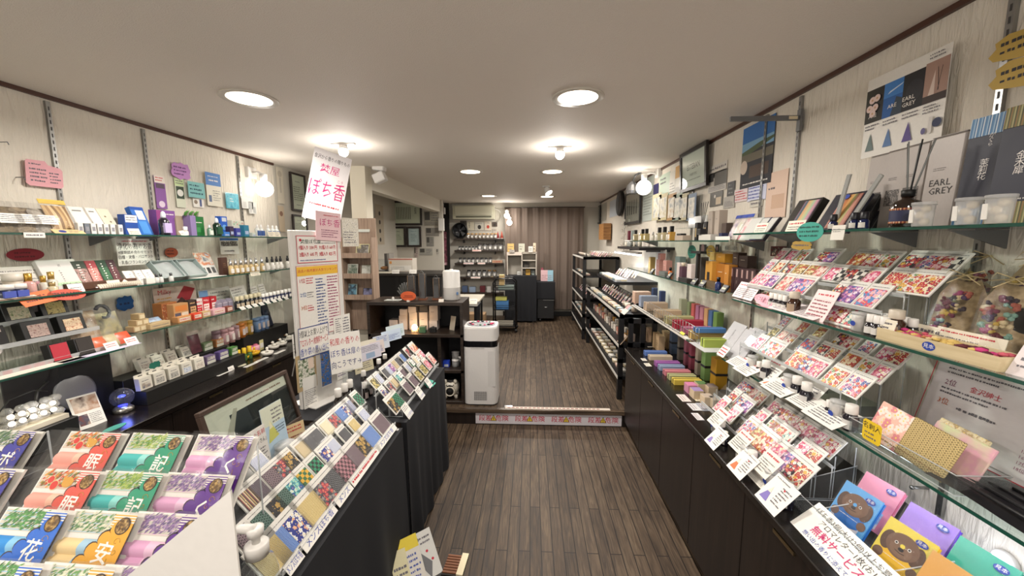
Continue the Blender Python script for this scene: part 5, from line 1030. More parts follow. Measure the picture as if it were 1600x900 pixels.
for i,(px,py,c,l) in enumerate(((380,562,'#d8ac28','yellow dish with a yellow duck, nearer one'),(397,555,'#d8ac28','yellow dish with a yellow duck, farther one'),(418,555,'#e4e0d6','white dish with a white duck, nearest the counter edge'),(405,540,'#dedace','white dish with a white duck behind the yellow dishes'),(428,545,'#e0dcd2','white dish with a white duck, middle of the group'),(440,540,'#e4e0d6','white dish with a white duck, second from the far end'),(450,532,'#e0dcd0','white dish with a white duck at the far end'))):
    duck(l,Vector((CP(px,py).x,CP(px,py).y,Z)),c,R(20*i))
for i,(px,py,l) in enumerate(((372,548,'yellow bottle with a green front, nearest'),(381,546,'yellow bottle with a green front, middle'),(389,542,'yellow bottle with a green front, farthest'))): put('yel',l,px,py,Z,-2.32,r=.018,h=.1,body='#4a6a30',cap='#d8b428',lab='#3a5a2c',caph=.45)
for i,(px,py,s,c,l) in enumerate(((282,606,.075,'#3a8a74','flat teal box on the counter edge'),(304,598,.06,'#9ac8a8','flat mint box on the counter'),(318,592,.06,'#c8dcc0','flat pale green box on the counter'))): carton('flat_box',l,'box',Vector((CP(px,py).x,CP(px,py).y,Z)),s*1.3,s*.8,.022,c,FACE_R)
for i,(px,py,l) in enumerate(((327,584,'pale round coaster nearest the mint boxes'),(341,576,'pale round coaster, second along the counter'),(358,570,'pale round coaster, third along the counter'),(376,571,'pale round coaster before the yellow duck dish'))):
    p = CP(px,py);tag(place(B().lathe([(.035,0),(.036,.004),(0,.004)],M('#b8b49c'),20).obj('coaster'),Vector((p.x,p.y,Z))),l,'coaster')
for i,(px,py,l) in enumerate(((350,583,'white price strip lying along the counter before the coasters'),(392,570,'narrow white price strip lying before the yellow duck'),(409,562,'white price strip lying before the nearest white duck'),(437,550,'short white price strip at the far counter edge'))):
    p = CP(px,py);tag(place(B().box(-.06,-.014,0,.06,.014,.0015,CARD).box(-.05,-.004,.0015,.05,.004,.0018,M('#8a8880')).obj('price_card'),Vector((p.x,p.y,Z)),FACE_R),l,'price card')
sheet('price_card','small standing price card beside the leaf-green soap box','price card',LP(361,565,Z,-2.2),.05,.03,FACE_R,TXT(INK,2),R(15))
for i,(px,py,l) in enumerate(((247,616,'flat teal cloud card lying on the counter, nearer of two'),(277,603,'flat teal cloud card lying on the counter, farther of two'))):
    p = CP(px,py);b = B();b.T = Matrix.Rotation(R(-90),4,'X');b.prism([((u-.5)*.1,(v-.5)*.045) for u,v in CLOUD],-.002,0,M('#1f7a6a'));tag(place(b.obj('sign'),Vector((p.x+.02,p.y,Z+.0)),FACE_R),l,'sign')
p = CP(165,668);b = B();b.T = Matrix.Rotation(R(-90),4,'X');b.prism([((u-.5)*.1,(v-.5)*.05) for u,v in OVAL],-.002,0,M('#4a9a8a'));tag(place(b.obj('sign'),Vector((-2.03,p.y,Z)),FACE_R),'flat teal oval card beside the crystal ball','sign')
# ------------------------------------------------------------------ flower sachet racks on the right
def RP(px,py,Z,X=1.25):
    if Z > .85: X *= .8966                                 # on the wall shelves: pulled toward the camera along the line of sight
    return Vector((X,at(px,py,X=X).y,Z))
AR = R(40);GR = 'flower sachets on the three stepped racks'
XA = [.955,1.015,1.08,1.135]
rack('long stepped acrylic rack of flower sachets on the worktop','R',XA[:3],[.782,.828,.862],1.285,2.0,AR,.095,ZCT)
packets('R','worktop rack','front',XA[0],AR,[(1128,631,'h'),(1145,648,'p'),(1171,663,'*m'),(1192,690,'*gor'),(1216,706,'*h'),(1241,731,'*vkf')],GR,.066,.096)
packets('R','worktop rack','middle',XA[1],AR,[(1146,617,'k'),(1157.5,630,'n'),(1166.5,638,'v'),(1189,649,'h'),(1207,663,'w'),(1220,674,'rft'),(1254,703,'p'),(1270,716,'f')],GR,.06,.088)
packets('R','worktop rack','back',XA[2],AR,[(1165,606,'mn'),(1177,614,'s'),(1188,622,'f'),(1210,634,'h'),(1224,647,'kr'),(1240,658,'r'),(1260,672,'rh'),(1279,684,'p'),(1299,698,'r')],GR,.06,.088)
XB = [1.067,1.121,1.192]
rack('stepped acrylic rack of flower sachets on the low glass shelf','R',XB,[1.134,1.177,1.219],1.27,1.885,AR,.086,ZG1)
packets('R','low glass rack','front',XB[0],AR,[(1187,535,'p'),(1208,544,'*tr'),(1247,560,'*f'),(1270,575,'*nh'),(1308,581,'*w'),(1338,600,'*m')],GR,.063,.086)
packets('R','low glass rack','middle',XB[1],AR,[(1210,516,'e'),(1224,524,'s'),(1236,531,'r'),(1262,540,'*b'),(1285,548,'k'),(1301,555,'f'),(1330,559,'*o'),(1353,572,'w'),(1377,584,'h')],GR,.054,.081)
packets('R','low glass rack','back',XB[2],AR,[(1227,503,'m'),(1255,512,'f'),(1282,517,'g'),(1322,532,'kr'),(1356,542,'m'),(1385,552,'p'),(1404,561,'f')],GR,.054,.081)
XC = [1.076,1.134,1.197]
rack('stepped acrylic rack of flower sachets on the upper glass shelf','R',XC,[1.425,1.476,1.526],1.165,1.875,AR,.09,ZG2)
packets('R','upper glass rack','front',XC[0],AR,[(1185,434,'h'),(1198,435,'p'),(1209,440,'v'),(1229,440,'*s'),(1252,446,'*vb'),(1312,458,'k'),(1331,457,'*v'),(1364,455,'*b')],GR,.06,.086)
packets('R','upper glass rack','middle',XC[1],AR,[(1202,419,'m'),(1217,420,'o'),(1233,420,'k'),(1251,417,'*g'),(1275,425,'*gs'),(1310,432,'pc'),(1336,433,'kc'),(1361,433,'h'),(1401,423,'*f'),(1440,436,'*wf')],GR,.058,.083)
packets('R','upper glass rack','back',XC[2],AR,[(1220,401,'h'),(1237,402,'p'),(1254,399,'w'),(1292,402,'*kv'),(1342,407,'*o'),(1364,408,'r'),(1388,409,'w'),(1428,397,'*k'),(1462,409,'*mr'),(1487,411,'c')],GR,.058,.083)
for i,(px,py,p,l) in enumerate(((1183,449,'w','small'),(1194,453,'o','small'),(1286,477,'p','pale'),(1303,481,'r','bold'),(1322,488,'t','soft'))):
    stand(('pk1',p),lambda q,p=p: packet(q,p,.06,.085),f'{FL[p][0]} sachet packet propped in front of the upper glass rack',RP(px,py+14,ZG2,1.15),FACE_L,R(38))

# tester bottles in front of the racks
BD,BC = '#17131a','#241410'
def tb(key,l,px,py,Z,X,**kw): return stand(('bt',key),lambda q: bottle(q,**kw),l,RP(px,py,Z,X),FACE_L)
k0 = dict(sm=dict(r=.014,h=.062,body=BD,lab='#d8d4ce',caph=.38),lg=dict(r=.021,h=.085,body='#15121e',lab='#cfccc8',caph=.34),br=dict(r=.022,h=.085,body='#3a2012',cap='#cabfae',lab='#a8917a',caph=.3))
for k,px,py,X,l in (('lg',1127,668,.875,'large dark tester bottle by the nearest cream card to the step'),('sm',1133,679,.862,'small dark tester bottle by the cream card closest to the step'),('sm',1157,695,.868,'small dark tester bottle behind the orange pyramid card'),
                        ('lg',1176,709,.868,'large dark tester bottle beside the blue-sealed pot'),('sm',1215,760,.862,'small dark tester bottle nearest the puppy letters'),('lg',1231,768,.87,'large dark tester bottle nearest the puppy letters')): tb(k,l,px,py,ZCT,X,**k0[k])
def pot(label,loc,r=.02,h=.07):
    t = thing('tester_pot',label,'pot',loc,FACE_L);B().lathe([(r*.9,0),(r,.003),(r*1.05,h)],FROST,16).obj('body',t);B().lathe([(r*1.1,h*.97),(r*1.12,h*1.07),(0,h*1.08)],FROST,16).obj('lid',t)
    B().disc(0,h*.45,r*.55,-r*1.08,M('#24409c'),e=.8).obj('seal',t);B().lathe([(r*.7,.004),(r*.8,h*.7),(0,h*.75)],M('#b8a898'),10).obj('contents',t);return t
for px,py,X,Z,l in ((1119,664,.88,ZCT,'frosted tester pot with a blue seal closest to the step'),(1166,702,.87,ZCT,'frosted tester pot with a blue seal beside the orange pyramid card'),(1204,752,.872,ZCT,'frosted tester pot with a blue seal nearest the puppy letters'),
                        (1176,562,1.14,ZG1,'frosted tester pot at the far end of the low glass shelf'),(1234,592,1.14,ZG1,'frosted tester pot in the middle of the low glass shelf'),(1310,628,1.135,ZG1,'frosted tester pot at the near end of the bottles on the low glass shelf')): pot(l,RP(px,py,Z,X))
for k,px,py,X,l in (('sm',1187,566,1.145,'small dark tester bottle at the far end of the low glass shelf'),('lg',1197,575,1.14,'large dark tester bottle at the far end of the low glass shelf'),('lg',1246,598,1.14,'large dark tester bottle behind the middle fan of cards'),('lg',1261,606,1.13,'large dark tester bottle in the middle of the low glass shelf'),('sm',1298,624,1.135,'blue-labelled tester bottle by the orange-tipped card'),('lg',1331,640,1.135,'large dark tester bottle nearest the clear card box')): tb(k,l,px,py,ZG1,X,**k0[k])
for k,px,py,X,l in (('sm',1207,462,1.14,'small dark tester bottle, nearest the pink oval sign of a row'),('sm',1214,463,1.14,'small dark tester bottle, second of the row by the pink oval sign'),('sm',1221,465,1.14,'small dark tester bottle, third of the row by the pink oval sign'),('sm',1228,467,1.14,'small dark tester bottle, fourth of the row by the pink oval sign'),
                        ('br',1241,470,1.135,'round amber tester bottle beside the pale pink note'),('sm',1389,482,1.2,'white-capped tester bottle behind the wooden tray, first of four'),('sm',1402,484,1.2,'white-capped tester bottle behind the wooden tray, second of four'),('sm',1416,488,1.2,'white-capped tester bottle behind the wooden tray, third of four'),('sm',1429,490,1.2,'white-capped tester bottle behind the wooden tray, fourth of four'),
                        ('sm',1361,505,1.135,'white-capped tester bottle at the shelf edge, first of three'),('sm',1372,508,1.135,'white-capped tester bottle at the shelf edge, second of three'),('sm',1382,511,1.135,'white-capped tester bottle at the shelf edge, third of three'),('br',1399,512,1.16,'round amber tester bottle beside the wooden tray')): tb(k,l,px,py,ZG2,X,**k0[k])
pot('frosted tester pot with a blue seal beside the shelf-edge bottles',RP(1343,500,ZG2,1.14),.018,.055)

# scent cards: hanging off the worktop edge, fanned on the low shelf
for px,py,w,c,l in ((1112,651,.09,None,'white scent card leaning by the pot closest to the step'),(1108,683,.09,'#8a7ab8','scent pyramid card with a violet base closest to the step'),(1146,688,.085,None,'cream scent card leaning between the far bottle pairs'),(1146,723,.1,'#d8764a','scent pyramid card with an orange base hanging off the worktop edge'),
                       (1185,723,.09,None,'white scent card with red heading behind the violet pyramid card'),(1195,770,.11,'#8072b8','scent pyramid card with a violet base nearest the puppy letters'),(1178,745,.1,None,'pink-printed strip card along the worktop edge')):
    X = .84 if c is None else .79;p = at(px,py,X=X);h = w*1.05 if 'strip' not in l else .045
    tagcard(l,(X,p.y,p.z-h*.4),w,h,FACE_L,R(42),pyramid_ops(M(c)) if c else info_card(INK),CARD if c else M('#e6e2d6'),0)
for px,py,X,w,tl,c,l in ((1172,550,1.13,.1,40,None,'white scent card standing at the far end of the low glass shelf'),(1158,562,1.105,.11,62,None,'white card strip lying on the far end of the low glass shelf'),(1172,573,1.085,.12,66,None,'cream scent card lying over the edge at the far end of the low shelf'),
                              (1219,577,1.12,.11,40,None,'white scent card standing in the middle of the low glass shelf'),(1203,595,1.1,.1,66,'#d8764a','scent card with a pink corner lying by the middle fan'),(1228,602,1.085,.13,66,None,'cream scent card lying over the edge in the middle of the low shelf'),
                              (1285,608,1.12,.12,40,None,'white scent card standing behind the orange-tipped card'),(1265,622,1.1,.11,66,None,'white strip card lying behind the orange-tipped card'),(1264,641,1.09,.1,68,'#e0703a','orange-tipped pyramid card lying over the low shelf edge'),(1298,645,1.085,.14,66,None,'cream scent card lying over the edge nearest the clear card box')):
    X *= .8966;p = at(px,py,Z=ZG1+.03 if tl > 50 else ZG1+.05);tagcard(l,(X-.02*(tl > 50),p.y,ZG1+.004),w,w*.75 if tl > 50 else w,FACE_L,R(tl),pyramid_ops(M(c)) if c else info_card(INK),CARD,R(0))
# cards of the upper glass shelf
sheet('sign','pink oval sign reading that you will want many more','sign',RP(1190,470,ZG2+.0,1.12),.16,.05,FACE_L,[('t','いくつも欲しくなる!',.5,.3,.42,M('#7a1c4a'))],R(25),R(6),M('#e8aab8'),outline=OVAL)
sheet('info_card','pale pink note with hand lettering standing by the amber bottle','card',RP(1270,486,ZG2,1.12),.1,.115,FACE_L,[('l',.15,.78,.85,.92,1,RED),('l',.1,.1,.9,.7,5,M('#8a3a4a'))],R(25),0,M('#ecd4d2'))
for px,py,w,l in ((1152,456,.1,'pale pink card sticking out at the far end of the upper glass shelf'),(1166,448,.09,'cream standing card at the far end of the upper glass shelf'),(1215,478,.13,'white price sheet lying along the upper shelf edge'),(1250,487,.13,'white lined sheet lying over the upper shelf edge')):
    sheet('info_card',l,'card',RP(px,py+6,ZG2+.004,1.1 if 'lying' in l else 1.13),w,.09 if 'lying' in l else .085,FACE_L,info_card(INK),R(70 if 'lying' in l else 30),0,M('#e8dcdc'))
sheet('price_card','small standing price card before the amber bottle and tray','price card',RP(1380,525,ZG2,1.115),.045,.06,FACE_L,[('l',.15,.1,.85,.9,4,INK)],R(12),0,M('#e4dcc8'))

# potpourri bags, wooden tray, signs
def potpourri(label,loc,seed,w=.13,h=.24,tilt=R(38),rz=FACE_L):
    t = thing('potpourri_bag',label,'potpourri bag',loc,rz,None,tilt);q = random.Random(seed)
    kraft = wood('kraft_paper','#8a7658','#b09a78',(40,40,40),.7,.05)
    B().grid(lambda u,v: ((u-.5)*w*(1-.45*max(0,v-.75)*4),.022*math.cos((u-.5)*2.6)-.0,v*h),8,8,kraft).obj('kraft_wrap',t)
    cols = ['#5e2238','#a88c40','#2c1f2a','#6a8c80','#8a4638','#3c2448','#b8a684','#8a3a60','#54161f']
    for i in range(30):
        z = .02+h*.68*(i/30.);x = q.uniform(-.4,.16)*w;b = B();r = q.uniform(.007,.0125);c = M(cols[q.randrange(9)],.7)
        for k in range(4): a = q.uniform(0,6.28);b.ball((x+r*.5*math.cos(a),-.010+q.uniform(-.004,.004),z+r*.5*math.sin(a)),r*.6,c,7,(1,.55,1))
        b.obj('dried_petal',t)
    B().grid(lambda u,v: ((u-.5)*(w+.01)*(1-.75*max(0,min(1,(v-.72)*6)) if v < .9 else .25+(v-.9)*5),-.034*math.sin(math.pi*u)*(1-max(0,(v-.7)*2.6))-.004*math.sin(14*u+11*v)-.006,v*(h+.04)),12,14,clear('crinkle_film','#f8f8f6',.9,.06,.008,.9)).obj('film',t)
    b = B();zt = .83*(h+.04)
    b.tube([(.016*math.cos(a),-.006+.012*math.sin(a),zt) for a in [R(40*k) for k in range(10)]],.0022,M('#c8b48a'),5)
    for s in (-1,1): b.tube([(0,-.02,zt),(s*.03,-.026,zt+.012),(s*.04,-.024,zt-.01),(0,-.02,zt)],.0014,M('#c8b48a'),5).tube([(0,-.02,zt),(s*.03,-.024,zt-.03)],.0014,M('#c8b48a'),5)
    b.obj('raffia_tie',t);return t
for i,(px,py,X,z,l) in enumerate(((1478,540,1.225,0,'kraft potpourri bag in clear film behind the wooden tray, nearest the sachets'),(1556,545,1.225,0,'kraft potpourri bag in clear film standing at the near end before the others'),(1522,470,1.36,.05,'kraft potpourri bag of purple petals behind the others'),(1600,500,1.34,.05,'kraft potpourri bag with green raffia at the near end behind'))):
    potpourri(l,RP(px,py,ZG2+z,X),11+i,.088,.21,R(32),R(-58))
tr = RP(1450,548,ZG2,1.115);t = thing('wooden_tray','pale wooden tray of dried petals with a blue sample seal','tray',tr,FACE_L);pale = wood('pale_wood','#c8b48c','#ddcba6',(3,40,40),.5,.05)
B().box(-.145,0,0,.145,.004,.032,pale).box(-.145,.066,0,.145,.07,.032,pale).box(-.145,.004,0,-.141,.066,.032,pale).box(.141,.004,0,.145,.066,.032,pale).box(-.141,.004,0,.141,.066,.004,pale).obj('box',t)
draw(B(),[('e',.5,.5,.055,.7,'#24409c'),('t','見本',.5,.36,.3,WHITE)],.29,.032).obj('seal',t)
q = random.Random(9)
for i in range(20):
    x = -.125+.25*i/19;b = B();c = M(('#c85a6a','#d8b86a','#5a1c2a','#c83a7a','#e0d0a8','#b87848','#d8c090')[q.randrange(7)],.7)
    for k in range(3): b.ball((x+q.uniform(-.006,.006),.03+q.uniform(-.015,.02),.028+q.uniform(-.003,.006)),q.uniform(.006,.011),c,7,(1.2,1,.6))
    tag(place(b.obj('dried_petal'),tr,FACE_L),f'dried petal lying in the pale wooden tray, {i+1}','petal','dried petals in the wooden tray')['label'] = 'dried petal lying in the pale wooden tray'
sheet('info_card','white lettered card standing at the far end behind the wooden tray','card',RP(1425,530,ZG2,1.2),.14,.05,FACE_L,[('l',.05,.15,.95,.9,2,INK)],R(10),0,M('#e6dfcc'))
sheet('info_card','white lettered card with red edge print at the near end behind the wooden tray','card',RP(1505,555,ZG2,1.2),.15,.055,FACE_L,[('l',.05,.75,.95,.92,1,RED),('l',.05,.1,.95,.65,3,INK)],R(10),0,M('#e4dcc8'))
sheet('sign','white sign with a blue heading at the very near end of the upper shelf','sign',Vector((1.01,.77,ZG2)),.13,.14,FACE_L,[('t','五',.3,.78,.14,BLUE),('l',.2,.62,.9,.72,1,RED),('l',.08,.1,.95,.55,4,INK)],R(25),0,M('#e0d6d6'))
tag(place(B().box(-.16,0,0,.16,.1,.12,BLACK,.003).obj('display_step'),Vector((1.16,.80,ZG2)),FACE_L),'black block behind the near potpourri bags','stand')

# low glass shelf: clear card box, ranking poster, black purse
t = thing('card_box','clear acrylic box of patterned card cases with a yellow price tag','display box',RP(1400,690,ZG1+.0015,1.115),FACE_L)
B().box(-.15,0,0,.15,.003,.05,ACRYL).box(-.15,.12,0,.15,.123,.05,ACRYL).box(-.15,0,0,-.147,.12,.05,ACRYL).box(.147,0,0,.15,.12,.05,ACRYL).obj('tray',t)
for i,z in ((0,.05),(1,0)):
    B().tube([(-.15,0,z),(.15,0,z),(.15,.123,z),(-.15,.123,z),(-.15,0,z)],.002,ACEDGE,4).obj('rim',t)
for i,(u,y,m,l,w) in enumerate(((-.075,.03,floral('case_pink','#e8b8a8',['#f4e0d8','#d88a90','#f0d0c0'],s=45),'pink blossom card case standing in the clear box',.12),(.035,.022,rings('case_gold','#c8b078','#6a5a30',90,14),'gold star-lattice card case standing in the clear box',.13),(.06,.06,blotch('case_pas',['#e8d0a8','#d8a0b0','#c8d0a0'],12),'pastel card case behind the gold one',.14),(.03,.09,floral('case_straw','#d8c8a0',['#b8a078','#e8dcb8']),'straw-coloured card case behind the pastel one',.12))):
    o = B().box(-w/2,0,0,w/2,.006,.115,m,.002).lines(-w*.45,.01,w*.45,.02,1,M('#8a6a3a'),-.0006).obj('card_case');place(o,t.matrix_basis @ Vector((u,y,.004)),FACE_L,R(20),R(4));tag(o,l,'card case')
sheet('price_card','yellow price tag stuck on the clear card box','price card',t.matrix_basis @ Vector((-.07,-.004,.012)),.06,.062,FACE_L,[('t','名刺入',.5,.62,.24,INK),('l',.15,.1,.85,.5,2,INK)],0,0,M('#e8c428'),outline=[(0,.1),(.1,0),(.9,0),(1,.1),(1,.9),(.9,1),(.1,1),(0,.9)])
rp = RP(1520,700,ZG1,1.37)
rk = [('r',.005,.87,.995,.995,'#dcb23a'),('t','過去の販売累計人気ランキング',.5,.91,.045,M('#8a1c2a')),('t','1位',.08,.78,.05,RED),('t','金沢宵王',.22,.78,.045,RED),('l',.05,.68,.34,.76,2,INK),('t','2位',.08,.58,.05,M('#7a3a5a')),('t','金沢紳士',.22,.58,.045,RED),('l',.05,.48,.34,.56,2,INK),('t','3位',.08,.39,.05,M('#c0602a')),('l',.14,.36,.36,.42,1,INK)]
for i in range(15): rk += [('t',f'{i+4}位',.42,.8-.05*i,.028,M('#8a4a6a')),('l',.47,.795-.05*i,.64+.05*((i*7) % 3),.83-.05*i,1,M('#2a4a9c') if i == 11 else INK)]
for i in range(15): rk += [('t',f'{i+19}位',.72,.8-.05*i,.028,M('#b03a5a')),('l',.77,.795-.05*i,.92+.03*((i*5) % 3),.83-.05*i,1,M('#a02a4a'))]
sheet('ranking_poster','big yellow-headed ranking poster leaning on the wall above the black purse','poster',Vector((1.2,.888,ZG1+.003)),.62,.305,FACE_L,rk+frame_lines(RED,.008,.62,.305),R(14),0,M('#ded8da'))
pr = RP(1520,790,ZG1,1.14);t = thing('folding_purse','black leather folding purse with beige lining lying open on the low shelf','purse',Vector((1.06,.745,ZG1+.004)),FACE_L)
lea = M('#17161a',.38)
b = B().grid(lambda u,v: (-.22+.4*u+.03*v,-.05+.17*v,.004+.012*math.sin(math.pi*v)+.004*math.sin(9*u)),10,8,lea)
b.obj('leather_flap',t);b = B()
for i in range(4): b.tube([(-.20+.07*i*0+.02*i,-.02+.03*i,.02),(.0+.04*i,-.03+.03*i,.021),(.16+.01*i,-.03+.03*i,.018)],.0035,lea,6)
b.obj('folds',t)
B().grid(lambda u,v: (-.1+.3*u,.09+.09*v,.002+.02*v),4,3,M('#a89878',.7)).obj('lining',t)
B().box(.02,-.055,.014,.16,.03,.03,M('#111014',.35),.006).obj('inner_pocket',t);B().tube([(.1,-.02,.033),(.13,-.0,.034),(.16,.03,.033)],.004,M('#a8905a',.4,.4),6).obj('cord',t)

# puppy letters in a clear box on the worktop
def letter(label,loc,c,c2,puppy,tilt=R(30)):
    t = thing('letter_pack',label,'letter',loc,R(-80),None,tilt);w,h = .11,.15
    B().box(-w/2,0,0,w/2,.004,h,M(c,.45)).box(-w/2+.004,.004,.003,w/2+.003,.009,h-.004,M(c2,.45)).obj('envelope',t)
    b = B();b.quad(-w*.42,.006,w*.36,h*.4,-.0005,blotch('castle'+c,['#3a70c0','#8ab0e0','#e8dcd8','#4a4a4a'],25));b.obj('picture',t)
    if puppy:
        br,dk,lt = M('#6e5242',.6),M('#543c30',.6),M('#7a5e4c',.6)
        b = B().disc(.0,h*.36,.046,-.0009,M(c2,.6),24,.62)
        b.lines(-.028,h*.36,.028,h*.39,1,WHITE,-.0013,seed=3).obj('puppy_shirt',t)
        for s in (-1,1): B().disc(s*.04,h*.34,.012,-.0011,br,16,1.1).obj('puppy_paw',t)
        b = B()
        for s in (-1,1): b.disc(s*.034,h*.62,.0155,-.0012,dk,20,1.75)
        b.disc(.0,h*.64,.037,-.0015,br,28,.9).disc(.0,h*.575,.025,-.0018,lt,24,.75)
        for s in (-1,1): b.disc(s*.015,h*.66,.0042,-.0021,M('#e8e4e0'),14).disc(s*.015,h*.66,.0028,-.0023,INK,14)
        b.disc(0,h*.585,.0065,-.0021,INK,14,.8).disc(0,h*.65,.006,-.0021,M(c),6);b.tube([(-.011,-.0021,h*.535),(0,-.0023,h*.52),(.011,-.0021,h*.535)],.0007,INK,4);b.obj('puppy_head',t)
    b = B().disc(w*.26,h*.87,.014,-.0022,M('#1f3a9a'),20,.6).text('見本',w*.26,h*.85,.008,WHITE,-.0025);b.obj('seal',t)
    B().quad(-w/2-.003,-.002,w/2+.003,h+.004,-.004,FILM).obj('sleeve',t);return t
for px,py,X,z,c,c2,pup,l in ((1314,800,.955,0,'#58a0dc','#2068b8',True,'sky blue letter pack with a brown puppy'),(1346,790,1.03,.02,'#d8869f','#c86c8c',False,'pink letter pack behind the sky blue one'),(1388,845,.945,0,'#e0cc4a','#e8b82a',True,'yellow letter pack with a brown puppy'),
                                   (1422,815,1.03,.02,'#8c6cc0','#5a30c0',False,'violet letter pack behind the yellow one'),(1458,905,.94,0,'#d8a050','#d08a3a',False,'orange letter pack nearest the camera'),(1503,885,1.03,.02,'#2f9a84','#2a8a78',False,'teal letter pack behind the orange one')):
    letter(l,RP(px,py,ZCT+z+.004,X),c,c2,pup)
t = thing('letter_box','long clear acrylic holder with the puppy letters','display box',Vector((.90,1.02,ZCT)),FACE_L)
B().box(-.26,0,0,.32,.003,.06,ACRYL).box(-.26,.003,0,.32,.24,.003,ACRYL).obj('tray',t)
B().add([(-.26,0,0),(-.26,.22,0),(-.26,.22,.13),(-.26,0,.06)],[(0,1,2,3)],ACRYL).tube([(-.26,0,0),(-.26,0,.06),(-.26,.22,.13),(-.26,.22,0),(-.26,0,0)],.002,ACEDGE,4).obj('cheek',t)
for u in (-.13,.1): B().add([(u,0,0),(u,.22,0),(u,.22,.11),(u,0,.06)],[(0,1,2,3)],ACRYL).tube([(u,0,.06),(u,.22,.11)],.002,ACEDGE,4).obj('divider',t)
B().tube([(-.26,0,.06),(.32,0,.06)],.002,ACEDGE,4).obj('rim',t)
sp0,sp1 = at(1245,815,X=.83),at(1345,905,X=.83)
sheet('sign','white strip sign with slanted pink lettering for a free service by the puppy letters','sign',Vector((.835,(sp0.y+sp1.y)/2-.06,ZCT+.002)),.42,.11,FACE_L,[('t','ぽち香3個(大は2個)以上お買上につき',.42,.76,.13,INK),('t','アロマレター1枚(お1人様1点)',.45,.54,.14,INK),('tb','無料サービス',.34,.26,.2,M('#c02a6a')),('t','想い出の香りに添えてお送り下さい',.42,.06,.11,M('#2a4aa0'))],R(50),0)

# ------------------------------------------------------------------ right top shelf, near part
Z = ZG3
stripB,stripG,stripR = stripes('strip_blue',['#5a86b0','#9ab8d0','#3a6a9a','#c8d4dc','#4a7aa8'],330),stripes('strip_green',['#6a6a3a','#a8a070','#4a4a28','#8a6a3a'],330),stripes('strip_red',['#8a3a2a','#d8b890','#6a1c20','#c88a5a'],330)
def tall_box(label,loc,m,name,w=.1,h=.285):
    t = thing('incense_box',label,'incense box',loc,FACE_L,None,R(4));nav = M('#171a2e',.5)
    b = B().box(-w/2,0,.055,w/2,.07,h-.05,nav,.001)
    for z0,z1 in ((0,.055),(h-.05,h)): B().box(-w/2,0,z0,w/2,.07,z1,m).obj('striped_end',t)
    draw(b,[('tv','かぐら',.55,.8,.036,M('#d8d4d0')),('tv',name,.5,.55,.055,M('#e4e0dc')),('l',.3,.2,.75,.23,1,M('#c8c4c0'))],w,h).obj('body',t);return t
tall_box('tall navy incense box with blue striped ends',RP(1517,352,Z,1.3),stripB,'茉莉花');tall_box('tall navy incense box with olive striped ends',RP(1572,350,Z,1.28),stripG,'金木犀');tall_box('tall navy incense box with red striped ends at the frame edge',Vector((1.14,.776,Z)),stripR,'沈香')
silver = M('#a29a94',.4,.1)
for i,(px,X,w,l) in enumerate(((1357,1.36,.085,'tall silver-grey diffuser box, farthest of four'),(1385,1.35,.085,'tall silver-grey diffuser box, second from far'),(1412,1.34,.085,'tall silver-grey diffuser box behind the reed bottle'),(1456,1.32,.1,'tall silver-grey box with large dark capitals'))):
    t = thing('diffuser_box',l,'box',RP(px,352,Z,X),FACE_L,None,R(3));b = B().box(-w/2,0,0,w/2,.07,.265,silver,.006)
    ops = [('l',.25,.62,.6,.66,2,M('#5a5450'))]+([('t','EARL',.5,.46,.075,M('#2a2624')),('t','GREY',.55,.37,.075,M('#2a2624'))] if i == 3 else [('r',.2,.3,.8,.5,blotch('silpr',['#a29a94','#3a3634','#a29a94'],130))])
    draw(b,ops,w,.265).obj('body',t);B().box(-w/2+.003,.003,.265,w/2-.003,.067,.2665,M('#8e8680',.4)).obj('lid_flap',t)
t = thing('reed_diffuser','amber reed diffuser bottle with a blue label and dark reeds','diffuser',RP(1413,355,Z,1.22),FACE_L)
B().lathe([(.033,0),(.035,.004),(.035,.062),(.03,.075),(.014,.082),(.013,.095)],M('#20120a',.08,coat=.6),24).obj('bottle_body',t);B().lathe([(.015,.09),(.016,.108),(.009,.109)],BLACK,16).obj('cap',t)
b = B();vs = []
for k in range(13): a = R(-165+150*k/12);vs += [(.0356*math.cos(a),.0356*math.sin(a),.018),(.0356*math.cos(a),.0356*math.sin(a),.05)]
b.add(vs,[(2*k,2*k+2,2*k+3,2*k+1) for k in range(12)],M('#23284a',.5),True).obj('paper_label',t)
b = B()
for z in (.012,.05): b.lathe([(.0358,z),(.0358,z+.006)],stripR,24)
b.obj('striped_bands',t)
for i in range(6): a = R(60*i+20);B().tube([(0,0,.06),(.05*math.cos(a)*.6+.02,.03*math.sin(a),.24)],.002,M('#18181a') if i % 2 else M('#7a7c7a'),5).obj('reed',t)
for i,(px,X,l) in enumerate(((1440,1.165,'clear pot of wooden balls beside the reed diffuser'),(1510,1.165,'clear pot of wooden balls before the blue-striped box'),(1558,1.165,'clear pot of wooden balls before the olive-striped box'))):
    p = RP(px,352,Z,X);t = thing('clear_pot',l,'pot',p,FACE_L)
    B().lathe([(.019,0),(.02,.002),(.0225,.058)],FROST,20).obj('body',t);B().lathe([(.0245,.056),(.0245,.063),(.023,.064),(0,.064)],FROST,20).obj('lid',t);B().box(-.014,-.0225,.01,-.004,-.019,.045,CARD).obj('paper_label',t)
    for j,(x,z) in enumerate(((.003,.012),(-.004,.03),(.004,.047))): tag(place(B().ball((0,0,0),.0105,M('#d8c8a8',.6),14).obj('wooden_ball'),p+Vector((x,-x,z))),('lowest','middle','topmost')[j]+' wooden ball in the '+l,'ball')
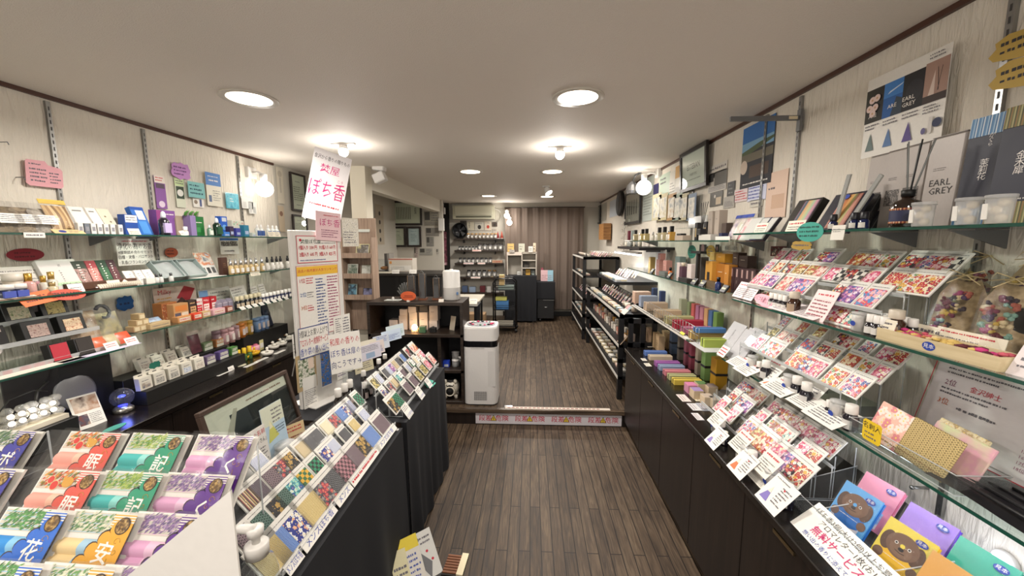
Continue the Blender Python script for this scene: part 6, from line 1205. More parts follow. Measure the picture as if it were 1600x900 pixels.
for i,(px,c,pats,l) in enumerate(((1235,'#23221f',['#d8a878','#c8c088','#a8c0a0','#c890a0','#8a6a80','#3a5a68'],'black leaning case of pastel incense sticks beside the far card'),(1292,'#1e2030',['#c87a3a','#d8a050','#b8b070','#c88a78','#a86a5a'],'navy leaning case of amber incense sticks with a blue seal'))):
    t = thing('incense_case',l,'incense case',RP(px,360,Z,1.22),FACE_L,None,R(28));B().box(-.07,0,0,.07,.03,.155,M(c,.35),.002).obj('case',t);B().box(-.02,-.002,.01,.062,0,.145,stripes('sticks%d' % i,pats,73)).obj('sticks',t)
    B().quad(-.066,.004,.066,.151,-.004,FILM).obj('film',t)
    if i: B().disc(.0,.135,.014,-.006,M('#24409c'),e=.7).obj('seal',t)
for px,X,l in ((1322,1.3,'black case leaning behind the navy incense case'),(1338,1.33,'dark grey case leaning farther behind the navy incense case')):
    t = thing('incense_case',l,'incense case',RP(px,356,Z,X),FACE_L,None,R(26));B().box(-.06,0,0,.06,.02,.15,BLACK,.002).obj('case',t);B().box(-.055,-.002,.005,.055,0,.145,M('#2a2a2c',.3)).obj('front_panel',t)
for px,py,dx,tl,l in ((1300,362,-.02,4,'upright grey incense rod bundle by the little blue bottles'),(1318,362,.0,28,'slanting grey incense rod bundle by the little blue bottles')):
    tag(place(B().box(-.008,0,0,.008,.006,.2,stripes('rods',['#7a7c78','#a8a8a2','#6a6c68'],600)).obj('incense_rods'),RP(px,py,Z,1.23),FACE_L,R(8),R(tl)),l,'incense rods')
for i,px in enumerate((1301,1334,1349)): tb('blu',('little blue bottle before the navy incense case','little blue bottle beside the silver-grey boxes, farther','little blue bottle touching the silver-grey boxes')[i],px,358,Z,1.19,r=.0135,h=.055,body='#16204a',cap='#15151c',lab='#d8d4cc',caph=.42)
for px,w,l in ((1186,.09,'cream price card before the grey leaning frames'),(1239,.1,'cream price card before the pastel stick case')): sheet('price_card',l,'price card',RP(px,363,Z,1.165),w,.045,FACE_L,[('l',.1,.55,.9,.9,1,RED),('l',.1,.1,.9,.5,2,INK)],R(18),0,M('#e2dac8'))
sheet('price_card','white scribbled note hanging over the top shelf edge','price card',Vector((1.027,RP(1310,360,Z,1.15).y,Z-.035)),.055,.05,FACE_L,[('l',.1,.5,.7,.8,2,M('#8a8a88'))],R(6),0,M('#e0dcd2'))
wallsheet('R',1246,347,1285,378,'sign','teal oval sign hanging below the top shelf edge','sign',[('l',.12,.2,.88,.85,3,M('#124a44'))],off=.275,col=M('#3a9c8c'),outline=OVAL)
wallsheet('R',1236,376,1268,391,'sign','gold cloud-shaped sign under the top shelf','sign',[('l',.15,.3,.85,.75,1,INK)],off=.235,col=M('#a8883a'),outline=CLOUD)
carton('small_box','small red-black patterned box on the wall behind the topmost sachets','box',RP(1212,386,ZG2+.2,1.4),.08,.03,.05,'#5a1c20',FACE_L,[('r',.05,.1,.95,.9,blotch('rb',['#8a1c28','#1c1414','#d8c8b0'],60))])
# posters of the right wall
def wr(x0,y0,x1,y1,name,label,cat,ops,**kw): return wallsheet('R',x0,y0,x1,y1,name,label,cat,ops,**kw)
loc,w,h = wallrect('R',1348,160,1497,175,.03)
a,c = at(1350,230,X=RW-.03),at(1490,190,X=RW-.03)
tp = at(1498,82,X=RW-.03)
sheet('fragrance_poster','long poster of four fragrance photos with scent pyramids on the near wall','poster',Vector((RW-.03,(a.y+c.y)/2+.02,1.91)),abs(a.y-c.y)*.93,.285,FACE_L,[('r',.0,.44,.25,.86,blotch('flow',['#1c1a18','#2a2820','#3a3a2a'],8)),('r',.25,.44,.5,.86,'#1c5aa0'),('r',.25,.68,.5,.86,'#3a7cc4'),('p',[(.3,.72),(.48,.78),(.5,.8),(.33,.75)],M('#c8d8e8')),('p',[(.36,.44),(.5,.44),(.5,.62),(.42,.66)],M('#2a3a4a')),('r',.5,.44,.75,.86,'#16151a'),('e',.64,.65,.1,1.2,'#24232a'),('t','EARL',.58,.56,.05,WHITE),('t','GREY',.59,.49,.05,WHITE),('r',.75,.5,1,.88,'#a8887a'),('p',[(.8,.5),(.86,.78),(.87,.5)],M('#d8c4b8')),('r',.75,.44,1,.52,'#3a2c28'),('p',[(.9,.55),(.905,.55),(.935,.8),(.93,.8)],M('#1c1a1c')),('p',[(.91,.55),(.915,.55),(.89,.8),(.885,.8)],M('#1c1a1c')),
      ('t','ARE',.38,.54,.05,WHITE),('t','ARE',.12,.5,.05,WHITE)]+[x for k,c_ in enumerate(('#6a7a78','#5a7aa8','#5a4a8a')) for x in (('l',.03+.25*k,.34,.22+.25*k,.42,2,INK),('p',[(.06+.25*k,.08),(.18+.25*k,.08),(.12+.25*k,.3)],M(c_)))]+
      [x for fx,fy in ((.1,.72),(.15,.62),(.07,.62),(.12,.55),(.17,.73)) for x in (('c',fx,fy,.045,'#e0c8c0'),('c',fx,fy,.014,'#c8a078'))]+[('l',.79,.9,.97,.97,2,INK),('l',.78,.32,.97,.42,3,INK),('r',.86,.1,.9,.28,'#d8d4d0'),('c',.95,.2,.05,'#2a3454'),('e',.81,.14,.025,1.4,'#6a6490')],0,0,CARD)
wr(1163,192,1204,290,'poster','blue sky and house scenery poster on the wall','poster',[('r',0,.6,1,1,'#2a6ab0'),('r',0,.6,1,.74,'#7aa8c8'),('p',[(0,.5),(1,.66),(1,.7),(.6,.68),(0,.6)],M('#4a5a3a')),('r',0,.4,1,.55,'#6a6454'),('r',0,0,1,.42,'#22242c'),('r',.3,.15,.9,.34,'#4a3a30'),('e',.1,.35,.12,1.1,'#c8b8a8'),('l',.1,.04,.9,.09,1,WHITE)],off=.006,col=M('#22242c'))
loc,w,h = wallrect('R',1069,232,1107,296,.02)
picture_frame('framed_logo','dark framed white sign with large capitals on the wall',loc,w,h,FACE_L,'#1c1614',[('tb','ESTEBAN',.5,.52,.17,INK),('t','PARFUMS',.5,.32,.09,M('#5a5856')),('l',.2,.18,.8,.24,1,M('#6a6866'))],.03,R(-3),M('#d8d6ce'))
for x0,y0,x1,y1,c,ops,l in ((1031,272,1045,313,'#b8c8b8',[('r',0,0,1,.2,'#3a8a5a'),('l',.1,.6,.9,.9,2,INK)],'green-footed poster on the wall beyond the framed capitals'),(1047,268,1054,311,'#d0ccc0',TXT(M('#8a8880'),5),'narrow white notice next to the green-footed poster'),(1056,258,1068,305,'#c8c4b4',[('r',0,.6,1,1,'#c89a50'),('r',0,0,1,.3,'#d8d8d4')],'poster with an orange top beside the framed capitals'),
    (1109,256,1135,276,'#d8d4cc',[('l',.05,.5,.95,.9,1,INK)],'white heading strip above the newspaper clipping'),(1108,268,1134,299,'#b8b4ac',[('r',.02,.55,.3,.95,'#3a3a3a'),('r',.35,.3,1,.95,'#6a6864'),('l',.05,.05,.95,.28,3,INK)],'grey newspaper clipping on the wall'),(1110,300,1128,322,'#5a5852',[('c',.4,.7,.12,'#d8d4cc'),('r',.5,.1,.9,.6,'#c8b8a0')],'dark product photo under the newspaper clipping'),
    (1137,284,1147,306,'#1c1c1e',[('l',.2,.1,.8,.9,3,M('#8a8a88'))],'black narrow card pinned to the wall'),(1131,307,1147,325,'#a8a49c',TXT(INK,5),'grey printed card under the black narrow card'),(1148,295,1168,315,'#d8c8c8',[('l',.08,.1,.92,.9,4,RED)],'red-printed notice on the wall under the scenery poster'),
    (1169,288,1196,313,'#c8cce0',[('l',.06,.1,.94,.92,4,M('#3a4a9c'))],'blue-printed notice on the wall under the scenery poster'),(1172,312,1191,323,'#c8c4b8',[('l',.1,.2,.9,.8,1,INK)],'small grey label under the blue-printed notice'),(1200,268,1226,340,'#d8bca8',[('l',.1,.6,.6,.7,1,INK),('r',.3,.2,.9,.5,'#c8a890')],'salmon poster curling off the wall beside the upright'),
    (1006,276,1019,345,'#b8c0b8',TXT(M('#8a9088'),8),'tall pale notice behind the glowing globe bulb'),(1021,288,1027,330,'#3a3a6a',[],'narrow indigo strip on the wall beside the tall notice'),(953,312,967,338,'#c8d0d8',[],'pale shiny poster on the far wall beside the clock'),(940,318,947,345,'#b8b4a8',[],'plain panel on the wall far down by the curtain')):
    wr(x0,y0,x1,y1,'notice',l,'notice',ops,col=M(c,.45),off=.006)
for x0,y0,x1,y1,l in ((933,322,938,350,'narrow dark framed picture near the far curtain'),(979,298,1001,350,'dark frame with pale vertical bars beside the round clock')):
    loc,w,h = wallrect('R',x0,y0,x1,y1,.02);picture_frame('hung_picture',l,loc,w,h,FACE_L,'#1e1a18',[('r',.1+.16*k,.25,.17+.16*k,.75,'#4a4444') for k in range(5)] if x0 > 950 else [('l',.1,.1,.9,.9,6,M('#6a7a70'))],.03,0,M('#b0a8a0'))
cp = at(969,318,X=RW-.03);t = thing('round_clock','round wall clock with a dark rim, seen almost edge-on','clock',Vector((RW-.005,cp.y,cp.z)),FACE_L);b = B();b.T = Matrix.Rotation(R(90),4,'X');b.lathe([(.13,0),(.17,0),(.18,.03),(.165,.05),(.15,.04)],M('#1a1818',.4),32).obj('rim',t)
b = B();b.T = Matrix.Rotation(R(90),4,'X');b.lathe([(0,.028),(.15,.03)],M('#c8ccc8',.3),32).obj('dial',t);B().box(-.004,-.036,0,.004,-.034,.1,BLACK).box(0,-.036,-.004,.07,-.034,.004,BLACK).obj('hands',t)
b = B();b.prism([((u-.5)*.2,v*.075) for u,v in CLOUD],0,.002,M('#b89a48'));b.lines(-.07,.02,.07,.06,2,INK)
gl = at(1590,92,X=1.22);tag(place(b.obj('sign'),Vector((1.22,gl.y-.03,gl.z)),FACE_L),'gold cloud-shaped sign high on the wall, upper of two','sign')
b = B();b.prism([((u-.5)*.2,v*.08) for u,v in CLOUD],0,.002,M('#b89a48'));b.lines(-.07,.02,.07,.06,2,INK)
gl = at(1590,138,X=1.215);tag(place(b.obj('sign'),Vector((1.215,gl.y-.03,gl.z)),FACE_L),'gold cloud-shaped sign high on the wall, lower of two','sign')

p = at(1440,762,X=RW-.02);b = B();b.tube([(0,0,0),(0,-.05,0)],.005,STEEL,10).ball((0,-.05,0),.007,STEEL,10);tag(place(b.obj('shelf_peg'),(RW,p.y,p.z),FACE_L),'short steel peg sticking out of the wall below the low glass shelf','peg')
p = at(1562,878,X=RW-.02);t = thing('puck_light','round white LED puck light glowing on the wall behind the teal letter pack','lamp',(RW,p.y,p.z),FACE_L);b = B();b.T = Matrix.Rotation(R(90),4,'X');b.lathe([(.03,0),(.03,.012),(.026,.015)],WPLAS,24).obj('housing',t)
b = B();b.T = Matrix.Rotation(R(90),4,'X');b.lathe([(.0265,.0145),(0,.018)],M('#eef2ff',.5,emit=8,var=0),24).obj('diffuser',t);o = lamp('POINT',(0,-.07,0),.25,.03,t);o.data.color = (.85,.9,1)
B().tube([(.045,-.005,0),(.06,-.004,.03),(.055,-.004,.1)],.002,BLACK,5).obj('cord',t)
# ------------------------------------------------------------------ right wall, middle stretch
Z = ZM1
def perfume(label,loc,liq,cap,r=.02,h=.1,capm=None):
    t = thing('perfume_bottle',label,'bottle',loc,FACE_L)
    B().box(-r,-r,0,r,r,h*.55,M(liq,.12,coat=.6),.003).obj('body',t);B().box(-r*.6,-r*.6,h*.55,r*.6,r*.6,h*.92,M(cap,.35),.002).obj('cap',t);B().box(-r*.7,-r-.0008,h*.1,r*.7,-r*.9,h*.4,CARD).obj('paper_label',t);return t
for i,(px,c) in enumerate(((993,'#c8b890'),(1004,'#c8b47a'),(1010,'#c4b078'),(1030,'#d0c8a8'),(1038,'#d0c09a'),(1049,'#c89a4a'))):
    perfume(f'perfume bottle with a black cap, {ORD[5-i]} from the near end of the far top shelf',RP(px,376,Z,1.21),c,'#141316',.022,.12)
for i,px in enumerate((1000,1020,1027,1043)): scent(f'small clear bottle between the perfume bottles, {ORD[3-i]} from the near end',RP(px,376,Z,1.19),'#cfcabb','#c8c8c4',.075,.014).rotation_euler
for px,w,h,c,l in ((981,.05,.11,'#5a1024','dark wine box at the far end of the perfume shelf'),(986,.04,.11,'#8a9490','grey-green box at the far end of the perfume shelf')): carton('perfume_box',l,'box',RP(px,376,Z,1.22),w,.05,h,c,FACE_L)
for px,w,c,l in ((1060,.15,'#b8a898','low pinkish-grey tray on the far top shelf'),(1100,.16,'#c8c4bc','low white tray before the reed boxes')): carton('low_tray',l,'tray',RP(px,376,Z,1.19),w,.06,.035,c,FACE_L)
carton('small_box','black and teal flat box lying on the pinkish-grey tray','box',RP(1060,372,Z+.037,1.2),.08,.04,.012,'#141618',FACE_L)
for i,(px,c,l) in enumerate(((1026,'#c8c0a0','cream card rack of scent samples above the perfume bottles'),(1036,'#c4b890','second cream card rack of scent samples above the perfume bottles'),(1049,'#b08a5a','tan scent sample card beside the cream racks'),(1058,'#9aa89a','grey-green photo card above the far top shelf'),(1068,'#b8b090','olive photo card above the far top shelf'),(1080,'#7a8aa0','blue photo card above the far top shelf'))):
    wallsheet('R',px-6,303,px+6,344,'sample_card',l,'card',[('r',.15,.1,.85,.85,blotch('smp%d' % i,[c,'#e0dcd0','#6a7a8a'],12))],off=.05,col=M(c))
tag(place(B().box(-.16,-.02,0,.16,.1,.004,ACRYL).box(-.16,.08,0,.16,.084,.09,ACEDGE).obj('acrylic_riser'),RP(1072,352,Z+.09,1.3),FACE_L),'clear riser shelf of cards above the pinkish-grey tray','riser')
t = thing('reed_diffuser','small reed diffuser with dark sticks on the white tray','diffuser',RP(1096,368,Z+.037,1.2),FACE_L)
B().box(-.025,-.02,0,.025,.02,.035,M('#16161a',.3),.003).obj('bottle_body',t)
for i in range(4): B().tube([(.004*i-.006,0,.03),(.03*i-.045,.01,.2)],.002,M('#2a2624'),5).obj('reed',t)
for i,(px,l) in enumerate(((1087,'black perfume box behind the small reed diffuser'),(1101,'black diffuser box beside the grey reed boxes'))): carton('perfume_box',l,'box',RP(px,366,Z,1.27),.04,.04,.12,'#1c1b1e',FACE_L,[('r',.3,.2,.7,.7,'#b8a070')])
for i,(px,l) in enumerate(((1108,'grey tall reed stick box, farther of two'),(1118,'grey tall reed stick box, nearer of two'))): carton('diffuser_box',l,'box',RP(px,374,Z,1.26),.055,.05,.18,'#a89c90',FACE_L,[('l',.3,.7,.7,.75,1,INK)])
carton('small_box','small dark blue jar box beside the grey reed boxes','box',RP(1125,372,Z,1.2),.035,.035,.04,'#1c2448',FACE_L)
carton('small_box','brown box behind the small dark blue jar box','box',RP(1130,370,Z,1.27),.05,.04,.1,'#4a3c34',FACE_L)
for i,(px,c,l) in enumerate(((1140,'#7a6a9a','lilac incense packet in the pink packet row'),(1147,'#b8c0a0','pale green incense packet in the pink packet row'),(1157,'#c83a58','crimson incense packet in the pink packet row'),(1168,'#3a3438','dark incense packet lying at the near end of the pink row'))):
    pouch('incense_packet',l,'packet',RP(px,366,Z,1.26),.07,.15,FACE_L,blotch('ipk%d' % i,[c,'#e0d4d0',c],12),(),R(22),M('#24409c') if i < 3 else None)
for px,tl,c,l in ((1162,30,'#b8bcb8','clear-fronted pale frame leaning next to the crimson packet'),(1172,32,'#3a3c58','indigo frame leaning next to the pale frame'),(1182,34,'#2a2830','dark frame leaning behind the cream price card')):
    t = thing('incense_case',l,'incense case',RP(px,368,Z,1.2),FACE_L,None,R(tl));B().box(-.05,0,0,.05,.015,.13,M(c,.3),.002).obj('case',t);B().box(-.045,-.002,.006,.045,0,.124,M('#c8c8c4',.2)).obj('front_panel',t)
carton('price_card','white price strip at the near end of the far top shelf','price card',RP(1128,378,Z,1.17),.16,.004,.02,'#d8d4cc',FACE_L)
# shelf of gold and brown boxes
Z = ZM2
for px,py,X,w,h,dz,c,l in ((1027,425,1.3,.085,.11,0,'#b8847a','dusty pink perfume box, farther of the standing pair'),(1038,425,1.3,.085,.11,0,'#c08a80','dusty pink perfume box, nearer of the standing pair'),(1030,400,1.3,.07,.055,.112,'#b07a72','dusty pink box lying on the standing pair'),(1014,425,1.32,.06,.12,0,'#b8985a','mustard box beside the dusty pink pair'),(1058,415,1.36,.1,.15,0,'#7a8a88','grey-green box behind the lit white boxes'),
    (1059,432,1.22,.055,.12,0,'#d8c8c4','white and pink box, farther side of the plum bottle'),(1076,432,1.22,.07,.12,0,'#d8ccc8','white flowered box, nearer side of the plum bottle'),(1092,425,1.28,.05,.17,0,'#4a4644','tall charcoal incense box by the black post'),(1106,440,1.27,.09,.15,0,'#c8923a','amber wooden box with a dark window'),(1124,440,1.3,.1,.14,0,'#a86a20','brown-gold box in the amber group'),(1134,440,1.28,.05,.14,0,'#b87a2c','narrow gold box in the amber group'),
    (1112,408,1.33,.06,.05,.155,'#c8a860','pale gold box on top of the amber wooden box'),(1125,408,1.32,.11,.055,.145,'#b8801f','wide gold box on top of the amber group'),(1148,415,1.34,.06,.08,.13,'#3a261e','dark brown box on the maroon row, farther'),(1160,418,1.34,.09,.065,.13,'#34201a','dark brown box on the maroon row, nearer')):
    carton('incense_box',l,'incense box',RP(px,py,Z+dz,X),w,.05,h,c,FACE_L,[('r',.3,.1,.7,.55,'#2a2018')] if 'window' in l else [('l',.25,.6,.75,.7,1,M('#d8c8b0'))])
for i in range(5): carton('incense_box',f'dark maroon incense box, {ORD[i]} from the far end of its row','incense box',RP(1142+8*i,450,Z,1.3),.05,.05,.128,'#341a1e',FACE_L,[('r',.35,.6,.65,.95,'#a88a84'),('r',.4,.3,.6,.45,'#5a4a48')])
t = thing('perfume_bottle','plum bottle between the lit white boxes','bottle',RP(1067,432,Z,1.22),FACE_L);B().box(-.024,-.02,0,.024,.02,.1,M('#5a3f4c',.2),.004).obj('body',t);B().lathe([(.012,.1),(.014,.125),(0,.127)],M('#d8c8b0',.3),14).obj('cap',t)
carton('low_tray','dark low tray under the plum bottle boxes','tray',RP(1066,436,Z,1.17),.15,.04,.025,'#2c2826',FACE_L)
carton('low_tray','grey low tray under the dusty pink boxes','tray',RP(1034,428,Z,1.2),.14,.05,.03,'#6a706c',FACE_L)
for px,X,l,c in ((1047,1.22,'amber glass bottle on the gold box shelf','#c86a2a'),(1123,1.2,'dark blue jar before the gold boxes','#1c2a5a')): scent(l,RP(px,435,Z,X),c,'#1a1a1c',.075,.017)
carton('incense_box','long olive incense box lying along the gold box shelf','incense box',RP(1106,450,Z,1.2),.2,.045,.035,'#5a4a34',FACE_L,[('r',0,0,.12,1,'#a8a84a')])
for i,px in enumerate((1015,1042,1080,1093,1127)):
    t = thing('price_stand',f'black slanted price stand, {ORD[i]} from the far end of the gold box shelf','price stand',RP(px,448,Z,1.17),FACE_L,None,R(35));B().box(-.028,0,0,.028,.012,.05,M('#16161a',.35),.003).obj('block',t);B().box(-.02,-.001,.02,.02,0,.03,M('#c8c8b0')).obj('price_strip',t)
tag(place(B().box(-.012,0,0,.012,.02,.21,BLACK,.002).box(-.07,-.01,.2,.07,.03,.215,BLACK).obj('black_post'),RP(1087,432,Z,1.2),FACE_L),'black T-shaped post standing among the boxes','post')
wallsheet('R',1075,383,1087,404,'sign','teal oval sign under the far top shelf','sign',[('l',.2,.15,.8,.85,4,M('#0f4a44'))],off=.12,col=M('#1f7a68'),outline=OVAL)
wallsheet('R',1104,383,1117,402,'sign','gold oval sign under the far top shelf','sign',[('l',.2,.15,.8,.85,3,INK)],off=.06,col=M('#a8883a'),outline=OVAL)
for x0,x1,l in ((1093,1103,'black photo card under the far top shelf, farther'),(1118,1123,'black photo card under the far top shelf, nearer')): wallsheet('R',x0,382,x1,395,'photo_card',l,'card',[('e',.5,.5,.25,1.2,'#8a6a6a')],off=.02,col=BLACK)
wallsheet('R',1128,383,1158,393,'notice','white notice with grey characters behind the dark brown boxes','notice',[('t','専用いい香り',.5,.25,.5,M('#5a6068'))],off=.02,col=M('#c8c4ba'))
# shelf with the wire basket of coloured incense
Z = ZM3
def bundle(label,loc,w,d,h,c,band=True,rz=FACE_L,n=None):
    t = thing('incense_bundle',label,'incense bundle',loc,rz)
    (B().box(-w/2,0,0,w/2,d,h,stripes('bun'+c,[c,c,M_dark(c)],n,'x') if n else M(c),.002)).obj('packs',t)
    if band: B().box(-w*.06,-.001,-.0005,w*.06,d+.001,h+.001,M('#1c1a1e',.4)).obj('band',t)
    return t
def M_dark(c): c = c.lstrip('#');return '#'+''.join('%02x' % int(int(c[i:i+2],16)*.8) for i in (0,2,4))
for px,py,X,w,d,h,dz,c,l in ((1098,525,1.07,.05,.2,.05,0,'#98a848','olive green incense bundle nearest the grey booklets'),(1086,512,1.09,.05,.17,.028,.051,'#4a78b0','blue incense bundle lying on the olive one'),(1078,515,1.08,.045,.2,.05,0,'#c8a868','tan incense bundle beside the blue one'),(1066,505,1.08,.05,.19,.045,0,'#b86a8c','mauve-pink incense bundle in the wire basket'),(1053,495,1.08,.05,.19,.06,0,'#a8243c','crimson incense bundle in the wire basket'),
    (1040,490,1.08,.06,.19,.055,0,'#b0a878','khaki incense bundle in the wire basket'),(1024,480,1.08,.07,.19,.06,0,'#c0a88a','beige incense bundle in the wire basket'),(1008,470,1.09,.08,.18,.07,0,'#b8a088','light brown incense bundle at the far end of the basket'),(1000,465,1.1,.07,.15,.1,0,'#8a94a8','grey-blue incense box at the far end of the basket'),(990,460,1.1,.09,.15,.11,0,'#c4a490','peach incense box at the far end of the basket')):
    bundle(l,RP(px,py,Z+dz,X),w,d,h,c,'bundle' in l)
for i,(px,c,l) in enumerate(((1118,'#6a8a48','green incense box standing at the back of the basket'),(1110,'#4a6a9a','blue incense box standing at the back of the basket'),(1103,'#c8986a','orange incense box standing at the back of the basket'),(1096,'#b87a8a','rose incense box standing at the back of the basket'),(1089,'#a86a8a','mauve incense box standing at the back of the basket'),(1082,'#c05a58','red incense box standing at the back of the basket'),(1075,'#7a8460','grey-green incense box standing at the back of the basket'),(1062,'#a8a890','cream incense box standing at the back of the basket'),(1030,'#34406a','navy incense box standing at the back of the basket'),(1018,'#3a4668','dark blue incense box at the far back of the basket'))): carton('incense_box',l,'incense box',RP(px,485,Z,1.36),.05,.045,.12,c,FACE_L)
t = thing('wire_basket','long wire basket holding the coloured incense bundles','basket',RP(1045,500,Z+.003,1.075),FACE_L)
for i in range(22): u = -.5+.98*i/21;B().tube([(u,0,0),(u,0,.09)],.0014,STEEL,4).obj('wire',t)
for z in (.0,.045,.09): B().tube([(-.5,0,z),(.48,0,z)],.0016,STEEL,4).obj('rail',t)
tag(place(B().box(-.03,0,0,.03,.001,.02,M('#d8cc3a')).obj('price_card'),RP(1064,522,Z+.002,1.06),FACE_L,R(40)),'yellow price tab on the edge before the wire basket','price card')
tag(place(B().box(-.75,-.004,-.008,.5,.03,.0015,M('#d8d4cc')).lines(-.7,-.0,.45,.02,1,INK,-.0045).obj('price_strip'),RP(1030,500,Z+.001,1.052),FACE_L),'long white price rail along the basket shelf edge','price rail')
for i,(px,X,l) in enumerate(((1128,1.17,'silver-grey booklet in a clear sleeve, farthest of the leaning set'),(1146,1.13,'silver-grey booklet in a clear sleeve, front one of the leaning set'),(1153,1.17,'silver-grey booklet in a clear sleeve behind the front one'),(1160,1.2,'silver-grey booklet in a clear sleeve, nearest of the leaning set'))):
    t = thing('booklet',l,'booklet',RP(px,545,Z,X),FACE_L,None,R(32));B().box(-.065,0,0,.065,.006,.17,M('#b4b4b8',.4)).obj('cover',t);B().lines(-.006,.06,.006,.13,7,INK,-.001).obj('title',t);B().quad(-.068,-.002,.068,.173,-.003,FILM).obj('sleeve',t)
sheet('price_card','white card with red print standing before the silver-grey booklets','price card',RP(1125,545,Z,1.09),.07,.06,FACE_L,[('l',.08,.1,.92,.9,3,RED)],R(35))
tag(place(B().box(-.1,-.06,0,.1,.06,.003,M('#c8c8cc',.3)).obj('leaflet'),RP(1105,545,Z,1.1),FACE_L),'pale grey leaflet lying before the silver-grey booklets','leaflet')

# worktop goods at the far end
Z = ZCT;CPX = lambda px,py,X: Vector((X,at(px,py,X=X).y,Z))
for i,(px,c,l,w) in enumerate(((1113,'#b8881c','mustard pack block standing with a black band',.07),(1097,'#7a9a5a','green pack block standing with a black band',.06),(1087,'#a89a8a','beige-striped pack block standing with a black band',.045),(1077,'#8a3a4c','maroon pack block standing with a black band, nearer',.045),(1069,'#8a4a5a','maroon pack block standing with a black band, farther',.04),(1059,'#6a625a','taupe pack block standing with a black band',.04),(1047,'#3a4458','navy pack block standing with a black band',.05))):
    t = bundle(l,CPX(px,600-(i*9),1.12),w,.07,.19,c,False,FACE_L,400);B().box(-w/2-.001,-.001,.085,w/2+.001,.071,.1,M('#1c1a1e',.4)).obj('band',t)
for i,(px,py,X,c,l) in enumerate(((1026,550,1.04,'#b89c78','tan paper pack standing upright, nearest of three'),(1019,542,1.04,'#a88c68','tan paper pack standing upright, middle of three'),(1011,535,1.04,'#b0947a','tan paper pack standing upright, farthest of three'),(1036,530,1.14,'#a08664','tan paper pack behind the standing three, farther'),(1040,535,1.14,'#9a7f5e','tan paper pack behind the standing three, nearer'))): carton('paper_pack',l,'pack',CPX(px,py,X),.08,.05,.13,c,FACE_L,[('l',.2,.3,.8,.7,3,M('#8a7454'))])
for i,(px,py,c,l) in enumerate(((1052,585,'#c8b048','yellow flat pack in the lying row, nearest'),(1045,575,'#a8a87a','olive flat pack in the lying row'),(1038,568,'#c87a84','rose flat pack in the lying row'),(1030,562,'#8a9ab8','pale blue flat pack in the lying row'),(1024,556,'#9a5aa0','purple flat pack in the lying row'),(1014,551,'#c8b8a0','cream flat pack in the lying row'),(1007,546,'#5a78b8','blue flat pack in the lying row, farthest'))): 
    b_ = bundle(l,CPX(px,py,.90),.05,.17,.035,c,True);b_.children[1].rotation_euler = (0,0,0)
for i,(px,py,X,c,l) in enumerate(((1072,602,.93,'#c87aa0','pink-sided cube box on the worktop, farthest'),(1081,610,.93,'#9a84b0','lilac-sided cube box on the worktop'),(1098,610,.95,'#b8a898','beige cube box on the worktop'),(1112,606,.98,'#a8988a','brown-topped cube box beside the pale wood cards'),(1088,598,1.0,'#5a7a4a','green-topped cube box in the second row'),(1104,596,1.04,'#8a7a74','grey-topped cube box in the second row'))): carton('cube_box',l,'box',CPX(px,py,X),.06,.055,.05,'#c8b498' if i != 0 else '#c88aa4',FACE_L,(),0,None,c)
for i in range(5): 
    t = thing('booklet',f'pale wood-grain booklet, {ORD[i]} from the far end of the leaning stack','booklet',CPX(1138+7*i,610,.99+.022*i),FACE_L,None,R(28));B().box(-.05,0,0,.05,.005,.14,wood('pale_card','#c4b494','#d8cab0',(40,40,4),.6,.02)).obj('cover',t);B().lines(-.004,.04,.004,.1,4,INK,-.0008).obj('title',t)
sheet('price_card','small cream card standing before the wood-grain booklets','price card',CPX(1118,622,.93),.035,.035,FACE_L,(),R(15),0,M('#d8c8a4'))
for i,(px,py,w,d,c,l,rz) in enumerate(((1068,622,.1,.05,'#d8ccc8','pink-printed card lying along the worktop edge, farthest',0),(1090,620,.13,.07,'#d8d0b4','cream sheet lying before the cube boxes',0),(1085,636,.09,.05,'#cfcfd2','white card lying on the worktop beside the grey one',0),(1100,636,.1,.05,'#a4a8b4','grey card lying on the worktop',0),(1090,651,.08,.035,'#d4d2d4','small white card lying on the worktop edge, nearest',0),(1015,540,.1,.06,'#cfc8b8','pale sheet lying at the far end of the worktop',0),(1012,570,.07,.04,'#dcd8c8','small cream card at the worktop edge by the purple flat pack',0),(1006,562,.06,.035,'#d4d0c4','small cream card at the worktop edge by the blue flat pack',0))):
    p = at(px,py,Z=ZCT);tag(place(B().box(-w/2,-d/2,0,w/2,d/2,.0015,M(c)).box(-w*.4,-d*.3,.0015,w*.4,-d*.2,.0017,M('#9a8a88')).box(-w*.4,0,.0015,w*.3,d*.08,.0017,M('#9a8a88')).obj('price_card'),Vector((p.x,p.y,Z)),FACE_L),l,'price card')

# ------------------------------------------------------------------ black shelving on the raised floor, right
def rack_unit(label,x0,x1,y0,y1,zs,ztop):
    t = thing('black_rack',label,'shelf rack',(x0,y0,UP));bk = M('#121113',.45)
    for x in (x0,x1-.045):
        for y in (y0,y1-.045): B().box(x-x0,y-y0,0,x-x0+.045,y-y0+.045,ztop-UP,bk,.002).obj('post',t)
    for z in zs:
        b = B().box(.0,.0,z-UP-.025,x1-x0,y1-y0,z-UP,bk);b.obj('shelf_board',t)
        B().box(-.004,.0,z-UP-.022,0,y1-y0,z-UP+.004,M('#c4c0b8')).obj('price_rail',t)
    for y in (0,y1-y0-.045): B().box(0,y,ztop-UP-.04,x1-x0,y+.045,ztop-UP,bk).obj('crossbar',t);B().box(0,y,.35,x1-x0,y+.03,.385,bk).obj('crossbar',t)
    return t
rack_unit('low black shelf rack just beyond the worktop',.80,1.28,3.42,5.45,(.36,.66,.94),.945)
rack_unit('black shelf rack at the far end by the curtain',.76,1.28,5.6,7.0,(.3,.5,.76,1.09,1.365),1.37)
t = thing('open_stand','small open black frame standing at the far end of the worktop','frame',(.84,3.23,UP));bk = M('#121113',.45)
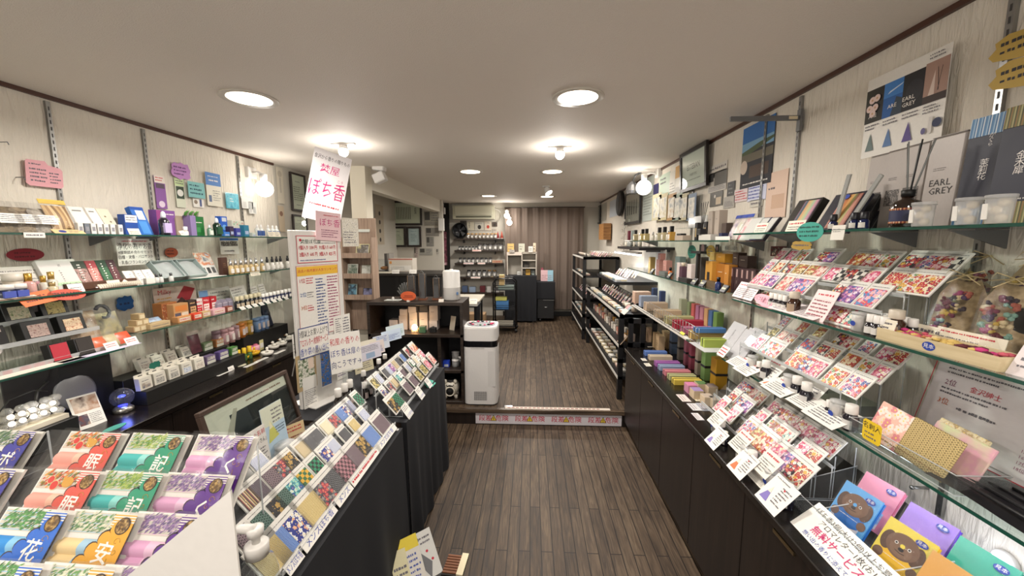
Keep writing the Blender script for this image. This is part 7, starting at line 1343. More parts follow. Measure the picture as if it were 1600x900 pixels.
for x in (0,.1,.2): B().box(x,0,0,x+.035,.035,.80,bk).obj('post',t)
for z in (.55,.76): B().box(0,0,z,.36,.035,z+.04,bk).obj('crossbar',t)
t = thing('black_shelf','short black shelf board jutting from the wall above the low rack','shelf',(.87,4.5,1.15));B().box(0,-.55,0,.43,.55,.03,M('#141316',.4)).obj('board',t)
for y in (-.4,.4): B().box(.1,y,-.02,.43,y+.01,0,GREYM).obj('bracket',t)
t = thing('black_shelf','dark upper shelf board over the striplight','shelf',(.98,3.95,1.515));B().box(0,-.42,0,.32,.45,.025,M('#1a171a',.4)).obj('board',t)
for y in (-.3,.3): B().box(.1,y,-.02,.32,y+.01,0,GREYM).obj('bracket',t)

def sm_box(c): b = B();b.box(-.03,0,0,.03,.03,.07,M(c),.001);b.quad(-.022,.012,.022,.03,-.0008,M('#c8c0b4'));return b.mesh('small_box')
def sm_pack(c): b = B();b.box(-.03,0,0,.03,.004,.085,CARD);b.quad(-.026,.004,.026,.062,-.0008,FL[c][1]);return b.mesh('small_packet')
def sm_cup(c): b = B();b.lathe([(.018,0),(.026,.012),(.03,.045),(.027,.045),(.022,.012),(0,.008)],M(c,.35),12);return b.mesh('small_cup')
def sm_flat(c): b = B();b.box(-.045,-.03,0,.045,.03,.02,M(c),.001);b.box(-.03,-.02,.02,.03,.015,.0205,M('#d8d4cc'));return b.mesh('flat_packet')
def sm_jar(c): b = B();b.lathe([(.02,0),(.022,.003),(.022,.045),(.018,.05)],M(c,.25),12);b.lathe([(.02,.049),(.02,.066),(0,.067)],M('#d8d6d0',.4),12);return b.mesh('small_jar')
KIND = dict(box=('small_box','box',[sm_box(c) for c in ('#c8b49c','#b87a6a','#8a7a70','#d8d0c4','#a87a3a')]),pack=('small_packet','packet',[sm_pack(c) for c in 'psrwm']),cup=('small_cup','cup',[sm_cup(c) for c in ('#d8d0c0','#a89a8a','#6a6460')]),flat=('flat_packet','packet',[sm_flat(c) for c in ('#c8c4bc','#b89a8a','#7a8a8a','#d8c8a8')]),jar=('small_jar','jar',[sm_jar(c) for c in ('#c8c0b0','#5a4a40','#8a8c88')]))
q = random.Random(21)
def fill(kind,word,where,x0,x1,y0,y1,z,nx,ny,tilt=0,jit=.012):
    nm,cat,ms = KIND[kind]
    for i in range(nx):
        for j in range(ny):
            o = bpy.data.objects.new(nm,ms[q.randrange(len(ms))]);COL.objects.link(o)
            x = x0+(x1-x0)*(i+.5)/nx;y = y0+(y1-y0)*(j+.5)/ny
            place(o,(x,y+q.uniform(-jit,jit),z),FACE_L+q.uniform(-.12,.12),tilt);tag(o,f'{word} on {where}',cat,f'{word}s on {where}')
lo,fa = 'the low black rack beyond the worktop','the far black rack by the curtain'
fill('flat','small flat packet','the top board of '+lo,.82,.90,3.5,5.35,.941,1,15);fill('pack','leaning printed packet','the top board of '+lo,.93,1.12,3.9,5.3,.941,2,11,R(35));fill('cup','little bowl','the top board of '+lo,.92,1.0,3.5,3.95,.941,1,4)
fill('box','small box','the middle board of '+lo,.84,.98,3.5,5.35,.661,2,14);fill('flat','flat carton','the bottom board of '+lo,.84,.99,3.5,5.35,.361,2,12)
fill('flat','flat packet','the second lowest board of '+fa,.8,.93,5.65,6.9,.501,2,9);fill('box','small box','the lowest board of '+fa,.8,.93,5.65,6.9,.301,1,9);fill('pack','leaning packet','the middle board of '+fa,.82,1.0,5.65,6.9,.761,2,8,R(35))
fill('flat','flat packet','the upper board of '+fa,.8,.9,5.65,6.9,1.091,1,8);fill('cup','white little cup','the top board of '+fa,.82,.9,5.65,6.9,1.366,1,8);fill('pack','leaning packet','the top board of '+fa,.98,1.2,5.65,6.9,1.366,3,8,R(38))
fill('flat','white flat packet','the short black shelf board',.9,1.0,4.0,5.0,1.181,2,8);fill('pack','leaning packet','the short black shelf board',1.05,1.2,4.3,5.0,1.181,2,6,R(35))
fill('jar','white-lidded jar','the dark board over the striplight',1.02,1.2,4.1,4.38,1.5405,2,3)
tag(place(B().box(-.08,0,0,.08,.04,.10,M('#b4702c',.4),.002).obj('amber_box'),(.80,5.9,.53),FACE_L),'amber box standing out on the second lowest far board','box')
sheet('price_card','pastel striped card leaning at the near end of the low black rack','price card',Vector((.83,3.45,.945)),.13,.1,FACE_L,[('r',0,.55,.5,1,'#c88a8a'),('r',.5,.55,1,1,'#8a9aa0')],R(45),0,M('#d0c8b8'))
sheet('info_card','brown-edged card leaning on the near end of the middle rack board','card',Vector((.81,3.47,.665)),.13,.1,FACE_L,[('l',.1,.2,.9,.8,3,M('#b8a080'))],R(40),0,M('#c0a890'))
sheet('lit_panel','white product panel lit by the striplight','panel',Vector((1.2,3.62,1.32)),.25,.2,FACE_L,[('l',.2,.3,.8,.5,1,M('#c8c8c8'))],R(4),0,M('#e8e6e0'))
p = at(918,365,X=1.22);carton('wooden_cabinet','lit amber wooden cabinet high on the wall near the curtain','cabinet',Vector((1.16,6.45,1.62)),.42,.12,.26,wood('amber_wood','#8a5a2c','#c8945a',(40,3,40),.4,.03),FACE_L)
q2 = random.Random(3)
t = thing('white_garland','hanging cascade of white tufts on the wall beside the abacus frame','garland',(1.24,5.2,1.75),FACE_L)
for i in range(9): B().ball((.0+.012*(i % 3),-.03*(i % 2),-.045*i+.12),.02,M('#dcd6cc',.8),8).obj('tuft',t)
B().tube([(0,0,.2),(.01,0,-.28)],.003,GREYM,5).obj('string',t)

# ------------------------------------------------------------------ dark unit, purifier and counter on the raised floor, left
t = thing('dark_unit','dark brown open shelf unit at the edge of the raised floor','shelf unit',(-1.0,3.25,UP))
UW0,UW1 = -.45,.405
for z,n_ in ((.0,'bottom_board'),(.29,'low_board'),(.615,'middle_board'),(.9,'top_board')): B().box(UW0,0,z,UW1,.36,z+.028,DBROWN,.002).obj(n_,t)
B().box(UW1-.025,0,.028,UW1,.36,.9,DBROWN).obj('side_panel',t);B().box(UW0,0,.028,UW0+.025,.36,.9,DBROWN).obj('side_panel',t);B().box(.17,.02,.028,.2,.36,.615,DBROWN).obj('divider',t);B().box(UW0,.35,.028,UW1,.36,.9,M('#141113')).obj('back_panel',t)
def U(px,py,Y,z): p = at(px,py,Y=Y);return Vector((p.x,Y,z))
zt,zm,zl,zb = UP+.928,UP+.643,UP+.318,UP+.028
for px,w,h,dz,l in ((630,.075,.13,0,'white box in the lower row behind the candle, nearest the pillar'),(646,.075,.16,0,'white box standing directly behind the candle'),(662,.078,.165,0,'white box in the lower row over the green cube'),(677,.075,.085,0,'short white box at the far end of the lower row'),(631,.07,.06,.132,'white box on top, nearest the pillar'),(645,.075,.055,.162,'white box on top over the candle'),(678,.08,.14,.087,'tall white box on top at the far end'),(615,.08,.09,0,'low white box beside the stack, partly hidden by signs')):
    carton('candle_box',l,'box',U(px,515,3.42,zm+dz),w,.1,h,'#c8bcb4',0,[('l',.2,.55,.6,.62,1,M('#6a6460'))])
carton('small_box','grey and dark box in the upper row over the green cube','box',U(662,485,3.43,zm+.167),.078,.1,.055,'#4a4644',0)
t = thing('candle_lamp','glowing candle lamp on the middle board of the dark unit','candle',U(648,520,3.32,zm));B().lathe([(.026,0),(.03,.004),(.03,.045),(.027,.045),(.024,.012),(0,.01)],clear('candle_glass','#fff0d8',1,.1,.25),18).obj('glass',t);B().ball((0,0,.045),.026,M('#ffdca8',.5,emit=14,var=0),12,(1,1,1.1)).obj('flame',t);o = lamp('POINT',(0,-.04,.07),LAMP['candle'],.03,t);o.data.color = (1,.6,.3)
tag(place(B().box(-.03,-.03,0,.03,.03,.06,M('#4a6a50',.2),.004).obj('glass_cube'),U(661,521,3.32,zm)),'green glass cube beside the glowing candle','candle holder')
t = thing('small_camera_shape','little black ribbed holder at the end of the candle row','holder',U(677,521,3.33,zm));B().box(-.03,-.02,0,.03,.02,.045,BLACK,.004).obj('body',t);B().lathe([(.014,.045),(.012,.055),(0,.056)],M('#4a4a4c',.3),12).obj('top_ring',t);t.name = 'black_holder'
sheet('paper_notice','folded pale paper inside the dark unit beside the candle boxes','paper',U(706,515,3.42,zm),.06,.13,R(-30),(),R(12),0,M('#b8b0a0'))
t = thing('tabletop_sign','orange oval sign on the top board of the dark unit','sign',U(638,467,3.29,zt));b = B();b.prism([((u-.5)*.14,.008+v*.085) for u,v in OVAL],0,.003,M('#c8582c'));b.box(-.045,-.0006,.035,.045,-.0002,.04,M('#5a1a10')).box(-.035,-.0006,.05,.04,-.0002,.055,M('#5a1a10'));b.obj('panel',t);B().box(-.012,-.01,0,.012,.01,.014,M('#d8d0c4')).obj('clip',t)
for px,Y,h,wd,l in ((644,3.42,.22,.06,'tall clear glass candle tube over the orange sign'),(661,3.4,.24,.055,'tall wire-framed glass lantern on a wooden foot'),(683,3.42,.2,.055,'tall brown glass lantern beside the humidifier')):
    t = thing('glass_lantern',l,'lantern',U(px,467,Y,zt));B().box(-wd/2-.01,-.03,0,wd/2+.01,.03,.018,M('#6a4028')).obj('foot',t)
    B().box(-wd/2,-.025,.018,wd/2,.025,h,clear('lantern_glass','#8a7a6a',1,.05,.06)).obj('glass',t)
    for u in (-wd/2,wd/2): B().tube([(u,-.025,.018),(u,-.025,h)],.002,M('#8a6a4a',.3,.6),5).obj('wire',t)
    B().tube([(-wd/2,-.025,h),(0,-.025,h+.03),(wd/2,-.025,h)],.002,M('#8a8a88',.3,.6),5).obj('handle',t)
t = thing('glass_dish','white oil lamp dish on the top board of the dark unit','dish',U(614,466,3.36,zt));B().box(-.07,-.04,0,.07,.04,.006,M('#c8ccc8',.3),.002).obj('plate',t);B().lathe([(.012,.006),(.012,.022),(.006,.032),(0,.033)],WPLAS,12).obj('nozzle',t)
t = thing('glass_fan','clear ribbed glass ornament behind the oil lamp dish','ornament',U(630,450,3.5,zt));b = B()
for i in range(7): a = R(20+16*i);b.tube([(0,0,.0),(-.08*math.cos(a)+.02,0,.03+.12*math.sin(a))],.006,clear('ornament_glass','#a8b0a0',1.2,.05,.15),6)
b.obj('ribs',t);B().box(-.03,-.02,0,.03,.02,.01,BLACK).obj('foot',t)
t = thing('humidifier','white cylindrical humidifier on the dark unit','humidifier',U(706,466,3.44,zt));hw = M('#d8d6d2',.3)
B().lathe([(.072,0),(.078,.006),(.078,.11),(.079,.112),(.079,.118),(.078,.12),(.078,.255),(.07,.268),(0,.27)],hw,30).obj('body',t);B().lathe([(.0785,.113),(.0785,.117)],M('#9a9894',.4),30).obj('seam',t);B().box(.055,-.062,.05,.072,-.05,.075,M('#5a78a0'),.002).obj('dial',t);B().lathe([(.02,.27),(.018,.278),(0,.279)],hw,16).obj('nozzle',t)
sheet('price_card','small white card leaning at the foot of the humidifier','price card',U(689,468,3.28,zt),.045,.03,0,(),R(30),0,M('#d4ccc0'))
for px,Y,z,l in ((712,3.36,zl+.0,'white cream jar on the low board, front one'),(722,3.45,zl,'white cream jar on the low board behind the front one')):
    t = thing('cream_jar',l,'jar',U(px,570,Y,z));B().lathe([(.028,0),(.032,.004),(.032,.045),(.028,.05)],clear('jar_glass','#d8d4c4',1,.1,.3),18).obj('body',t);B().lathe([(.034,.048),(.034,.066),(0,.068)],WPLAS,18).obj('lid',t)
t = thing('cream_jar','taller white pot at the back of the low board','jar',U(712,560,3.5,zl));B().lathe([(.03,0),(.036,.05),(.034,.09)],WPLAS,18).obj('body',t);B().lathe([(.038,.088),(.038,.1),(0,.102)],WPLAS,18).obj('lid',t)
carton('small_box','bright blue box with a grey label on the low board','box',U(697,575,3.33,zl),.055,.05,.055,'#1c40b8',0,[('r',.2,.1,.9,.5,'#b8bcc0')])
t = thing('pig_burner','white ceramic pig incense burner with a round open snout','pig burner',U(705,628,3.335,zb),R(4));cer = M('#d4ccbc',.3)
b = B();b.ball((0,.02,.1),.078,cer,24,(1,1.05,1.0));b.obj('body',t)
b = B();b.T = Matrix.Translation((0,-.055,.085)) @ Matrix.Rotation(R(90),4,'X');b.lathe([(.047,-.01),(.045,.022),(.037,.024),(.034,.018),(.034,-.0),(0,-.002)],cer,24);b.obj('snout',t)
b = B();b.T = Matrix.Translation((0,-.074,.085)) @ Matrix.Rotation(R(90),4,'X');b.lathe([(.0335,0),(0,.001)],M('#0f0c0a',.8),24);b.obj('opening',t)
for s in (-1,1):
    B().add([(s*.03,-.03,.165),(s*.06,-.02,.15),(s*.055,-.045,.195)],[(0,1,2)],cer).ball((s*.045,-.03,.165),.017,cer,10,(1,.6,1.3)).obj('ear',t);B().ball((s*.032,-.058,.14),.005,BLACK,8).obj('eye',t)
    B().tube([(s*.045,-.02,.035),(s*.05,-.025,0)],[.02,.014],cer,10).obj('leg',t);B().tube([(s*.045,.06,.035),(s*.05,.065,0)],[.02,.014],cer,10).obj('leg',t)
B().ball((0,.0,.168),.045,M('#1c1a1a',.4),16,(1,1,.35)).obj('dark_cap',t);B().tube([(-.03,-.064,.131),(0,-.07,.139),(.03,-.064,.131)],[.003,.008,.003],BLACK,8).obj('moustache',t)
# air purifier
t = thing('air_purifier','tall white air purifier with a black band beside the step','air purifier',(-.447,3.37,UP));pw = M('#d2cfcc',.32)
def rbox(b,w,d,z0,z1,r,m,n=6,inset=0):
    pts = []
    for cx,cy,a0 in ((w/2-r,d/2-r,0),(-w/2+r,d/2-r,90),(-w/2+r,-d/2+r,180),(w/2-r,-d/2+r,270)):
        for k in range(n+1): a = R(a0+90*k/n);pts.append((cx+r*math.cos(a),cy+r*math.sin(a)))
    N = len(pts);vs = [(x,y,z0) for x,y in pts]+[(x*(1-inset),y*(1-inset),z1) for x,y in pts]
    return b.add(vs,[tuple(range(N-1,-1,-1)),tuple(range(N,2*N))]+[(i,(i+1) % N,N+(i+1) % N,N+i) for i in range(N)],m,False)
b = B();rbox(b,.29,.26,.0,.012,.05,BLACK);rbox(b,.30,.27,.012,.535,.055,pw);b.obj('body',t)
b = B();rbox(b,.302,.272,.535,.59,.055,M('#121214',.15));b.obj('black_band',t);b = B();rbox(b,.305,.275,.59,.70,.06,pw);rbox(b,.305,.275,.70,.715,.06,pw,inset=.04);b.obj('top_housing',t)
b = B();rbox(b,.25,.2,.716,.719,.08,M('#77767a',.4));b.obj('vent_plate',t)
q = random.Random(2);fl_ = B();
for i in range(16): a = 2*math.pi*i/16;fl_.ball((.1*math.cos(a),.075*math.sin(a),.724),q.uniform(.008,.016),M(('#c82a58','#e0dcd4','#2a6a4a','#d86a8a','#1c1c20')[i % 5],.6),8,(1,1,.5))
o = fl_.obj('flower_wreath');place(o,t.location);tag(o,'pink and white flower garland lying on top of the air purifier','garland')
b = B()
for i in range(14):
    for j in range(9): b.quad(-.055+.0082*i,.05+.0092*j,-.055+.0082*i+.0055,.05+.0092*j+.006,-.1365,M('#4a4846'))
b.obj('vent_grille',t);B().box(.07,-.1362,.18,.135,-.1352,.5,M('#c8c5c2',.3)).obj('side_panel',t);B().box(-.08,-.137,.52,.04,-.135,.532,M('#bab7b4')).obj('front_mark',t)
# step warning tape
a0,a1 = at(743,643,Y=YS-.0135),at(971,663,Y=YS-.0135);w_ = a1.x-a0.x;zc_ = .008
b = B();b.box(-w_/2,0,0,w_/2,.001,.098,M('#d2ccd0'));RDK,YEL = M('#b8304a'),M('#d8b83a');n4 = 4
for i in range(n4):
    u = -w_/2+w_*(i+.5)/n4;b.text('段差',u-.073,.03,.043,RDK,-.0008,bold=.006);b.text('危険',u+.075,.03,.043,RDK,-.0008,bold=.006)
    b.add([(u-.03,-.0006,.026),(u+.03,-.0006,.026),(u,-.0006,.082)],[(0,1,2)],INK);b.add([(u-.023,-.0008,.03),(u+.023,-.0008,.03),(u,-.0008,.074)],[(0,1,2)],YEL);b.text('!',u,.035,.026,INK,-.001,bold=.02)
tag(place(b.obj('warning_tape'),((a0.x+a1.x)/2,YS-.0135,zc_)),'white warning tape with red lettering and yellow triangles on the step riser','warning tape')
e0,e1 = at(790,633,Z=UP+.006),at(952,637,Z=UP+.006)
b = B().box(e0.x,-.02,0,e1.x,.02,.0015,M('#c8bcb0'));
for i in range(22): b.box(e0.x+.02+i*.037,-.008,.0015,e0.x+.045+i*.037,.008,.0018,M('#8a5a54'))
tag(place(b.obj('warning_tape'),(0,YS+.015,UP+.004)),'thin white tape with small marks along the top of the step','warning tape')
tag(place(B().box(-.035,-.015,0,.035,.015,.002,M('#e8ecf4',.05,.6)).obj('reflective_tape'),(at(795,632,Z=UP).x,YS+.05,UP)),'shiny silver patch of tape on the step edge beside the purifier','tape')
# wooden leaflet rack on the pillar
t = thing('leaflet_rack','pale brown wooden leaflet rack in front of the pillar','rack',(-1.62,3.5,.74));lw = wood('leaflet_wood','#8a7464','#a8917e',(40,40,3),.6,.05)
B().box(-.14,.1,0,.14,.115,1.08,lw).obj('back_panel',t)
for s in (-1,1): B().box(s*.14-.008,-.03,0,s*.14+.008,.11,.9,lw).obj('side_panel',t)
for z in (.33,.53,.72): B().box(-.14,-.04,z-.012,.14,.1,z,lw).box(-.14,-.045,z-.012,.14,-.035,z+.035,lw).obj('ledge',t)
for px,z,w,h,c,l in ((545,.33,.11,.13,['#2a4a6a','#6a9ab0','#1c2a3a','#a8c0b8'],'blue seascape leaflet on the lowest ledge'),(571,.33,.09,.09,['#3a3a6a','#8a8ab0','#1c1c2a'],'violet leaflet low on the lowest ledge'),(549,.53,.1,.12,['#a8b0a0','#5a6a5a','#d8d8cc'],'green-grey bagged leaflet on the middle ledge'),(570,.53,.09,.11,['#b8b4a4','#d8d8d0','#8a8a7a'],'pale bagged leaflet on the middle ledge'),(566,.72,.13,.12,['#c8c4bc','#5a5450','#d8d0a0'],'grey leaflet with a yellow sticker on the upper ledge')):
    p = U(px,400,3.53,.74+z);sheet('leaflet',l+' of the wooden rack','leaflet',p,w,h,0,[('r',.05,.05,.95,.95,blotch('lf'+l[:9],c,14))],R(12),0,M(c[-1]))
sheet('leaflet','white paper pinned at the top of the wooden rack','leaflet',U(566,362,3.59,1.69),.14,.06,0,(),R(20),0,M('#c8ccc4'))
for i,(px,py,c,l) in enumerate(((553,535,'#8a8c74','olive and white soap box behind the notice board, farther'),(566,535,'#8a8c78','olive and white soap box pair member behind the board, nearer'))): carton('soap_box',l,'box',Vector((-1.35+.09*i,2.45,TT)),.08,.08,.2,'#c4bca4',0,[('r',0,.6,1,1,c),('r',.3,.2,.6,.5,'#8a7a5a')])
# black serving counter, things on it
t = thing('black_counter','black serving counter below the certificates','counter',(-1.46,4.35,UP));bkc = M('#131214',.5)
B().box(-.66,0,0,.42,.03,1.06,bkc).obj('front_panel',t);B().box(-.68,-.03,1.06,.44,.5,1.09,M('#26221f',.4),.003).obj('counter_top',t);B().box(.39,.03,0,.42,.48,1.06,bkc).obj('side_panel',t);B().box(-.12,-.006,0,-.08,0,1.06,M('#1e1c1e',.4)).obj('joint',t)
zc = UP+1.09
carton('printer','white and beige printer on the black counter','printer',U(626,420,4.6,zc),.3,.18,.16,'#c8c0b4',0,[('r',0,.9,1,1,'#a8685a'),('r',.05,.08,.95,.48,'#d8d4cc'),('l',.1,.14,.9,.42,2,M('#9a9894')),('r',.04,.6,.14,.8,'#c88a4a')])
t = thing('clear_case','clear box with a brown bun shape on the black counter','case',U(595,420,4.6,zc));B().box(-.1,0,0,.1,.14,.15,ACRYL).obj('case',t);B().ball((.02,.07,.04),.04,M('#b87a3a'),12,(1.3,1,.6)).obj('contents',t)
for px,l in ((618,'small white card on the edge of the black counter, nearer the pillar'),(645,'small white card on the edge of the black counter, nearer the humidifier')): sheet('price_card',l,'price card',U(px,427,4.34,zc),.085,.045,0,[('l',.1,.2,.9,.8,2,M('#9a9894'))],R(20))
tag(place(B().box(-.16,-.1,0,.16,.1,.006,M('#d0cbbb')).obj('paper_stack'),U(592,428,4.45,zc)),'pale papers lying at the pillar end of the black counter','papers')
for px,l in ((603,'dark-spined folder leaning behind the clear case'),(607,'grey-spined folder leaning behind the clear case')): tag(place(B().box(-.015,0,0,.015,.16,.22,M('#4a4644' if px < 605 else '#8a8680'),.001).obj('folder'),U(px,418,4.68,zc)),l,'folder')
# alcove wall
def back(px0,py0,px1,py1,Y): a,c = at(px0,py0,Y=Y),at(px1,py1,Y=Y);return Vector(((a.x+c.x)/2,Y,c.z)),c.x-a.x,a.z-c.z
for bx,l,ops in (((609,314,660,352),'wide framed certificate, upper one on the alcove wall',[('l',.1,.15,.9,.85,3,INK)]+[('tv','表彰状',.84,.66,.09,INK)]+[('r',.16+.06*k,.2,.185+.06*k,.8,'#6a665e') for k in range(9)]),((610,354,635,386),'framed certificate under the wide one, nearer the pillar',[('l',.35,.78,.65,.86,1,INK),('l',.2,.3,.8,.65,4,M('#8a867c'))]),((635,354,659,386),'framed bluish certificate under the wide one, nearer the posters',[('l',.2,.8,.8,.88,1,M('#6a8a9a')),('l',.2,.2,.8,.7,5,M('#7a8690'))])):
    loc,w,h = back(*bx,6.68);picture_frame('framed_certificate',l,loc,w,h,0,'#241a16',ops[1:] if 'wide' in l and 'under' not in l else ops,.035,0,M('#cfcab8' if 'bluish' not in l else '#c4ccd4'))
for bx,c,l in (((662,330,686,353),'#9a9688','grey newspaper page pinned highest by the alcove edge'),((665,356,686,369),'#8a867c','newspaper photo strip pinned below the highest page'),((666,370,678,385),'#8a8880','small newspaper photo pinned under the strip'),((655,388,676,399),'#a8a69c','typed notice pinned low on the alcove wall'),((647,386,653,402),'#b8a8a0','narrow pink-and-grey slip pinned low on the alcove wall'),((682,389,686,397),'#b8b4aa','tiny slip pinned by the alcove edge')):
    loc,w,h = back(*bx,6.695);sheet('clipping',l,'clipping',loc,w,h,0,[('r',.05,.4,.4,.95,'#4a4844'),('l',.5,.3,.95,.95,4,INK),('l',.05,.05,.95,.25,2,INK)],0,0,M(c))
a,c = at(588,325,X=LW+.006),at(599,380,X=LW+.006);b_h = a.z-c.z if a.z > c.z else .5
sheet('hanging_scroll','pale scroll with four dark crests on the alcove side wall','scroll',(LW+.006,(a.y+c.y)/2,at(593,382,X=LW).z),abs(c.y-a.y)+.1,at(593,320,X=LW).z-at(593,382,X=LW).z,FACE_R,[('c',.5,.12+.22*k,.055,'#3a3430') for k in range(4)],0,0,M('#b8ac98'))
# ------------------------------------------------------------------ far wall
loc,w,h = back(707,321,772,342,7.2)
t = thing('air_conditioner','cream wall air conditioner high on the far wall','air conditioner',(loc.x,7.2,loc.z));ac = M('#c4c2ac',.4)
B().prism([(-w/2,.0),(w/2,0),(w/2,h),(-w/2,h)],.0,.2,ac).obj('body',t);B().box(-w/2+.04,-.012,.08,w/2-.03,0,h-.02,M('#cac8b2',.35),.005).obj('front_panel',t);B().box(-w/2+.06,-.004,.025,w/2-.05,0,.06,M('#6a6a58')).obj('louvre',t);B().box(-w/2+.06,-.008,.062,w/2-.05,0,.072,M('#dcdac4')).obj('trim_line',t)
B().tube([(w/2,.1,.2),(w/2+.1,.14,.15),(w/2+.12,.16,.02),(w/2+.02,.17,-.06)],.008,WPLAS,6).obj('hose',t)
x0s,x1s = -1.46,-.53
for k,(z,l) in enumerate(zip((1.65,1.43,1.187,.915,.617),('topmost dark wall shelf under the air conditioner','second dark wall shelf, holding jars with black lids','third dark wall shelf, holding small black-lidded jars','fourth dark wall shelf, holding amber jars','lowest wall shelf, holding boxes and bags'))):
    t = thing('wall_mounted_shelf',l,'shelf',((x0s+x1s)/2,7.22,z));t.name = 'jar_shelf';B().box(-(x1s-x0s)/2,0,-.025,(x1s-x0s)/2,.18,0,DBROWN).obj('board',t)
    for u in (-.3,.3): B().box(u,.02,-.08,u+.012,.18,-.025,BLACK).obj('bracket',t)
BKL = M('#1c1a1a',.4)
jb = lambda c: clear('jar'+c,c,1.2,.06,.25)
for row,(z,r,h,c,lid,xs_) in enumerate(((1.65,.033,.1,'#c8b088',M('#c89a5a',.4),[-1.2+.075*i for i in range(8)]),(1.43,.027,.075,'#8a9494',BKL,[-1.37+.065*i for i in range(6)]),(1.43,.036,.13,'#a88a74',M('#4a4440',.4),[-.98+.1*i for i in range(5)]),(1.187,.03,.1,'#8a847c',BKL,[-1.36+.083*i for i in range(8)]),(.915,.037,.135,'#7a6a58',BKL,[-1.2+.1*i for i in range(4)]),(.915,.037,.135,'#6a4028',M('#8a6a40',.4),[-.8,-.7]))):
    nm = ('tan-lidded jar on the topmost wall shelf','small black-lidded jar on the second wall shelf','tall pinkish jar on the second wall shelf','black-lidded jar on the third wall shelf','black-lidded jar on the fourth wall shelf','brown amber jar on the fourth wall shelf')[row]
    for i,x in enumerate(xs_): stand(('jar',row),lambda l: jar(l,r,h,jb(c),lid),f'{nm}, {ORD[i]} from the fan end',(x,7.3,z),0)
for px0,px1,l,c in ((738,752,'white and pink strip on the second shelf edge under the tall jars','#d8c0b8'),(724,740,'white strip on the third shelf edge, nearer the humidifier','#d8d0cc'),(746,758,'white strip on the third shelf edge under the middle jars','#d4ccc4'),(735,750,'white strip on the fourth shelf edge','#d8d4cc')):
    zz = 1.43 if 'second' in l else 1.187 if 'third' in l else .915;a,c_ = at(px0,400,Y=7.2),at(px1,400,Y=7.2);sheet('price_card',l,'price card',((a.x+c_.x)/2,7.2,zz-.02),c_.x-a.x,.035,0,[('l',.05,.2,.95,.8,1,RED)],R(20),0,M(c))
carton('long_box','orange and white long box on the third wall shelf','box',U(777,411,7.28,1.187),.2,.06,.05,'#d0a888',0,[('l',.1,.2,.9,.8,1,RED)])
t = thing('black_fan','round black fan standing on the topmost wall shelf','fan',U(719,373,7.3,1.655));b = B();b.T = Matrix.Translation((0,0,.15)) @ Matrix.Rotation(R(90),4,'X');b.lathe([(.135,-.03),(.15,-.02),(.15,.02),(.14,.035),(.132,.03),(.13,-.01),(0,-.012)],M('#101012',.35),30);b.obj('drum',t)
b = B();b.T = Matrix.Translation((0,-.02,.15))
for i in range(5): a = 2*math.pi*i/5;b.add([(.02*math.cos(a),0,.02*math.sin(a)),(.12*math.cos(a+.1),-.01,.12*math.sin(a+.1)),(.12*math.cos(a+.8),.01,.12*math.sin(a+.8)),(.02*math.cos(a+1),0,.02*math.sin(a+1))],[(0,1,2,3)],M('#2a2c30',.3))
b.obj('blades',t);b = B();b.T = Matrix.Translation((0,-.03,.15)) @ Matrix.Rotation(R(90),4,'X');b.lathe([(.03,0),(.02,.015),(0,.018)],M('#3a3a3e',.3),16);b.obj('hub',t);B().box(-.06,-.04,0,.06,.04,.015,M('#101012',.35),.004).obj('base',t)
for bx,c,l in (((719,345,729,352),'#3a342e','dark poster half hidden behind the black fan'),((730,346,741,360),'#cfc8b4','vertical-lettered poster on the far wall, nearest the fan'),((742,347,756,360),'#c8c4b8','poster of black figures on the far wall'),((757,346,768,360),'#d0c4b4','poster with a red figure on the far wall'),((769,347,777,354),'#4a3c34','dark portrait picture on the far wall'),((770,357,776,372),'#b8b0a4','tall pale box-like poster over the topmost shelf end')):
    loc,w,h = back(*bx,7.385);sheet('poster',l,'poster',loc,w,h,0,[('tv','香の歴史',.3,.75,.14,INK)] if 'vertical' in l else [('e',.5,.4,.2,1.2,'#b03a2a' if 'red' in l else '#2a2826'),('l',.1,.75,.9,.9,1,INK)],0,0,M(c))
for i,(px,c) in enumerate(((778,'#8a2a2a'),(784,'#a84a3a'))): t = thing('cone_incense',('dark red paper cone on the topmost wall shelf, nearer the jars','dark red paper cone on the topmost wall shelf, at its end')[i],'cone',U(px,372,7.3,1.65));B().lathe([(.035,0),(.003,.14)],M(c,.6),14).obj('cone',t);B().lathe([(.04,0),(.04,.006),(0,.007)],CARD,14).obj('plate',t)
for px,w,h,c,l in ((726,.1,.12,'#4a5a78','blue bag on the lowest wall shelf'),(738,.12,.1,'#8a9ab0','pale blue pack on the lowest wall shelf'),(754,.1,.12,'#5a1c24','dark red box on the lowest wall shelf'),(764,.08,.11,'#c8c4c0','white box on the lowest wall shelf'),(775,.12,.07,'#c0bcb8','low white box at the end of the lowest wall shelf')): carton('stored_box',l,'box',U(px,455,7.3,.617),w,.09,h,c,0)
t = thing('basket','small wire basket on the fourth wall shelf end','basket',U(770,432,7.3,.915));b = B()
for k in range(5): b.tube([(-.07,0,0),(-.06,0,.05+.01*k),(0,0,.07+.006*k),(.06,0,.05+.01*k),(.07,0,0)],.002,GREYM,4)
b.obj('wires',t);B().box(-.07,-.03,0,.07,.05,.012,M('#a89878')).obj('base',t)
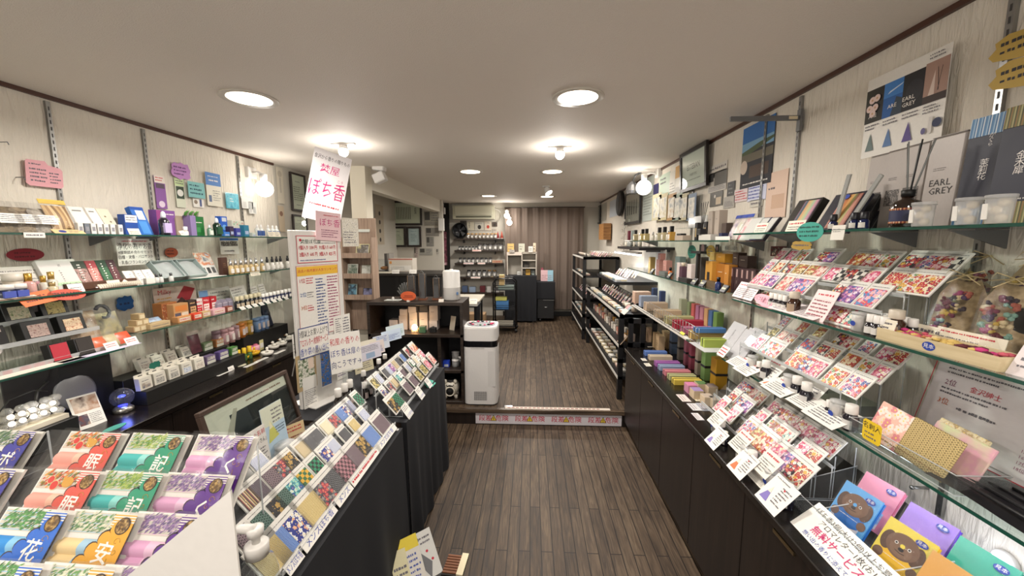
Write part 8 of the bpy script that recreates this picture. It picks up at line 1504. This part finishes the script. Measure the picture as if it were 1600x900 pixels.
# panel coloured near-black in place of a dark opening, and the maroon cloth
struct(B().box(-1.78,7.25,UP,-1.56,7.3,2.317,M('#17110f',.8)),'dark_opening_panel')
def drape(name,label,cat,x0,x1,z0,z1,Y,m,folds,amp,top=0):
    b = B();n = max(24,folds*8)
    f = lambda u,v: (x0+(x1-x0)*u,Y-amp*(math.sin(u*folds*6.283)*.6+.4*math.sin(u*folds*2.7*6.283+1))*(.45+.55*(1-v)),z0+(z1-z0)*v)
    b.grid(f,n,12,m);b.grid(lambda u,v: (f(u,v)[0],f(u,v)[1]+.006,f(u,v)[2]),n,12,m);return tag(b.obj(name),label,cat)
drape('curtain','floor-length taupe curtain across the far wall','curtain',-.49,.98,.3,2.215,7.26,plaster('curtain_cloth','#6e6056',160,.12),8,.045)
tag(B().tube([(-.5,7.28,2.225),(1.0,7.28,2.225)],.012,M('#4a4440',.4)).obj('curtain_rail'),'dark rail the far taupe curtain hangs from','rail')
drape('maroon_cloth','maroon patterned cloth hanging in the dark corner','cloth',-1.74,-1.60,1.15,1.78,7.2,blotch('maroon',['#3a141c','#8a4a5a','#5a1c28','#c09aa0'],9),2,.012)
tag(place(B().box(-.03,-.03,0,.03,.03,.12,WPLAS,.004).tube([(0,0,.12),(0,0,.2)],.006,WPLAS).obj('camera_mount'),(at(693,330,Y=7.1).x,7.1,2.1)),'white box-shaped device hanging from the ceiling by the dark corner','device')
tag(place(B().box(-.05,0,0,.05,.05,.22,WPLAS,.006).obj('intercom'),U(689,348,6.65,1.78)),'white box mounted on the alcove edge','box')
# tables and cabinets by the curtain
def cloth_box(name,label,x0,x1,y0,y1,z1): 
    b = B();b.box(x0,y0+.01,z1-.01,x1,y1,z1,CLOTH);n = 30
    b.grid(lambda u,v: (x0+(x1-x0)*u,y0-.012*v*math.sin(u*26)-.01*v,z1-v*(z1-UP-.03)),n,8,CLOTH)
    for x,s in ((x0,-1),(x1,1)): b.grid(lambda u,v: (x+s*.01*v*(1+math.sin(u*15)),y0+(y1-y0)*u,z1-v*(z1-UP-.03)),12,8,CLOTH)
    return tag(b.obj(name),label,'tablecloth')
cloth_box('tablecloth','black cloth over the display table before the curtain',-.46,.1,6.75,7.15,.985)
t = thing('display_table','hidden table under the black cloth before the curtain','table',(-.18,6.95,UP));B().box(-.26,-.18,.80,.26,.18,.83,DBROWN).obj('tabletop',t)
for x in (-.24,.2):
    for y in (-.16,.12): B().box(x,y,0,x+.04,y+.04,.80,DBROWN).obj('leg',t)
t = thing('black_case','black wheeled case with a cloth over it beside the curtain','case',(.27,6.95,UP));B().box(-.15,-.12,.06,.15,.16,.72,M('#141416',.45),.006).obj('body',t);b = B();b.box(-.165,-.14,.42,.165,.18,.735,CLOTH,.01);b.obj('cover_cloth',t)
for x in (-.1,.1): B().ball((x,-.09,.03),.03,BLACK,10).obj('wheel',t)
B().lathe([(.022,0),(.026,.004)],M('#c8c8c8',.3),14).obj('emblem',t).location = (-.0,-.123,.27);t.children[-1].rotation_euler = (R(90),0,0)
B().box(-.05,-.145,.40,.15,-.141,.405,M('#8a8a88')).obj('zip',t)
for i,(px,w,h,c,l) in enumerate(((847,.04,.24,'#8a3a4a','dark red magazine standing on the black case'),(851,.14,.2,'#c8a4a8','pink leaflet standing on the black case'),(860,.1,.2,'#8ab0c0','pale blue leaflet standing on the black case'))): sheet('magazine',l,'magazine',U(px,437,6.98-.03*i,.876),w,h,0,[('l',.1,.1,.9,.6,3,M('#8a6a6a'))],R(8),0,M(c),.004)
t = thing('display_shelf','pale framed display shelf on the black-clothed table','shelf',(-.17,6.92,.985));pf = M('#b8b0a4',.5)
for x in (-.27,-.005,.255): B().box(x,0,0,x+.018,.16,.42,pf).obj('upright',t)
B().box(-.27,.15,0,.27,.16,.42,M('#9a948a')).obj('back_panel',t)
for z,x0_,x1_ in ((.26,0,.26),(.39,-.27,.27),(.12,0,.26)): B().box(x0_,0,z,x1_,.15,z+.015,pf).obj('shelf_board',t)
B().box(-.27,-.004,.36,-.0,.0,.42,M('#c8bcb0')).obj('heading_strip',t)
for px,z,w,h,c,l in ((811,0,.07,.06,'#c8c8c4','grey-white box in the pale display shelf'),(825,0,.08,.1,'#c89a3a','yellow box in the pale display shelf'),(833,0,.05,.08,'#8a9490','glass-coloured box in the pale display shelf'),(822,.135,.1,.09,'#2a2826','black box in the pale display shelf'),(798,.42,.12,.15,'#c8a868','golden incense pack rack on the pale display shelf'),(815,.42,.11,.15,'#b8b8a8','pale incense pack rack on the pale display shelf'),(829,.42,.08,.1,'#d0ccc4','white pack on the pale display shelf'),(800,.41,.09,.05,'#a8a098','low grey pack on the pale display shelf'),(835,.42,.05,.16,'#c8b8a0','tall cream pack at the end of the pale display shelf')):
    carton('display_pack',l,'box',U(px,420,6.9 if z > .3 and h < .12 else 6.97,.985+z),w,.05,h,c,0,[('l',.15,.2,.85,.8,2,M('#6a6258'))])
# trolley
t = thing('trolley','black wire trolley with curved handles on the raised floor','trolley',(-.40,6.15,UP));bt = M('#141416',.35)
for y in (-.16,.16): B().tube([(-.2,y,.06),(-.2,y,.8),(-.16,y,.87),(.1,y,.87),(.16,y,.8),(.16,y,.06)],.012,bt,8).obj('hoop',t)
for z,n_ in ((.09,'bottom_tray'),(.36,'middle_tray'),(.68,'top_tray')):
    b = B();b.box(-.2,-.16,z,.16,.16,z+.008,bt)
    for zz in (z+.05,z+.08): b.tube([(-.2,-.16,zz),(.16,-.16,zz),(.16,.16,zz),(-.2,.16,zz),(-.2,-.16,zz)],.004,bt,5)
    b.obj(n_,t)
for x in (-.2,.16):
    for y in (-.16,.16): B().ball((x,y,.03),.03,BLACK,10,(1,.6,1)).obj('caster',t)
for dx,z,w,h,c,l in ((-.06,.37,.2,.13,'#4a80b8','blue bag on the middle tray of the trolley'),(.0,.69,.25,.06,'#8a9a94','pale folder stack on the top tray of the trolley'),(-.08,.51,.18,.05,'#c8c86a','yellow-green pack above the blue bag'),(-.02,.1,.26,.06,'#c8c0b0','white packet on the bottom tray of the trolley'),(-.07,.76,.08,.16,'#c8ac78','tan envelope standing in the trolley')):
    carton('stored_pack',l,'pack',Vector((-.40+dx,6.05,UP+z)),w,.12,h,c,0)
t = thing('side_table','white-topped table behind the dark unit','table',(-1.0,5.35,UP));B().box(-.25,-.35,.63,.3,.35,.66,M('#c8c2b4',.4),.004).obj('tabletop',t)
for x in (-.22,.24):
    for y in (-.3,.28): B().box(x,y,0,x+.03,y+.03,.63,BLACK).obj('leg',t)
t = thing('black_stand','black stand with cards between the dark unit and the table','stand',(-.70,4.2,UP));B().box(-.09,0,0,-.06,.3,.72,bt).box(.06,0,0,.09,.3,.72,bt).obj('frame',t);B().box(-.1,-.01,.72,.1,.32,.735,bt).obj('top',t)
for i,(dx,dy,l) in enumerate(((-.05,.05,'white card leaning on the black stand, nearer'),(.03,.14,'brown-white card leaning on the black stand, farther'))): sheet('info_card',l,'card',Vector((-.70+dx,4.2+dy,UP+.737)),.09,.07,0,[('l',.1,.2,.9,.8,2,INK)],R(40),0,M('#cfc6b4'))
tag(place(B().ball((0,0,.05),.06,M('#c8b84a',.5),12,(1.2,1,.8)).obj('yellow_bag'),(-.80,6.3,UP+.005)),'yellow bag on the floor beside the trolley','bag')
tag(place(B().box(-.18,-.12,0,.18,.12,.2,M('#a88a6a'),.004).obj('cardboard_box'),(-.98,6.6,UP)),'brown cardboard box on the floor under the wall shelves','box')
# ------------------------------------------------------------------ leaflets at the foot of the near table
t = thing('floor_stand','low black stand with leaflets at the foot of the near table','stand',(-.46,1.46,0),R(18));B().box(-.12,-.14,0,.14,.1,.10,M('#2a2826',.5),.003).obj('box',t)
for i,(dx,dy,c,ops,l,rl) in enumerate(((-.08,.02,'#d8d0a8',TXT(INK,3),'cream pentagon card on the low floor stand',-12),(-.03,.03,'#d8d2c8',[('r',0,.72,1,1,'#e0c83a'),('l',.1,.1,.9,.65,5,M('#4a5aa0'))],'yellow-topped leaflet on the low floor stand',-14),(.04,.05,'#d4d2cc',[('p',[(0,.5),(.5,.0),(.7,.3),(.2,.65)],M('#6a6a6c')),('c',.3,.85,.05,'#6a6a6a'),('c',.6,.55,.03,RED),('c',.75,.35,.03,RED),('l',.4,.7,.9,.9,2,INK)],'white leaflet with grey panel on the low floor stand',-16))):
    sheet('leaflet',l,'leaflet',t.matrix_basis @ Vector((dx,dy,.101)),.1 if i else .07,.19 if i else .15,R(18),ops,R(40),R(rl),M(c),.003)
t2 = thing('slatted_tray','dark tray of brown slats with a cream label on the low floor stand','tray',t.matrix_basis @ Vector((.1,.1,.101)),R(-5));B().box(0,-.06,0,.1,.06,.012,M('#2a2622')).obj('tray',t2)
for i in range(7): B().box(.004,-.052+.015*i,.012,.07,-.042+.015*i,.017,M('#7a4a2c')).obj('slat',t2)
draw(B().box(.07,-.06,.0,.1,.06,.02,M('#dccfae')),[],.03,.1).obj('paper_label',t2)
